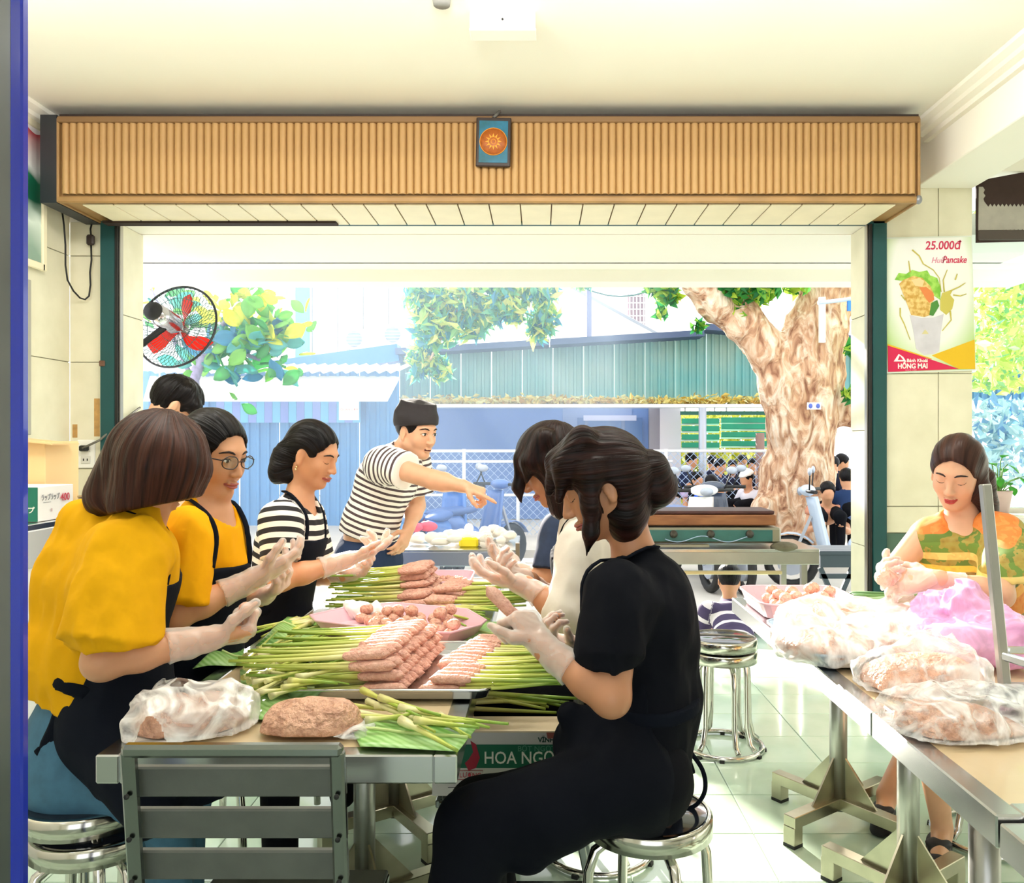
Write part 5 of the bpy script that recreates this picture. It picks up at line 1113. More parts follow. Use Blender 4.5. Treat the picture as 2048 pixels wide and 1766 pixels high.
# ---- plastic bags and the meat in them
m_bag, N, L, b = node_mat('clear_plastic_film')
tc = N.new('ShaderNodeTexCoord'); nz = N.new('ShaderNodeTexNoise'); nz.noise_type = 'RIDGED_MULTIFRACTAL'; nz.normalize = True; nz.inputs['Scale'].default_value = 10; nz.inputs['Detail'].default_value = 5; nz.inputs['Distortion'].default_value = .8; L.new(tc.outputs['Object'], nz.inputs[0])
bp = N.new('ShaderNodeBump'); bp.inputs['Strength'].default_value = .6; bp.inputs['Distance'].default_value = .03; L.new(nz.outputs[0], bp.inputs['Height']); L.new(bp.outputs[0], b.inputs['Normal'])
b.inputs['Base Color'].default_value = (.95, .95, .96, 1); b.inputs['Roughness'].default_value = .18; tr = N.new('ShaderNodeBsdfTransparent'); mx = N.new('ShaderNodeMixShader'); n3 = N.new('ShaderNodeTexNoise'); n3.inputs['Scale'].default_value = 11; n3.inputs['Detail'].default_value = 5; n3.inputs['Distortion'].default_value = 2.2; L.new(tc.outputs['Object'], n3.inputs[0]); rp = N.new('ShaderNodeMapRange'); rp.inputs['From Min'].default_value = .40; rp.inputs['From Max'].default_value = .66; rp.inputs['To Min'].default_value = .03; rp.inputs['To Max'].default_value = .72; L.new(n3.outputs[0], rp.inputs[0]); lw = N.new('ShaderNodeLayerWeight'); lw.inputs[0].default_value = .35; L.new(bp.outputs[0], lw.inputs['Normal']); fm = N.new('ShaderNodeMath'); fm.operation = 'MULTIPLY_ADD'; fm.inputs[1].default_value = .42; fm.use_clamp = True; L.new(lw.outputs['Facing'], fm.inputs[0]); L.new(rp.outputs[0], fm.inputs[2]); L.new(fm.outputs[0], mx.inputs[0]); L.new(tr.outputs[0], mx.inputs[1]); L.new(b.outputs[0], mx.inputs[2]); L.new(mx.outputs[0], N['Material Output'].inputs[0])
def film(name, col, lo, hi, sc=14):
    m2 = m_bag.copy(); m2.name = name; nt = m2.node_tree
    for n_ in nt.nodes:
        if n_.type == 'MAP_RANGE': n_.inputs['To Min'].default_value = lo; n_.inputs['To Max'].default_value = hi
        if n_.type == 'BSDF_PRINCIPLED': n_.inputs['Base Color'].default_value = lin(col)
        if n_.type == 'TEX_NOISE': n_.inputs['Scale'].default_value = sc
    return m2
m_bagw = film('milky_plastic_film', '#f9f7f6', .2, .95, 9); m_bagp = film('pink_plastic_film', '#f0b4e4', .55, .95, 9)
def wr(amp, s, off=0, st=(1, 1, 1)): return lambda p: amp*vnoise(p*np.array(st)+off, s)+amp*.5*vnoise(p*np.array(st)+off+7, s*2.3)
def cr(amp, s, off=0, st=(1, 1, 1)): return lambda p: amp*(np.abs(vnoise(p*np.array(st)+off, s))*4-.7)
def meat_bag(label, lumps, knots, res=.006, bag=None, infl=.008, name='meat_bag', bagamp=.016, meat=True, extra=()):
    z0 = .757; t = thing(name, label, 'bag', (lumps[0][0][0], lumps[0][0][1], z0))
    f = Field(res, .04)
    for c, r_ in lumps: f.ell(c, r_)
    f.cut.append(((0, 0, z0+.002), (0, 0, -1))); f.noise.append(wr(.008, 30))
    if meat: f.build('meat', m_meatb, t)
    g = Field(res, .05)
    for c, r_ in lumps: g.ell(c, tuple(v+infl for v in r_))
    for a, b2, ra, rb in knots: g.cone(a, b2, ra, rb)
    for c, r_ in extra: g.ell(c, r_)
    g.cut.append(((0, 0, z0), (0, 0, -1))); g.noise.append(wr(bagamp, 13, 3)); g.noise.append(cr(.011, 14, 1)); g.noise.append(cr(.007, 30, 5)); g.noise.append(lambda p: -.006+0*p[:, 0])
    g.build('plastic_film', bag or m_bag, t)
    return t
A = lambda px, py, D: tuple(P(px, py, D))
# on the lemongrass table
t = meat_bag('open plastic bag of minced meat on the table corner beside the slatted chair', [(A(375, 1440, 1.72), (.10, .085, .05)), (A(440, 1440, 1.74), (.055, .07, .045)), (A(335, 1450, 1.70), (.05, .06, .04))], [], .005, m_bagw, .012)
f = Field(.005, .03); f.ell(A(400, 1395, 1.78), (.105, .05, .07)); f.ell(A(375, 1415, 1.71), (.105, .06, .05), sub=True, k=.02); f.ell(A(405, 1375, 1.78), (.08, .06, .045), sub=True, k=.02); f.noise.append(wr(.01, 22)); f.cut.append(((0, 0, .80), (0, 0, -1))); f.build('bag_mouth', m_bag, t)
t = thing('minced_meat', 'mound of minced meat on a plastic sheet by the slatted chair', 'meat', A(625, 1475, 1.68)); f = Field(.005, .04); f.ell(A(620, 1455, 1.70), (.088, .06, .062)).ell(A(680, 1458, 1.70), (.05, .05, .05)).ell(A(565, 1462, 1.70), (.04, .05, .04)); f.cut.append(((0, 0, .759), (0, 0, -1))); f.noise.append(wr(.008, 30)); f.build('mound', m_meatb, t)
f = Field(.005, .03); f.ell(A(630, 1478, 1.68), (.115, .085, .022)).ell(A(540, 1470, 1.68), (.035, .05, .022)).ell(A(715, 1470, 1.69), (.03, .06, .03)); f.ell(A(620, 1440, 1.70), (.095, .07, .062), sub=True, k=.01); f.noise.append(wr(.014, 30)); f.cut.append(((0, 0, .757), (0, 0, -1))); f.build('plastic_film', m_bag, t)
f = Field(.005, .03); f.ell(A(722, 1222, 2.72), (.045, .04, .035)).ell(A(750, 1228, 2.70), (.03, .03, .03)).ell(A(700, 1215, 2.72), (.02, .02, .02)); f.noise.append(wr(.03, 28)); o = f.build('crumpled_bag', film('white_film', '#fdfcfb', .75, 1.0)); tag(o, 'crumpled white plastic bag on the edge of the pink tray', 'bag')
# on the right hand table
bt = tray('blue_grey_tray', 'shallow blue grey tray under the bagged meat', rrect(X(1575, 2.32), X(1850, 2.32), 2.13, 2.58, .06), .756, .035, M('tray_blue_grey', '#8ea3b5', .35), flare=.05)
def up(lst, dz): return [((c[0], c[1], c[2]+dz), r_) for c, r_ in lst]
meat_bag('pale plastic bag of minced meat lying on the blue grey tray', [(A(1650, 1285, 2.25), (.13, .12, .045)), (A(1770, 1280, 2.32), (.12, .12, .045)), (A(1850, 1285, 2.3), (.06, .08, .03))], [(A(1600, 1260, 2.3), A(1580, 1235, 2.4), .04, .03)], .007, m_bagw)
meat_bag('white plastic bag of minced meat at the back of the blue grey tray', [(A(1660, 1245, 2.55), (.12, .09, .06)), (A(1790, 1245, 2.55), (.13, .09, .055))], [(A(1620, 1235, 2.55), A(1580, 1230, 2.5), .05, .03), (A(1830, 1240, 2.5), A(1880, 1250, 2.4), .06, .04)], .007, m_bagw)
meat_bag('twisted bag of minced meat in the middle of the table', [(A(1840, 1355, 2.0), (.125, .10, .055)), (A(1910, 1360, 1.98), (.06, .08, .045)), (A(1775, 1372, 2.0), (.05, .08, .04))], [(A(1790, 1335, 1.98), A(1725, 1345, 1.95), .045, .022), (A(1850, 1320, 2.0), A(1890, 1320, 2.02), .06, .05)], .006)
meat_bag('brown bag of minced meat closest to the table end', [(A(1890, 1455, 1.70), (.09, .085, .052)), (A(1970, 1465, 1.70), (.075, .075, .04)), (A(1850, 1455, 1.72), (.05, .07, .045))], [(A(1850, 1420, 1.75), A(1788, 1415, 1.74), .035, .022), (A(1960, 1420, 1.74), A(2060, 1430, 1.78), .05, .045)], .005)
pb = thing('pink_bag', 'crinkled pink plastic carrier bag beside the steel stand', 'bag', A(1940, 1320, 2.2))
f = Field(.007, .06); f.ell(A(1930, 1275, 2.25), (.13, .14, .07)).ell(A(2010, 1280, 2.2), (.11, .12, .06)).ell(A(1930, 1220, 2.32), (.08, .07, .06)).cone(A(1920, 1210, 2.3), A(1935, 1185, 2.32), .05, .025).cone(A(1870, 1230, 2.35), A(1840, 1235, 2.35), .05, .03); f.ell(A(1862, 1215, 2.25), (.03, .08, .02), sub=True); f.cut.append(((0, 0, .757), (0, 0, -1))); f.noise.append(wr(.02, 13)); f.noise.append(cr(.014, 13, 2)); f.noise.append(cr(.008, 30, 5)); f.build('film', m_bagp, pb)
f = Field(.009, .04); f.ell(A(1940, 1285, 2.25), (.10, .11, .05)); f.cut.append(((0, 0, .76), (0, 0, -1))); f.build('contents', M('bag_contents_white', '#f6eef2', .6), pb)
pd = thing('leaf_bundle', 'flat bundle of long dark green leaves in front of the patterned dress', 'leaves', A(1765, 1222, 2.85))
for k in range(9):
    a, b2 = P(1702, 1200+3*k, 2.95-.02*k), P(1835, 1204+2.6*k, 2.95-.02*k); z = .765+.004*(9-k)
    a.z = z; b2.z = z; a.x += R_.uniform(-.01, .01)
    MB().sheet(lambda u, v: a*(1-u)+b2*u+Vector((0, (v-.5)*.035, .006*math.sin(3.1*v)+.002*math.sin(7*u+k))), 6, 3, .0015).build('leaf', M('pandan_green_%d' % (k % 3), ('#3f6d3c', '#55824a', '#88a883')[k % 3], .35), pd)
# ---- seasoning carton on the slatted chair
D = 2.2; cb = thing('seasoning_carton', 'open seasoning carton with a green band standing on the slatted chair', 'carton', (-.08, 2.38, .40))
x0_, x1_, ya, yb2, za, zb2 = -.285, .145, 2.2, 2.56, .402, .612
m_cart = M('carton_white_grey', '#d9d5d2', .6); m_kraft = M('kraft_card', '#c79a63', .8, var=.1, vs=10)
for c, d, nm in ((((x0_+x1_)/2, ya, (za+zb2)/2), (x1_-x0_, .005, zb2-za), 'front_wall'), (((x0_+x1_)/2, yb2, (za+zb2)/2+.03), (x1_-x0_, .005, zb2-za+.06), 'back_wall'), ((x0_, (ya+yb2)/2, (za+zb2)/2), (.005, yb2-ya, zb2-za), 'side_wall'), ((x1_, (ya+yb2)/2, (za+zb2)/2), (.005, yb2-ya, zb2-za), 'side_wall'), (((x0_+x1_)/2, (ya+yb2)/2, za+.003), (x1_-x0_, yb2-ya, .005), 'bottom')):
    MB().box(c, d).box(Vector(c)+Vector((0, .004 if nm == 'front_wall' else -.004 if nm == 'back_wall' else 0, 0))+Vector(((.004 if c[0] < 0 else -.004) if nm == 'side_wall' else 0, 0, .003 if nm == 'bottom' else 0)), (d[0]*.99, d[1]*.99, d[2]*.99), mi=1).build(nm, [m_cart, m_kraft], cb)
MB().box(((x0_+x1_)/2, ya-.035, zb2-.008), (x1_-x0_, .07, .004), Matrix.Rotation(.22, 3, 'X')).build('flap', M('card_pale', '#e3cfae', .8), cb)
MB().box(((x0_+x1_)/2, ya-.0035, .508), (x1_-x0_-.002, .002, .062)).build('green_band', M('band_green', '#12694f', .55), cb)
MB().prism([(0, 0), (.02, .008), (.03, .035), (.02, .07), (.005, .08), (.012, .05), (0, .03), (-.01, .02)], (-.19, ya-.0045, .47), (1, 0, 0), (0, 0, 1), .001).build('red_emblem', M('emblem_red', '#a8243c', .5), cb)
MB().prism([(0, 0), (.03, 0), (.038, .03), (.015, .042), (-.006, .03)], (.02, ya-.0045, .556), (1, 0, 0), (0, 0, 1), .001).build('red_emblem', M('emblem_brick', '#a05a52', .5), cb)
lettering('HOA NGỌC LAN', .046, (-.150, ya-.0048, .489), (1, 0, 0), (0, 0, 1), mwht, cb, sx=.86, bold=.0004)
lettering('BỘT NGỌT CAO CẤP', .02, (-.06, ya-.0048, .522), (1, 0, 0), (0, 0, 1), M('ink_pale_green', '#5f9c84', .6), cb)
lettering('VĨNH LONG LTD', .017, (-.005, ya-.0038, .546), (1, 0, 0), (0, 0, 1), M('ink_dark_green', '#20473c', .6), cb, bold=.0006)
lettering('LƯƠNG', .017, (-.215, ya-.0038, .452), (1, 0, 0), (0, 0, 1), mred, cb)
MB().tube([Vector((-.222+dx, ya-.004, .446+dz)) for dx, dz in ((0, 0), (.07, 0), (.07, .024), (0, .024))], .0009, 4, closed=True).build('stamp_border', mred, cb)
MB().box((-.2, ya-.0038, .425), (.09, .001, .0015)).build('print_line', mink, cb)
for k in range(12): lemongrass((R_.uniform(-.27, -.2), R_.uniform(2.26, 2.5), .60+R_.uniform(0, .03)), (R_.uniform(.02, .12), R_.uniform(2.26, 2.5), .59+R_.uniform(0, .03)), 'lemongrass stalk lying in the seasoning carton', 'lemongrass in the carton', 1.1)
# ================================================================ people
def skin_mat(nm, c): return M(nm, c, .42, var=.07, vs=18, sub=.12, spec=.4)
SKIN = skin_mat('skin', '#d09874'); SKIN_D = skin_mat('skin_backlit', '#b98261'); SKIN_L = skin_mat('skin_light', '#dcaa8a')  # SKIN_D is the darker copy, with backlit shade put into its colour
m_glove, N, L, b = node_mat('thin_plastic_glove'); b.inputs['Base Color'].default_value = lin('#fbf6f3'); b.inputs['Roughness'].default_value = .22
tc = N.new('ShaderNodeTexCoord'); nz = N.new('ShaderNodeTexNoise'); nz.noise_type = 'RIDGED_MULTIFRACTAL'; nz.inputs['Scale'].default_value = 24; nz.inputs['Detail'].default_value = 3; L.new(tc.outputs['Object'], nz.inputs[0]); bp = N.new('ShaderNodeBump'); bp.inputs['Strength'].default_value = .25; bp.inputs['Distance'].default_value = .006; L.new(nz.outputs[0], bp.inputs['Height']); L.new(bp.outputs[0], b.inputs['Normal'])
tr = N.new('ShaderNodeBsdfTransparent'); mx = N.new('ShaderNodeMixShader'); lw = N.new('ShaderNodeLayerWeight'); lw.inputs[0].default_value = .4; fm = N.new('ShaderNodeMath'); fm.operation = 'MULTIPLY_ADD'; fm.inputs[1].default_value = .45; fm.inputs[2].default_value = .24; L.new(lw.outputs['Facing'], fm.inputs[0]); L.new(fm.outputs[0], mx.inputs[0]); L.new(tr.outputs[0], mx.inputs[1]); L.new(b.outputs[0], mx.inputs[2]); L.new(mx.outputs[0], N['Material Output'].inputs[0])
def hair_mat(nm, c1, c2, rough=.36):
    m, N, L, b = node_mat(nm); a1 = N.new('ShaderNodeAttribute'); a1.attribute_name = 'flow'; a2 = N.new('ShaderNodeAttribute'); a2.attribute_name = 'along'
    x = N.new('ShaderNodeMath'); x.operation = 'MULTIPLY'; x.inputs[1].default_value = 70; L.new(a1.outputs['Fac'], x.inputs[0]); y = N.new('ShaderNodeMath'); y.operation = 'MULTIPLY'; y.inputs[1].default_value = 5; L.new(a2.outputs['Fac'], y.inputs[0])
    cb_ = N.new('ShaderNodeCombineXYZ'); L.new(x.outputs[0], cb_.inputs[0]); L.new(y.outputs[0], cb_.inputs[1]); nz = N.new('ShaderNodeTexNoise'); nz.inputs['Scale'].default_value = 1.0; nz.inputs['Detail'].default_value = 4; L.new(cb_.outputs[0], nz.inputs[0])
    r = ramp(N, [(.35, c1), (.65, c2)]); L.new(nz.outputs[0], r.inputs[0]); L.new(r.outputs[0], b.inputs['Base Color']); b.inputs['Roughness'].default_value = rough; b.inputs['Specular IOR Level'].default_value = .16
    bp = N.new('ShaderNodeBump'); bp.inputs['Strength'].default_value = .55; bp.inputs['Distance'].default_value = .01; L.new(nz.outputs[0], bp.inputs['Height']); L.new(bp.outputs[0], b.inputs['Normal']); return m
H_BLACK = hair_mat('hair_black', '#060507', '#140f11'); H_BROWN = hair_mat('hair_chestnut', '#1c0d0a', '#4a281d', .42); H_RED = hair_mat('hair_dark_reddish', '#090506', '#2a1310', .4); H_DBROWN = hair_mat('hair_dark_brown', '#241613', '#4a3028')
def stripe_mat(nm, light_, dark, period, duty, rough=.75):
    m, N, L, b = node_mat(nm); a = N.new('ShaderNodeAttribute'); a.attribute_name = 'stripe'; x = N.new('ShaderNodeMath'); x.operation = 'MULTIPLY'; x.inputs[1].default_value = 1/period; L.new(a.outputs['Fac'], x.inputs[0]); f = N.new('ShaderNodeMath'); f.operation = 'FRACT'; L.new(x.outputs[0], f.inputs[0])
    r = ramp(N, [(0, dark), (duty, light_)], 'CONSTANT'); L.new(f.outputs[0], r.inputs[0]); L.new(r.outputs[0], b.inputs['Base Color']); b.inputs['Roughness'].default_value = rough; return m
def cloth(nm, c, var=.08): return M(nm, c, .85, var=var, vs=6, bump=.25, bs=12, spec=.12)
m_apron = cloth('apron_navy', '#10141f', .15); m_strap = M('strap_navy', '#0d111b', .9, spec=.1); m_jeans = M('denim_blue', '#3f6b86', .8, var=.15, vs=40); m_dark = cloth('trousers_black', '#0b0c12'); m_navy = cloth('trousers_navy', '#2c3a58')
m_brow = M('eyebrow_dark', '#2a1c18', .8); m_lip = M('lip_rose', '#b0605a', .4); m_eye = M('eye_dark', '#120d0c', .15); m_eyew = M('eye_white', '#e8e2dc', .3); m_gold = M('gold_pin', '#e8cf9a', .25, .9)
PV = lambda px, py, D: np.array(P(px, py, D))
def head_frame(yaw, pitch, roll=0.0):
    y, p = math.radians(yaw), math.radians(pitch); f = np.array([math.cos(y)*math.cos(p), -math.sin(y)*math.cos(p), -math.sin(p)])
    l = nrm(np.cross([0, 0, 1], f)); u = np.cross(f, l); r = math.radians(roll); l2 = l*math.cos(r)+u*math.sin(r); u2 = u*math.cos(r)-l*math.sin(r)
    return np.stack([f, l2, u2], 1)     # columns: forward, left, up
def head_prims(F_, c, R, s=1.0, ears=True, male=False):
    W = lambda x, y, z: c+R@np.array([x, y, z])*s
    e = lambda x, y, z, a, b, d, k=.014, **kw: F_.ell(W(x, y, z), (a*s, b*s, d*s), R, k=k, **kw)
    e(-.012, 0, .03, .097, .077, .088, .02); e(.035, 0, -.028, .057, .060, .078, .03); F_.cone(W(.02, 0, -.06), W(.072, 0, -.096), .05*s, .019*s, k=.02)
    for g in (-1, 1):
        F_.cone(W(-.002, g*.05, -.05), W(.062, g*.014, -.098), .022*s, .016*s, k=.02)
        e(.058, g*.034, -.032, .024, .025, .026, .02)
        e(.098, g*.032, .004, .013, .019, .011, .014, sub=True)
        e(.0775, g*.031, .001, .0125, .0145, .0105, .005)
        if ears:
            e(-.006, g*.077, -.012, .017, .008, .031, .006); e(.0, g*.088, -.01, .010, .007, .019, .006, sub=True); e(-.002, g*.078, -.038, .009, .006, .009, .006)
    e(.077, 0, .024, .016, .042, .012, .018)
    F_.cone(W(.090, 0, .006), W(.109, 0, -.034), .0075*s, .0105*s, k=.012)
    for g in (-1, 1): e(.1005, g*.0115, -.038, .0095, .008, .0075, .006)
    e(.094, 0, -.0635, .009, .021, .006, .006); e(.092, 0, -.0745, .009, .017, .0065, .006)
    e(.099, 0, -.0688, .006, .024, .0016, .004, sub=True)
    return W
def hand_prims(F_, w, d, pn, tsign, curls=((35, 40, 25),)*4, s=1.0, grow=0.0, k=.006, thumb=(.3, .55)):
    d = nrm(d); pn = nrm(np.asarray(pn, float)-d*(np.dot(pn, d))); t = np.cross(d, pn)*tsign; offs = (.029, .010, -.010, -.028)
    LN = ((.040, .024, .020), (.045, .028, .021), (.042, .026, .020), (.033, .020, .018)); tips = []
    for i, o in enumerate(offs):
        kn = w+d*(.086-.006*abs(i-1.2))*s+t*o*s; F_.cone(w+t*o*.55*s+d*.008, kn, .0145*s+grow, .0118*s+grow, k=.014)
        p = kn; a = 0.0; c = curls[i % len(curls)]; rs = (.0098, .0088, .0080, .0066)
        for j in range(3):
            a += math.radians(c[j]); dr = d*math.cos(a)+pn*math.sin(a)+t*(o*1.6); dr = nrm(dr); q = p+dr*LN[i][j]*s; F_.cone(p, q, rs[j]*s+grow, rs[j+1]*s+grow, k=k); p = q
        tips.append(p)
    p = w+d*.022*s+t*.02*s; dr = nrm(t*.8+d*.6+pn*thumb[0])
    for L_, r0, r1, mixd in ((.042, .0135, .0112, (.45, .9, thumb[1])), (.033, .0108, .0095, (.15, 1.0, thumb[1]*1.3)), (.026, .0095, .0072, None)):
        q = p+dr*L_*s; F_.cone(p, q, r0*s+grow, r1*s+grow, k=.008); p = q
        if mixd: dr = nrm(t*mixd[0]+d*mixd[1]+pn*mixd[2])
    tips.append(p); return tips
def tubes(pts, r, name, mat, par, seg=8, sq=1.0, up=None, label=None, closed=False): return MB().tube([Vector(p) for p in pts], r, seg, up=up, sq=sq, closed=closed).build(name, mat, par, label=label)
def smooth_path(pts, n=6):
    P_ = [np.array(p, float) for p in pts]; out = []
    for i in range(len(P_)-1):
        a, b, c, d = P_[max(i-1, 0)], P_[i], P_[i+1], P_[min(i+2, len(P_)-1)]
        for k in range(n): t = k/n; out.append(.5*((2*b)+(c-a)*t+(2*a-5*b+4*c-d)*t*t+(3*b-a-3*c+d)*t**3))
    out.append(P_[-1]); return out
def pushed(field, pts, centre_fn, off=.004):
    """moves the points outward from the body axis until they lie just off the cloth"""
    out = []
    for p in pts:
        p = np.array(p, float); c = centre_fn(p); d = nrm(p-c); T_ = np.linspace(-.02, .26, 141); X_ = c+np.outer(T_+.02, d); V = field.at(X_); ins = np.nonzero(V < 0)[0]
        out.append(c+d*(T_[ins[-1]]+.02+off) if len(ins) else p)
    return out
def face_parts(root, F_, W, R, s, eyes='down', lips=m_lip, brow=m_brow, mouth=True):
    f = R[:, 0]
    def onface(y, z, off=0.0, x1=.135, x0=.03):
        T_ = np.linspace(x1, x0, 90); V = F_.at(np.array([W(t, y, z) for t in T_])); i = np.nonzero(V < 0)[0]
        return W(T_[i[0]] if len(i) else .085, y, z)+f*off
    for g in (-1, 1):
        tubes([onface(g*y, z) for y, z in ((.014, .021), (.022, .0255), (.033, .027), (.044, .024), (.050, .019))], [.0022*s, .0034*s, .0034*s, .0028*s, .0014*s], 'eyebrow', brow, root, 6)
        if eyes == 'down':
            tubes([onface(g*y, z, .0003) for y, z in ((.018, -.004), (.025, -.0075), (.033, -.0085), (.041, -.0065), (.047, -.002))], [.0009*s, .0015*s, .0017*s, .0016*s, .001*s], 'eyelash', m_eye, root, 6)
        else:
            c = onface(g*.031, .001, -.006); MB().ell(c, (.0075*s, .0135*s, .0068*s), 12, 8, Matrix(R.tolist())).build('eye', m_eyew, root); MB().ell(c+f*.0048*s, (.0042*s, .0062*s, .0064*s), 10, 8, Matrix(R.tolist())).build('iris', m_eye, root)
            tubes([onface(g*y, z, .0012) for y, z in ((.017, .001), (.025, .0065), (.033, .0075), (.042, .005), (.047, .0005))], [.0009*s, .0015*s, .0017*s, .0015*s, .0009*s], 'eyelash', m_eye, root, 6)
    if mouth:
        b = MB()
        b.tube([Vector(onface(y, z, -.0018)) for y, z in ((-.022, -.067), (-.012, -.0645), (0, -.0655), (.012, -.0645), (.022, -.067))], [.0015*s, .0042*s, .0044*s, .0042*s, .0015*s], 7)
        b.tube([Vector(onface(y, z, -.0018)) for y, z in ((-.021, -.0695), (-.011, -.0735), (0, -.0745), (.011, -.0735), (.021, -.0695))], [.0015*s, .0046*s, .0052*s, .0046*s, .0015*s], 7)
        b.build('lips', lips, root)
    return onface
def cap_hair(F_, c, R, s, ear=True, thick=1.0, low=-.085, hl=0.0):
    W = lambda x, y, z: c+R@np.array([x, y, z])*s
    F_.ell(W(-.014, 0, .033), ((.103*thick)*s, (.084*thick)*s, (.0935*thick)*s), R, k=.02, clips=((W(-.05, 0, low), R@np.array([.25, 0, -1])),))
    F_.ell(W(.098+hl, 0, -.012), (.087*s, .070*s, .086*s), R, k=.012, sub=True); F_.ell(W(.062+hl, 0, -.075), (.078*s, .13*s, .078*s), R, k=.012, sub=True)
    if ear:
        for g in (-1, 1): F_.ell(W(.0, g*.088, -.018), (.025*s, .03*s, .040*s), R, k=.012, sub=True)
    return W
def person(label, loc, group=None): return thing('person', label, 'person', tuple(loc), group)
class Body:
    """spine: pelvis, belly, chest, neck; shoulders near/far; fwd: facing of the chest"""
    def __init__(s, root, spine, sh, fwd, head, skin=SKIN, w=1.0, res=.0055, male=False, q=.74):
        s.root, s.sp, s.sh, s.fwd, s.skin, s.w, s.q = root, [np.array(p, float) for p in spine], [np.array(p, float) for p in sh], nrm(fwd), skin, w, q
        s.c, s.R, s.s = head; s.F = Field(res, .02); s.torso(s.F, 0); s.W = head_prims(s.F, s.c, s.R, s.s)
        s.F.cone(s.sp[3]-(s.sp[3]-s.sp[2])*.1, s.W(-.022, 0, -.055), .050*s.s*(1.12 if male else 1), .047*s.s*(1.15 if male else 1), k=.03)
        s.lat = nrm(s.sh[1]-s.sh[0]); s.arms = []
    def torso(s, F_, g, k=.05, uv=None, belly=1.0, hem=None):
        p, b, c, n = s.sp; W_ = s.w; ax = nrm(c-b)
        def U(): return None if uv is None else (b, ax, 0.0)
        F_.cone(p, b, .132*W_+g, .112*W_*belly+g, s.q, s.fwd, k=k, uv=U()); F_.cone(b, c, .112*W_*belly+g, .128*W_+g, s.q, s.fwd, k=k, uv=U())
        F_.cone(s.sh[0]+(c-s.sh[0])*.12, s.sh[1]+(c-s.sh[1])*.12, .047*W_+g, .047*W_+g, k=.06, uv=U()); F_.cone(c, n-(n-c)*.12, .105*W_+g, .052+g*.7, .8, s.fwd, k=.05, uv=U())
    def arm(s, i, elbow, wrist, tip, pn, tsign, curls=((35, 40, 25),)*4, sleeve=.75, glove=True, hs=1.0, r=1.0, thumb=(.3, .55)):
        sh = s.sh[i]; e, w = np.array(elbow, float), np.array(wrist, float); d = nrm(np.array(tip, float)-w); F_ = s.F
        F_.cone(sh, e, .046*r, .038*r, k=.02); F_.cone(e, e+(w-e)*.35, .037*r, .036*r, k=.02); F_.cone(e+(w-e)*.35, w, .036*r, .024*r, k=.02); F_.cone(w, w+d*.02, .024*r, .022*r, k=.015)
        tips = hand_prims(F_, w+d*.012, d, pn, tsign, curls, .92*hs, 0, thumb=thumb); s.arms.append(dict(sh=sh, e=e, w=w, d=d, sleeve=sleeve, r=r))
        if glove:
            G = Field(.0036, .008); hand_prims(G, w+d*.012, d, pn, tsign, curls, .92*hs, .0026, thumb=thumb); a = nrm(e-w); L_ = min(.085, np.linalg.norm(e-w)*.4)
            G.cone(w+d*.02, w+a*L_*.5, .0285*r, .031*r, k=.012); G.cone(w+a*L_*.5, w+a*(L_+.04), .031*r, .045*r, k=.01, clips=((w+a*L_, a),)); G.noise.append(wr(.0045, 45)); G.noise.append(wr(.006, 18, 4))
            G.build('glove', m_glove, s.root, label='thin clear plastic glove')
        return tips
    def skin_mesh(s): return s.F.build('body', s.skin, s.root)
    def shirt(s, mat, g=.016, hem=None, neck=None, sleeve_r=(.062, .066), folds=.010, uv=None, res=.0065, name='shirt', extra=None, label=None, neck_r=.075, belly=1.0, neck_drop=.0):
        F_ = Field(res, .045); s.torso(F_, g, uv=uv, belly=belly)
        for A_ in s.arms:
            if not A_['sleeve']: continue
            sh, e, w = A_['sh'], A_['e'], A_['w']; ax = nrm(e-sh); r = A_['r']
            if A_['sleeve'] <= 1: end = sh+(e-sh)*A_['sleeve']; F_.cone(sh, sh+(e-sh)*(A_['sleeve']+.2), sleeve_r[0]*r, sleeve_r[1]*r, k=.035, clips=((end, ax),), uv=(sh, -ax, A_['sleeve']*float(np.linalg.norm(e-sh))+.8*uv) if uv else None)
            else:
                t = A_['sleeve']-1; ax2 = nrm(w-e); end = e+(w-e)*t; F_.cone(sh, e, sleeve_r[0]*r, sleeve_r[1]*r*.9, k=.035, uv=(sh, -ax, 0.0) if uv else None); F_.cone(e, e+(w-e)*(t+.2), sleeve_r[1]*r*.9, sleeve_r[1]*r*.75, k=.02, clips=((end, ax2),), uv=(e, -ax2, 0.0) if uv else None)
        if extra: extra(F_)
        n = s.sp[3]; up = nrm(s.sp[3]-s.sp[2]); F_.cone(n-up*(.005+neck_drop)+s.fwd*(.02+neck_drop*.6), n+up*.2, neck_r*s.s*.72, neck_r*s.s*1.1, k=.012, sub=True)
        if hem is not None: F_.cut.append(hem)
        F_.noise.append(wr(folds, 9, 2, (1, 1, .6))); F_.noise.append(wr(folds*.45, 24, 5, (1, 1, .5))); F_.noise.append(cr(folds*.55, 9, 11, (1, 1, .5))); F_.noise.append(cr(folds*.28, 19, 4, (1.2, 1.2, .55)))
        s.SF = F_; o = F_.build(name, mat, s.root, attr=uv); 
        if label: o['label'] = label
        return o
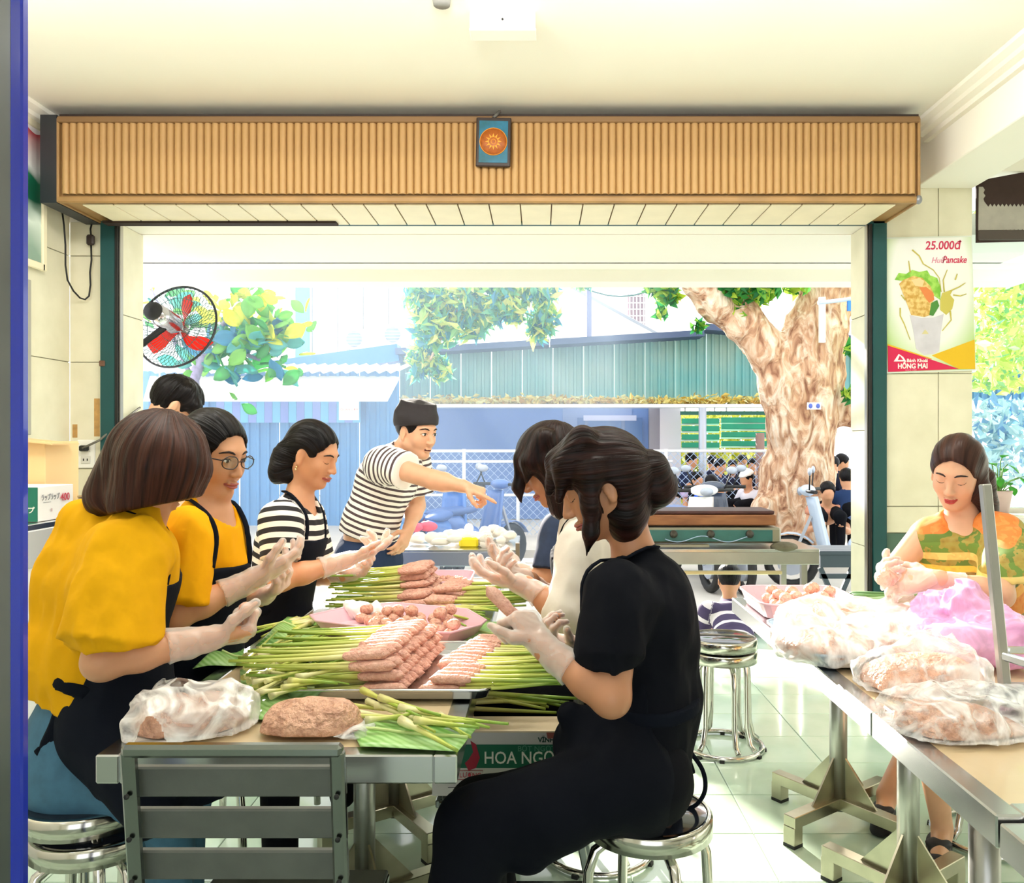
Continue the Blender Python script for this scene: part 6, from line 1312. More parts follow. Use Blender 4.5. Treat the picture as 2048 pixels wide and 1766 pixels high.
    def apron(s, bib=.1, top=.02, lap=None, mat=m_apron, straps=True, g=.036, back=-.02, res=.0065, side=.105, waist=.25, hem=None):
        p, b, c, n = s.sp; ax = nrm(c-b); F_ = Field(res, .04); mid = b+(c-b)*waist; lat = nrm(np.cross(ax, s.fwd))
        F_.cone(mid-ax*.02, c, .112*s.w+g, .128*s.w+g, s.q, s.fwd, clips=((c+ax*top, ax), (c+lat*side, lat), (c-lat*side, -lat), (c+s.fwd*.01, -s.fwd)))
        F_.cone(p, mid, .134*s.w+g, .114*s.w+g, s.q, s.fwd, clips=((b+s.fwd*back, -s.fwd),), k=.03)
        for q in (lap or []): F_.cone(*q)
        if hem is not None: F_.cut.append(hem)
        F_.noise.append(wr(.007, 10, 8, (1, 1, .6))); F_.build('apron', mat, s.root)
        axis = lambda q_: b+ax*float(np.clip((q_-b)@ax, 0, np.linalg.norm(n-b)*.97))
        W2 = Field(.006, .02); W2.cone(b-ax*.1, b+ax*.12, .124*s.w+g, .122*s.w+g, s.q, s.fwd, clips=((b+ax*.03, ax), (b-ax*.0, -ax))); W2.build('apron_tie', m_strap, s.root)
        if straps:
            for sg in (-1, 1):
                A_ = c+ax*(top-.01)+s.fwd*.1+lat*sg*side*.85; B_ = n-ax*.02+lat*sg*.07+s.fwd*.035; C_ = n+ax*.02+lat*sg*.05-s.fwd*.05
                pts = smooth_path([A_, A_*.45+B_*.55+s.fwd*.02, B_, C_], 5); cen = lambda q_: b+ax*min(max(float((q_-b)@ax)-.05, 0), np.linalg.norm(n-b)*.85)
                pts = pushed(s.SF, pts, cen, .004); tubes(pts, .011, 'apron_strap', m_strap, s.root, 8, .35, up=tuple(s.fwd))
    def legs(s, L_, mat, r=1.0, name='trousers', res=.008, shoes=True):
        F_ = Field(res, .04)
        for hip, knee, ank in L_:
            F_.cone(s.sp[0], hip, .12*s.w, .095*r, k=.05); F_.cone(hip, knee, .092*r, .068*r); F_.cone(knee, ank, .064*r, .045*r)
        F_.noise.append(wr(.008, 12)); F_.build(name, mat, s.root)
        for hip, knee, ank in L_:
            k_ = np.asarray(ank, float); d = s.fwd*np.array([1, 1, 0]); G = Field(.008, .03); G.cone(k_+[0, 0, -.02], k_+d*.12+[0, 0, -.045], .042, .034); G.cut.append((k_+[0, 0, -.085], (0, 0, -1))); G.build('shoe', BLACK, s.root)
def hair_build(F_, root, mat, flow, amp=.004, fs=15, name='hair'):
    c, ax = np.asarray(flow[0], float), nrm(flow[1]); u = nrm(np.cross(ax, [.3, .2, .9] if abs(ax[2]) < .9 else [1, 0, 0])); v = np.cross(ax, u)
    def nz(p): d = p-c; a = np.arctan2(d@v, d@u); q = np.stack([np.cos(a)*1.0, np.sin(a)*1.0, (d@ax)*1.2], 1); return amp*vnoise(q+3, fs*.5)+amp*.6*vnoise(q+8, fs*1.3)
    F_.noise.append(nz); return F_.build(name, mat, root, flow=flow)
FL = lambda *a: np.array(a, float)
def E_(F_, px, py, D, rx, ry, rz, **kw): F_.ell(PV(px, py, D), (rx, ry, rz), **kw)
def px_chain(F_, pts, D, rs, **kw): F_.chain([PV(p[0], p[1], p[2] if len(p) > 2 else D) for p in pts], rs, **kw)

# ---------------------------------------------------------------- woman with the bob haircut (yellow T-shirt)
def build_bob():
    D = 1.95; root = person('woman with a chestnut bob in a loose yellow T-shirt and navy apron', P(165, 1560, D)-Vector((0, 0, .0)))
    R = head_frame(-38, 30); B = Body(root, [PV(175, 1500, D), PV(205, 1345, D), PV(250, 1160, 1.94), PV(285, 1035, D)], [PV(248, 1110, 1.82), PV(215, 1085, 2.08)], (.93, .30, -.1), (PV(308, 925, D), R, .98), SKIN, w=1.0)
    t1 = B.arm(0, PV(205, 1322, 1.74), PV(412, 1278, 1.86), PV(520, 1262, 1.92), (.25, .55, .75), 1, ((68, 80, 50), (72, 82, 50), (74, 84, 50), (76, 84, 50)), .80, hs=1.08, r=1.05, thumb=(.6, .5))
    B.arm(1, PV(120, 1185, 2.22), PV(300, 1262, 2.2), PV(380, 1285, 2.15), (0, -.8, .4), -1, ((50, 60, 40),)*4, .86)
    B.skin_mesh()
    def extra(F_):
        px_chain(F_, [(205, 1200), (175, 1290), (120, 1375)], 1.97, [.12, .115, .10], k=.06, clips=((PV(112, 1388, D), FL(-.30, 0, -.95)),))
        px_chain(F_, [(180, 1060), (165, 1150)], 1.98, [.07, .10], k=.06)
        F_.cone(PV(240, 1190, 1.80), PV(245, 1300, 1.775), .068, .083, k=.05, clips=((PV(240, 1272, 1.77), FL(0.02, 0, -1)),))
    B.shirt(cloth('tshirt_mustard', '#e3a60e', .1), .022, ((PV(150, 1392, D)), FL(-.25, 0, -1)), sleeve_r=(.072, .088), folds=.016, extra=extra, neck_r=.07)
    lap = [(PV(240, 1440, 1.9), PV(310, 1540, 1.86), .115, .10), (PV(260, 1490, 1.95), PV(420, 1550, 1.95), .11, .09), (PV(265, 1530, 1.83), PV(310, 1640, 1.80), .08, .055), (PV(235, 1340, 1.92), PV(235, 1450, 1.92), .12, .125)]
    B.apron(lap=lap, back=.05, top=.03, hem=(PV(300, 1650, 1.85), FL(.3, 0, -1)))
    for a in ([(135, 1385), (118, 1440), (108, 1478), (78, 1512)], [(130, 1390), (112, 1450), (90, 1500), (84, 1540)]): tubes(smooth_path([PV(x, y, 1.83) for x, y in a], 4), .016, 'apron_tie_end', m_strap, root, 8, .3, up=(0, 1, 0))
    G = Field(.007, .05); px_chain(G, [(180, 1400), (160, 1480), (150, 1540), (170, 1575)], 1.965, [.122, .135, .130, .10], q=.8, n=(.93, .3, 0)); G.cone(PV(160, 1560, 1.9), PV(330, 1590, 1.88), .085, .07); G.cone(PV(160, 1560, 2.05), PV(360, 1580, 2.05), .085, .07); G.cone(PV(335, 1590, 1.9), PV(345, 1900, 1.95), .06, .045); G.cone(PV(360, 1580, 2.05), PV(370, 1880, 2.05), .06, .045)
    G.cut.append((PV(150, 1588, 1.95), FL(-.5, 0, -1))) if False else None
    G.noise.append(wr(.006, 14)); G.build('jeans', m_jeans, root)
    for q in ((355, 1935, 1.98), (378, 1910, 2.08)):
        k_ = PV(*q); S = Field(.008, .03); S.cone([k_[0], k_[1], .05], [k_[0]+.12, k_[1]+.02, .038], .042, .034); S.cut.append(((0, 0, .006), (0, 0, -1))); S.build('shoe', BLACK, root)
    Hh = Field(.0055, .035); E_(Hh, 322, 912, D, .108, .105, .112); px_chain(Hh, [(275, 900), (225, 990)], 1.95, [.07, .062]); px_chain(Hh, [(315, 930), (285, 1000)], 1.90, [.085, .075]); px_chain(Hh, [(350, 930), (345, 1015)], 1.9, [.065, .045]); px_chain(Hh, [(380, 890), (388, 940), (378, 995)], 1.93, [.03, .027, .02]); px_chain(Hh, [(330, 940), (330, 1010)], 2.02, [.07, .05])
    Hh.cut.append((PV(260, 1022, D), FL(.20, 0, -1))); hair_build(Hh, root, H_BROWN, (PV(335, 830, 1.95), FL(-.12, -.1, -1)), .009, 12)
    ball(t1[1]*.5+np.array(t1[4])*.5-FL(0, 0, .012), 'meatball held in the fist of the woman with the bob haircut', None, .8)
    return root
build_bob()
# ---------------------------------------------------------------- woman with glasses
def build_glasses():
    D = 2.3; root = person('woman with glasses and pulled back black hair in a yellow T-shirt', P(400, 1480, D))
    R = head_frame(24, 14); B = Body(root, [PV(385, 1420, D), PV(385, 1280, D), PV(402, 1110, D), PV(425, 1015, D)], [PV(372, 1075, 2.17), PV(440, 1062, 2.45)], (.92, -.32, -.05), (PV(426, 907, D), R, .97), SKIN)
    B.arm(0, PV(350, 1232, 2.12), PV(505, 1160, 2.22), PV(600, 1112, 2.30), (.1, .5, .75), 1, ((10, 22, 16), (14, 26, 18), (20, 30, 20), (26, 34, 22)), .82, hs=1.05, thumb=(.5, .4))
    B.arm(1, PV(440, 1200, 2.5), PV(520, 1195, 2.42), PV(600, 1150, 2.36), (.2, -.3, .9), -1, ((35, 45, 30),)*4, .7)
    B.skin_mesh()
    B.shirt(cloth('tshirt_golden', '#eda70c', .08), .02, (PV(390, 1420, D), FL(0, 0, -1)), sleeve_r=(.072, .084), folds=.014, neck_r=.078)
    B.apron(lap=[(PV(400, 1420, D), PV(520, 1430, D), .13, .1)], side=.095, top=-.015)
    G = Field(.008, .05); px_chain(G, [(380, 1425), (560, 1440)], 2.25, [.11, .075]); G.cone(PV(560, 1440, 2.25), PV(560, 1760, 2.3), .06, .045); px_chain(G, [(380, 1425), (560, 1430)], 2.42, [.11, .075]); G.cone(PV(560, 1430, 2.42), PV(565, 1720, 2.45), .06, .045); G.build('trousers', m_dark, root)
    W = B.W; on = face_parts(root, B.F, W, R, .97, 'open')
    Hh = Field(.005, .02); cap_hair(Hh, B.c, R, .97, False, 1.03, -.10); Hh.ell(W(-.10, 0, -.02), (.05, .06, .055), k=.04); Hh.cone(W(-.01, .07, .0), W(-.03, .07, -.07), .03, .025); Hh.cone(W(.012, -.074, .015), W(-.02, -.07, -.075), .028, .022); hair_build(Hh, root, H_BLACK, (W(-.11, 0, .0), R[:, 0]), .004)
    gl = MB(); rim = M('glasses_rim_dark', '#2a1d22', .3)
    for g in (-1, 1):
        c = W(.108, g*.033, .0); pts = [Vector(c+R@FL(-.004*abs(math.cos(a))-(.006 if math.cos(a)*g > 0 else 0), math.cos(a)*.026*(1-.1*math.sin(a)), math.sin(a)*.018)) for a in [2*math.pi*k/20 for k in range(20)]]; gl.tube(pts, .0016, 6, closed=True)
        gl.tube([Vector(W(.098, g*.06, .006)), Vector(W(.05, g*.078, .004)), Vector(W(-.01, g*.084, .0))], .0017, 6)
    gl.tube([Vector(W(.109, -.008, .003)), Vector(W(.112, 0, .006)), Vector(W(.109, .008, .003))], .0016, 6); gp = gl.build('glasses', rim, root)
    for g in (-1, 1): MB().ell(W(.106, g*.033, 0), (.0012, .025, .017), 14, 6, Matrix(R.tolist())).build('lens', m_glass, gp)
    return root
build_glasses()
# ---------------------------------------------------------------- woman with the bun, striped top
def build_bun():
    D = 2.92; root = person('woman with a low bun in a black and white striped top and dark apron', P(545, 1340, D)); R = head_frame(14, 20)
    B = Body(root, [PV(540, 1320, D), PV(548, 1215, D), PV(580, 1080, D), PV(600, 990, D)], [PV(560, 1040, 2.78), PV(612, 1030, 3.06)], (.95, -.22, -.1), (PV(625, 908, D), R, .92), SKIN, w=.98)
    B.arm(0, PV(560, 1160, 2.72), PV(690, 1122, 2.82), PV(775, 1095, 2.9), (.1, .35, .9), 1, ((8, 15, 12), (20, 25, 15), (45, 45, 30), (55, 50, 30)), .66, hs=1.1, thumb=(.2, .2))
    B.arm(1, PV(640, 1150, 3.08), PV(690, 1150, 3.0), PV(760, 1130, 2.97), (.1, -.4, .8), -1, ((40, 45, 30),)*4, .7)
    B.skin_mesh(); st = stripe_mat('striped_jersey_black', '#f1ece6', '#15121a', .036, .5)
    B.shirt(st, .014, (PV(545, 1290, D), FL(0, 0, -1)), sleeve_r=(.066, .064), folds=.006, uv=.036, neck_r=.085, neck_drop=.02)
    B.apron(lap=[(PV(560, 1300, D), PV(640, 1320, D), .125, .1)], side=.085, top=.03)
    G = Field(.009, .05); px_chain(G, [(540, 1325), (680, 1330)], 2.85, [.11, .075]); G.cone(PV(680, 1330, 2.85), PV(685, 1590, 2.9), .06, .045); px_chain(G, [(540, 1325), (680, 1322)], 3.02, [.11, .075]); G.cone(PV(680, 1322, 3.02), PV(685, 1570, 3.05), .06, .045); G.build('trousers', m_dark, root)
    W = B.W; face_parts(root, B.F, W, R, .92); Hh = Field(.0055, .02); cap_hair(Hh, B.c, R, .92, True, 1.03, -.08); px_chain(Hh, [(598, 895), (575, 905)], 2.92, [.05, .045]); E_(Hh, 570, 922, 2.92, .05, .05, .055); E_(Hh, 556, 945, 2.90, .035, .04, .04); E_(Hh, 585, 950, 2.92, .035, .04, .035); hair_build(Hh, root, H_BLACK, (PV(575, 915, D), R[:, 0]), .007)
    for z in (-.052, -.062): MB().ell(W(-.004, -.079, z), (.004, .004, .004), 8, 6).build('earring', m_gold, root)
    return root
build_bun()
# ---------------------------------------------------------------- pointing man with the cap
def build_chef():
    D = 3.92; root = person('man in a black cap and striped shirt leaning over and pointing', (P(735, 1100, D).x, D, 0)); R = head_frame(38, 12)
    B = Body(root, [PV(735, 1105, 3.95), PV(745, 1040, D), PV(775, 958, 3.9), PV(808, 898, 3.86)], [PV(768, 928, 3.74), PV(828, 925, 4.02)], (.80, -.52, -.28), (PV(833, 862, 3.82), R, 1.02), SKIN_L, w=1.12, male=True)
    B.arm(0, PV(868, 960, 3.58), PV(925, 972, 3.52), PV(965, 985, 3.50), (-.1, .3, -.9), -1, ((4, 6, 4), (60, 65, 40), (68, 70, 40), (70, 70, 40)), .45, glove=False, hs=1.05, r=1.1)
    B.arm(1, PV(833, 1012, 4.05), PV(818, 1055, 3.92), PV(803, 1095, 3.86), (-.5, .3, 0), -1, ((25, 30, 20),)*4, .72, glove=False, r=1.1)
    B.skin_mesh(); B.shirt(stripe_mat('striped_jersey_thin', '#f6f2ee', '#4c3c42', .0275, .42), .018, (PV(735, 1068, 3.93), FL(-.3, .1, -1)), sleeve_r=(.075, .080), folds=.009, uv=.0275, neck_r=.085)
    B.legs([(PV(715, 1125, 3.86), PV(705, 1240, 3.95), [PV(705, 1240, 3.95)[0], 4.0, .09]), (PV(760, 1120, 4.02), PV(770, 1240, 4.05), [PV(770, 1240, 4.05)[0], 4.1, .09])], m_navy, 1.1)
    W = B.W; face_parts(root, B.F, W, R, 1.02, 'open', mouth=False); MB().ell(W(.088, 0, -.069), (.014, .019, .009), 12, 8, Matrix(R.tolist())).build('open_mouth', M('mouth_dark', '#5a1f1c', .5), root); MB().ell(W(.096, 0, -.0635), (.006, .014, .003), 10, 6, Matrix(R.tolist())).build('teeth', m_eyew, root)
    Hh = Field(.006, .02); cap_hair(Hh, B.c, R, 1.02, True, 1.0, -.075); hair_build(Hh, root, H_BLACK, (W(-.02, 0, .12), -R[:, 2]), .003)
    C_ = Field(.006, .02); C_.ell(W(-.012, 0, .045), (.112, .094, .10), R, clips=((W(.08, 0, .045), R@FL(.22, 0, -1)),)); C_.cone(W(-.02, 0, .07), W(-.012, 0, .118), .098, .085, k=.02, clips=((W(0, 0, .132), R[:, 2]), (W(.08, 0, .045), R@FL(.22, 0, -1)))); C_.noise.append(wr(.005, 22)); C_.build('cap', M('cap_charcoal', '#2e2a2e', .85, var=.15, vs=20), root)
    return root
build_chef()
# ---------------------------------------------------------------- person in black, ponytail, on the stool in front
def build_pony():
    D = 1.96; root = person('ponytailed woman in a black T-shirt seated on the steel stool', P(1300, 1640, D)); R = head_frame(180, 25)
    B = Body(root, [PV(1280, 1535, D), PV(1296, 1410, D), PV(1290, 1230, D), PV(1268, 1105, D)], [PV(1240, 1190, 1.82), PV(1285, 1165, 2.09)], (-.97, -.05, -.12), (PV(1205, 966, 1.95), R, 1.0), SKIN_D, w=1.02)
    t = B.arm(0, PV(1222, 1395, 1.73), PV(1092, 1300, 1.80), PV(1030, 1215, 1.86), (-.65, .55, -.35), 1, ((60, 78, 45), (66, 80, 45), (72, 82, 48), (76, 82, 48)), .62, hs=1.08, thumb=(.35, .25), r=1.05)
    B.arm(1, PV(1235, 1385, 2.14), PV(1150, 1300, 2.06), PV(1070, 1262, 2.0), (-.3, -.3, .7), -1, ((50, 60, 35),)*4, .65, thumb=(.5, .6))
    B.skin_mesh()
    def extra(F_):
        px_chain(F_, [(1325, 1180), (1342, 1285), (1336, 1400), (1300, 1500), (1300, 1560)], 1.96, [.035, .04, .045, .04, .05], k=.07)
        F_.cone(PV(1225, 1180, 1.80), PV(1217, 1330, 1.765), .062, .064, k=.04, clips=((PV(1215, 1326, 1.77), FL(-.05, 0, -1)),))
    B.shirt(cloth('tshirt_black', '#0a0c14', .1), .02, (PV(1330, 1592, D), FL(-.1, 0, -1)), sleeve_r=(.066, .066), folds=.011, extra=extra, neck_r=.072)
    lap = [(PV(1275, 1490, D), PV(1180, 1490, D), .11, .09), (PV(1265, 1560, 1.84), PV(945, 1652, 1.80), .105, .076), (PV(1265, 1560, 2.04), PV(965, 1625, 2.0), .105, .076), (PV(1175, 1460, 1.9), PV(1140, 1430, 1.9), .06, .03), (PV(950, 1655, 1.80), PV(925, 1790, 1.78), .076, .08), (PV(1100, 1640, 1.8), PV(1060, 1700, 1.8), .08, .05)]
    B.apron(mat=cloth('apron_black', '#090c15', .12), lap=lap, back=.02, straps=True, side=.09, top=.02)
    G = Field(.007, .05); G.cone(PV(1300, 1560, 1.86), PV(950, 1650, 1.80), .10, .072); G.cone(PV(1300, 1560, 2.06), PV(960, 1620, 2.0), .10, .072); G.cone(PV(950, 1650, 1.80), [PV(985, 1800, 1.82)[0], 1.83, .09], .066, .045); G.cone(PV(960, 1620, 2.0), [PV(1010, 1800, 2.0)[0], 2.02, .09], .066, .045); G.noise.append(wr(.008, 12)); G.cut.append(((0, 0, .477), (0, 0, -1))) if False else None; G.build('trousers', m_dark, root)
    for q in ((985, 1.83), (1010, 2.02)):
        x = (q[0]-CX)*q[1]/F; S = Field(.008, .03); S.cone([x+.02, q[1], .05], [x-.12, q[1], .038], .042, .034); S.cut.append(((0, 0, .006), (0, 0, -1))); S.build('shoe', BLACK, root)
    W = B.W; face_parts(root, B.F, W, R, 1.0)
    Hh = Field(.005, .03); E_(Hh, 1208, 938, 1.95, .110, .093, .102); Hh.ell(W(.085, 0, -.03), (.06, .062, .075), R, sub=True, k=.02)
    px_chain(Hh, [(1160, 885), (1118, 925), (1098, 985)], 1.93, [.035, .03, .010], k=.02); px_chain(Hh, [(1165, 880), (1130, 930), (1118, 1000)], 1.89, [.035, .028, .008], k=.02); px_chain(Hh, [(1180, 940), (1185, 1010), (1182, 1065), (1173, 1112)], 1.875, [.035, .024, .017, .004], k=.02)
    px_chain(Hh, [(1245, 960), (1250, 1030), (1252, 1062)], 1.93, [.07, .05, .03], k=.03); px_chain(Hh, [(1240, 960), (1240, 1060)], 1.99, [.07, .04], k=.03)
    px_chain(Hh, [(1272, 922), (1298, 938), (1312, 975), (1298, 1015)], 1.95, [.024, .047, .05, .02], k=.006)
    E_(Hh, 1216, 997, 1.865, .021, .03, .035, sub=True, k=.012)
    hair_build(Hh, root, H_RED, (PV(1280, 925, 1.95), FL(-.9, 0, -.1)), .0035, 16)
    MB().tube([Vector(PV(1277, 925, 1.95)+FL(.012*math.cos(a), .03*math.cos(a+1.57), .028*math.sin(a))) for a in [2*math.pi*k/20 for k in range(20)]], .004, 6, closed=True).build('hair_tie', M('hair_band_cream', '#d8c8ae', .6), root)
    tubes(smooth_path([PV(*q) for q in ((1365, 1478, 1.94), (1378, 1500, 1.94), (1405, 1540, 1.94), (1410, 1580, 1.95), (1392, 1610, 1.96), (1360, 1622, 1.96))], 5), .006, 'apron_tie_end', m_strap, root, 6, .4, up=(0, 1, 0)); tubes(smooth_path([PV(*q) for q in ((1362, 1480, 1.95), (1378, 1520, 1.95), (1386, 1545, 1.95), (1376, 1540, 1.95), (1372, 1575, 1.96), (1350, 1620, 1.96))], 5), .006, 'apron_tie_end', m_strap, root, 6, .4, up=(0, 1, 0))
    a_, b_ = P(1058, 1262, 1.88), P(972, 1172, 1.90); d = a_-b_; s_ = thing('meat_skewer', 'fresh meat skewer held up in the glove of the woman in black', 'skewer', b_); s_.rotation_euler = d.to_track_quat('X', 'Z').to_euler(); s_.scale = (1.15, 1.15, 1.15)
    for nm, ms in (('meat', MEA), ('stalk', STK[:1])): o = bpy.data.objects.new(nm, ms[0]); COL.objects.link(o); o.parent = s_; o.scale = (.62 if nm == 'stalk' else 1, 1, 1)
build_pony()
# ---------------------------------------------------------------- woman with white sleeves
def build_white():
    D = 2.5; root = person('woman with reddish fringe in white long sleeves and navy apron', P(1190, 1420, D)); R = head_frame(182, 30)
    B = Body(root, [PV(1205, 1400, 2.58), PV(1212, 1280, 2.55), PV(1192, 1125, D), PV(1150, 1030, D)], [PV(1165, 1088, 2.36), PV(1190, 1072, 2.64)], (-.96, .1, -.15), (PV(1102, 928, D), R, .95), SKIN_D)
    B.arm(0, PV(1128, 1228, 2.28), PV(1052, 1170, 2.34), PV(945, 1150, 2.36), (-.1, .3, .9), -1, ((12, 24, 18), (18, 28, 18), (24, 32, 20), (30, 36, 22)), 1.35, hs=1.08, thumb=(.4, .3))
    B.arm(1, PV(1130, 1230, 2.62), PV(1060, 1160, 2.52), PV(985, 1135, 2.45), (-.1, -.4, .8), 1, ((38, 45, 30),)*4, 1.35)
    B.skin_mesh(); B.shirt(cloth('jersey_white', '#d8d1c6', .05), .016, (PV(1190, 1380, D), FL(0, 0, -1)), sleeve_r=(.062, .066), folds=.010, neck_r=.075)
    B.apron(lap=[(PV(1180, 1390, 2.55), PV(1090, 1400, 2.5), .13, .1)], side=.12, top=.05, g=.058, straps=True)
    G = Field(.009, .05); px_chain(G, [(1195, 1400, 2.5), (1000, 1410, 2.45)], D, [.11, .075]); G.cone(PV(1000, 1410, 2.45), PV(1010, 1720, 2.45), .06, .045); px_chain(G, [(1195, 1400, 2.65), (1010, 1400, 2.62)], D, [.11, .075]); G.cone(PV(1010, 1400, 2.62), PV(1015, 1680, 2.65), .06, .045); G.build('trousers', m_dark, root)
    W = B.W; face_parts(root, B.F, W, R, .95); Hh = Field(.0055, .025); Hh.ell(W(-.014, 0, .032), (.108, .088, .098), R); Hh.ell(W(.08, 0, -.035), (.06, .06, .072), R, sub=True, k=.02)
    px_chain(Hh, [(1075, 880), (1048, 920), (1036, 975), (1042, 1005)], 2.46, [.035, .028, .016, .004], k=.02); px_chain(Hh, [(1090, 880), (1060, 925), (1052, 965)], 2.42, [.035, .026, .006], k=.02); px_chain(Hh, [(1120, 930), (1130, 1010)], 2.48, [.08, .05], k=.03); px_chain(Hh, [(1098, 925), (1108, 985)], 2.41, [.03, .012], k=.02)
    hair_build(Hh, root, H_RED, (PV(1120, 860, D), FL(.1, 0, -1)), .0035, 16)
build_white()
# ---------------------------------------------------------------- person behind her
def build_third():
    D = 2.95; root = person('person in dark denim almost hidden behind the white sleeved woman', P(1150, 1330, D)); R = head_frame(182, 32)
    B = Body(root, [PV(1165, 1320, 3.0), PV(1165, 1220, 3.0), PV(1150, 1090, D), PV(1140, 1015, D)], [PV(1118, 1062, 2.83), PV(1150, 1055, 3.1)], (-.95, .1, -.2), (PV(1112, 925, D), R, .93), SKIN, res=.007)
    B.arm(0, PV(1100, 1160, 2.78), PV(1050, 1145, 2.82), PV(965, 1103, 2.86), (.2, -.2, .9), 1, ((15, 20, 15), (20, 25, 15), (25, 25, 15), (28, 28, 18)), .8, hs=1.1, thumb=(.1, .1)); B.arm(1, PV(1110, 1160, 3.1), PV(1040, 1150, 3.05), PV(975, 1130, 2.98), (0, -.3, .9), -1, ((35, 40, 25),)*4, .8)
    B.skin_mesh(); B.shirt(M('denim_dark', '#22324f', .85, var=.2, vs=30), .014, (PV(1160, 1310, D), FL(0, 0, -1)), folds=.008); B.apron(lap=[(PV(1160, 1310, D), PV(1110, 1320, D), .12, .1)], straps=False)
    G = Field(.01, .05); px_chain(G, [(1165, 1320, 2.95), (1010, 1330, 2.9)], D, [.11, .075]); G.cone(PV(1010, 1330, 2.9), PV(1015, 1590, 2.95), .06, .045); px_chain(G, [(1165, 1320, 3.1), (1010, 1325, 3.08)], D, [.11, .075]); G.cone(PV(1010, 1325, 3.08), PV(1015, 1570, 3.1), .06, .045); G.build('trousers', m_dark, root)
    W = B.W; face_parts(root, B.F, W, R, .93); Hh = Field(.0065, .025); Hh.ell(W(-.014, 0, .034), (.106, .088, .098), R); Hh.ell(W(.08, 0, -.035), (.06, .06, .07), R, sub=True, k=.02); px_chain(Hh, [(1135, 930), (1145, 1000)], D, [.08, .05]); hair_build(Hh, root, H_RED, (W(-.02, 0, .13), -R[:, 2]), .006)
build_third()
# ---------------------------------------------------------------- woman in the patterned dress
def dress_mat():
    m, N, L, b = node_mat('batik_dress'); a = N.new('ShaderNodeAttribute'); a.attribute_name = 'stripe'; x = N.new('ShaderNodeMath'); x.operation = 'MULTIPLY_ADD'; x.inputs[1].default_value = 1/.50; x.inputs[2].default_value = .26; L.new(a.outputs['Fac'], x.inputs[0]); f = N.new('ShaderNodeMath'); f.operation = 'FRACT'; L.new(x.outputs[0], f.inputs[0])
    st = [(0, '#5f7a2c'), (.04, '#e07a30'), (.30, '#d2552a'), (.34, '#2f5a3a'), (.40, '#d87a34'), (.52, '#e6a24a'), (.60, '#4a5a2c'), (.64, '#e4d07a'), (.68, '#55323a'), (.72, '#d9c862'), (.76, '#4a5a2c'), (.80, '#e4c34a'), (.84, '#5f7a2c'), (.88, '#e4d07a'), (.93, '#6a8a34')]
    r = ramp(N, st, 'CONSTANT'); L.new(f.outputs[0], r.inputs[0]); tc = N.new('ShaderNodeTexCoord'); vo = N.new('ShaderNodeTexVoronoi'); vo.inputs['Scale'].default_value = 55; L.new(tc.outputs['Object'], vo.inputs[0]); ck = N.new('ShaderNodeTexNoise'); ck.inputs['Scale'].default_value = 26; L.new(tc.outputs['Object'], ck.inputs[0])
    r2 = ramp(N, [(0, '#b8402a'), (.35, '#e8903c'), (.7, '#f0b060')]); L.new(vo.outputs[0], r2.inputs[0]); mx = N.new('ShaderNodeMix'); mx.data_type = 'RGBA'; s_ = N.new('ShaderNodeMath'); s_.operation = 'GREATER_THAN'; s_.inputs[1].default_value = .5; L.new(ck.outputs[0], s_.inputs[0]); s2 = N.new('ShaderNodeMath'); s2.operation = 'MULTIPLY'; s2.inputs[1].default_value = .3; L.new(s_.outputs[0], s2.inputs[0]); L.new(s2.outputs[0], mx.inputs[0]); L.new(r.outputs[0], mx.inputs[6]); L.new(r2.outputs[0], mx.inputs[7]); L.new(mx.outputs[2], b.inputs['Base Color']); b.inputs['Roughness'].default_value = .7; return m
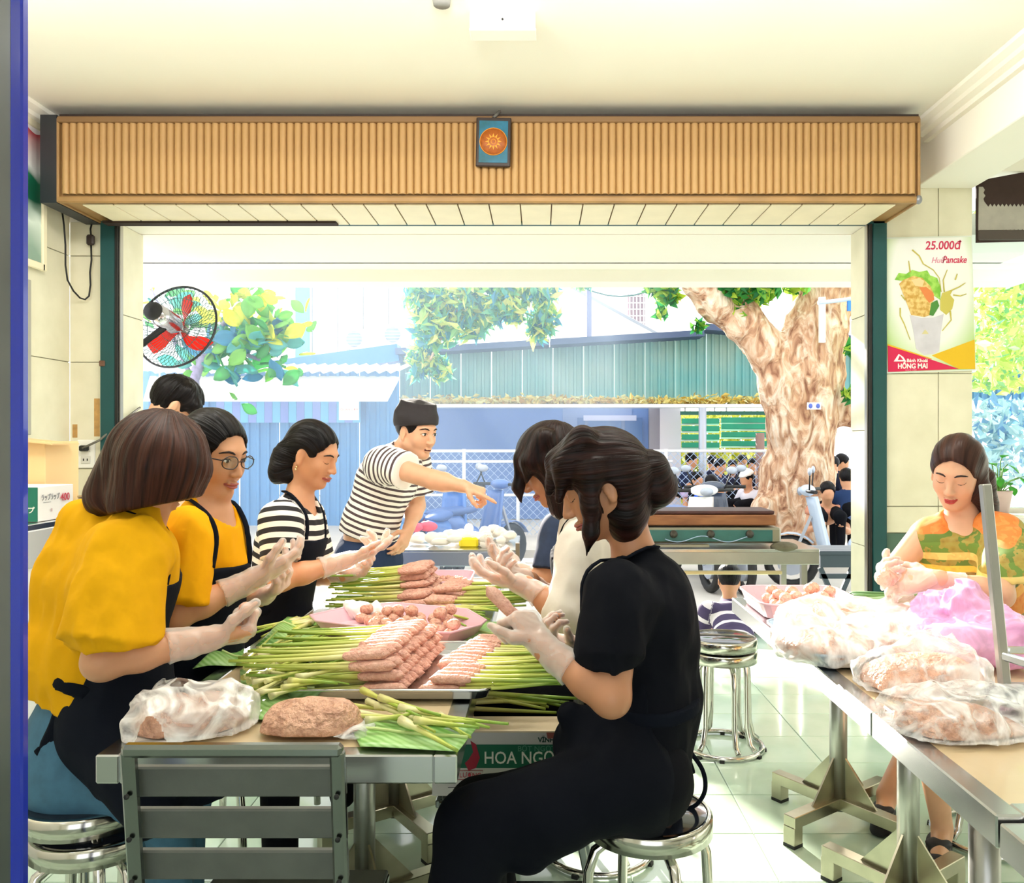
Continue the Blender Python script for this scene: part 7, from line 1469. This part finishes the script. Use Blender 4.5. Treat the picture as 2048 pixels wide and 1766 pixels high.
def build_dress():
    D = 2.72; root = person('woman in an orange and green patterned dress rolling meat by the pillar', (P(1930, 1300, D).x+.08, D, 0)); R = head_frame(131, 22, -6)
    B = Body(root, [PV(1985, 1355, 2.82), PV(1965, 1250, 2.78), PV(1935, 1125, 2.72), PV(1925, 1035, 2.7)], [PV(1848, 1070, 2.74), PV(2002, 1075, 2.60)], (-.50, -.84, -.1), (PV(1914, 943, 2.66), R, .93), SKIN_L, w=1.06)
    B.arm(0, PV(1788, 1140, 2.72), PV(1795, 1165, 2.58), PV(1752, 1140, 2.50), (.6, -.3, .3), 1, ((50, 60, 40),)*4, 0, hs=1.0); B.arm(1, PV(2000, 1190, 2.42), PV(1878, 1158, 2.44), PV(1780, 1165, 2.50), (-.2, .6, -.4), -1, ((20, 28, 18), (22, 30, 18), (25, 30, 20), (28, 32, 20)), 0, hs=1.1, thumb=(.3, .4))
    B.F.cone(PV(1990, 1370, 2.75), PV(1840, 1385, 2.70), .085, .06); B.F.cone(PV(2010, 1375, 2.85), PV(1880, 1395, 2.9), .085, .06); B.F.cone(PV(1840, 1385, 2.70), FL(PV(1890, 1700, 2.68)[0], 2.70, .09), .055, .033); B.F.cone(PV(1880, 1395, 2.9), FL(PV(1775, 1640, 2.93)[0], 2.94, .09), .055, .033)
    for x, y in ((PV(1890, 1700, 2.68)[0], 2.70), (PV(1775, 1640, 2.93)[0], 2.94)): B.F.cone([x, y, .06], [x-.06, y-.10, .035], .033, .026)
    B.skin_mesh(); b_ = B
    def extra(F_):
        F_.cone(b_.sh[1], PV(2030, 1150, 2.50), .075, .115, k=.04, clips=((PV(2020, 1150, 2.5), FL(.15, 0, -1)),), uv=(b_.sp[1], nrm(b_.sp[2]-b_.sp[1]), 0)); F_.cone(b_.sh[0]+FL(.035, 0, .0), b_.sh[0]+FL(.05, 0, -.08), .05, .05, k=.03, uv=(b_.sp[1], nrm(b_.sp[2]-b_.sp[1]), 0)); F_.cone(PV(1975, 1330, 2.8), PV(1870, 1380, 2.75), .14, .10, uv=(b_.sp[1], nrm(b_.sp[2]-b_.sp[1]), 0))
        F_.ell(PV(1905, 1035, 2.58), (.115, .10, .085), k=.012, sub=True)
    B.shirt(dress_mat(), .014, (PV(1980, 1430, 2.8), FL(0, 0, -1)), folds=.009, uv=True, name='dress', extra=extra, neck_r=.08)
    W = B.W; face_parts(root, B.F, W, R, .93, lips=M('lip_red', '#b83a3a', .35)); Hh = Field(.0055, .02); cap_hair(Hh, B.c, R, .93, False, 1.03, -.09, .004); px_chain(Hh, [(1955, 960, 2.72), (1965, 1010, 2.75), (1985, 1060, 2.74)], D, [.055, .045, .02]); px_chain(Hh, [(1948, 930, 2.66), (1958, 985, 2.64), (1972, 1030, 2.66)], D, [.04, .032, .012]); hair_build(Hh, root, H_DBROWN, (PV(1965, 960, 2.76), R[:, 0]), .005)
    for x, y in ((PV(1890, 1700, 2.68)[0], 2.70), (PV(1775, 1640, 2.93)[0], 2.94)):
        S = Field(.006, .02); S.cone([x, y+.02, .02], [x-.07, y-.12, .018], .04, .035); S.cut.append(((0, 0, .004), (0, 0, -1))); S.ell([x-.04, y-.06, .06], (.042, .03, .014)); S.build('sandal', M('sandal_black', '#1b1a22', .6), root)
    ball(PV(1772, 1160, 2.46)-FL(0, 0, .02), 'lump of meat cupped in the gloves of the woman in the patterned dress', None, 1.6)
build_dress()
# ---------------------------------------------------------------- man bending behind the bob haircut
def build_back():
    D = 3.45; root = person('dark haired man bending down behind the chestnut bob', (P(330, 1000, D).x, D, 0)); R = head_frame(-28, 38)
    B = Body(root, [PV(285, 1050, 3.6), PV(292, 975, 3.58), PV(312, 905, 3.52), PV(332, 860, 3.48)], [PV(305, 900, 3.36), PV(315, 893, 3.64)], (.85, .3, -.45), (PV(350, 812, D), R, .98), SKIN_L, w=.98, res=.007, male=True)
    B.arm(0, PV(330, 1000, 3.34), PV(400, 1040, 3.3), PV(440, 1060, 3.3), (0, .3, -.9), 1, sleeve=.7, glove=False); B.arm(1, PV(350, 990, 3.66), PV(420, 1030, 3.6), PV(460, 1050, 3.55), (0, -.3, -.9), -1, sleeve=.7, glove=False)
    B.skin_mesh(); B.shirt(cloth('tshirt_pale_grey', '#cfd6de'), .014, (PV(240, 1065, D), FL(0, 0, -1)), folds=.008)
    B.legs([(PV(290, 1060, 3.5), PV(300, 1210, 3.5), [PV(300, 1210, 3.5)[0], 3.55, .09]), (PV(295, 1060, 3.66), PV(305, 1210, 3.66), [PV(305, 1210, 3.66)[0], 3.7, .09])], m_navy)
    W = B.W; face_parts(root, B.F, W, R, .98); Hh = Field(.006, .02); cap_hair(Hh, B.c, R, .98, True, 1.07, -.055); px_chain(Hh, [(375, 785), (388, 815), (392, 835)], 3.42, [.04, .028, .012]); hair_build(Hh, root, H_BLACK, (W(-.04, 0, .12), -R[:, 2]), .010)
build_back()
# ---------------------------------------------------------------- boy sitting outside, seen from behind
def small_person(label, px, py, D, yaw, shirt_c, hair=H_BLACK, pitch=10, s=1.0, group=None, res=.016, arms=None, seat=.42, lean=.1, trouser=m_dark, skin=SKIN, hat=None, legs=True, base=0.0):
    """seated figure; px, py: middle of the head"""
    c = PV(px, py, D); root = person(label, (c[0], c[1], base), group); R = head_frame(yaw, pitch); y = math.radians(yaw); fw = FL(math.cos(y), -math.sin(y), 0); lt = FL(math.sin(y), math.cos(y), 0)
    n = c-fw*.03*s-FL(0, 0, .13*s); ch = n-FL(0, 0, .14*s)-fw*lean*.5; z0 = max(seat+.1, c[2]-.74*s); be = FL(*(ch-fw*lean*.6)[:2], (ch[2]+z0)/2); pe = FL(*(ch-fw*lean)[:2], z0)
    B = Body(root, [pe, be, ch, n], [ch+lt*.17*s+FL(0, 0, .07*s), ch-lt*.17*s+FL(0, 0, .07*s)], fw, (c, R, s), skin, w=s, res=res)
    for i, g in ((0, 1), (1, -1)):
        e = B.sh[i]+fw*.08-FL(0, 0, .24*s)+lt*g*.05; w_ = e+fw*.2*s-lt*g*.10+FL(0, 0, .08); B.arm(i, e, w_, w_+fw*.1-lt*g*.03, FL(0, 0, 1), 1, sleeve=.7, glove=False)
    B.skin_mesh(); B.shirt(shirt_c, .016, (pe-FL(0, 0, .03), FL(0, 0, -1)), folds=.008, res=res, uv=.11 if not legs else None)
    if legs: kn = [pe+fw*.4*s+lt*g*.1-FL(0, 0, .02) for g in (1, -1)]
    if legs: B.legs([(pe+lt*g*.09+fw*.05, k_, FL(k_[0], k_[1], .09)+fw*.03) for g, k_ in zip((1, -1), kn)], trouser, .95, res=res)
    Hh = Field(res, .02); cap_hair(Hh, c, R, s, True, 1.06, -.07); hair_build(Hh, root, hair, (c+R[:, 2]*.12, -R[:, 2]), .005)
    if hat: C_ = Field(res*.7, .02); C_.ell(B.W(-.012, 0, .05), (.115*s, .097*s, .09*s), R, clips=((B.W(.08, 0, .05), -R[:, 2]),)); C_.build('cap', hat, root)
    return root
small_person('boy in a purple shirt with white bands crouching outside under the griddle', 1458, 1160, 5.98, -82, stripe_mat('shirt_purple_bands', '#eadfe6', '#43345c', .11, .72), pitch=18, s=.95, seat=-.12, lean=.26, res=.011, legs=False, base=-.16)
crowd = [((1383, 921, 13.6), 20, '#2b3350', 'dark clothed diner with a raised hand next to the pale pillar'), ((1424, 925, 13.9), -60, '#2c2f4a', 'diner seated behind the grey shelter post'), ((1440, 933, 13.2), 30, '#3a3f58', 'diner looking down beside the grey shelter post'), ((1465, 934, 14.2), 100, '#32344c', 'diner half hidden by the wire fence'), ((1485, 924, 14.4), 80, '#26293e', 'taller diner standing out against the sunlit hedge'), ((1505, 931, 14.0), 120, '#2a2c40', 'diner closest to the rusty post'), ((1394, 960, 12.4), 60, '#b9a6c8', 'diner in a lilac shirt behind the white scooter'), ((1423, 968, 11.0), -60, '#2456c8', 'person in a bright blue shirt between the two scooters'), ((1493, 958, 10.9), 150, '#d9d4dc', 'person in a white cap and checked shirt by the trunk')]
for (a, b_, c_), yw, col, lab in crowd: small_person(lab, a, b_, c_, yw, cloth('crowd_shirt_'+col.strip('#'), col), pitch=20, s=1.0, group='diners across the street', res=.026, hat=M('cap_white', '#f3f3f0', .7) if 'white cap' in lab else None)
for (a, b_, c_), yw, col, lab in [((1664, 930, 11.6), 160, '#20263a', 'diner with bowed head just past the tree trunk'), ((1684, 925, 12.0), 10, '#242a40', 'diner with dark hair facing the tree trunk'), ((1693, 958, 9.6), -80, '#24365a', 'diner in a navy shirt seen from behind at the door edge'), ((1655, 985, 9.4), 100, '#c88a70', 'diner in a pinkish top with folded arms past the trunk')]: small_person(lab, a, b_, c_, yw, cloth('crowd_shirt_'+col.strip('#'), col), pitch=20, s=1.0, group='diners across the street', res=.022)
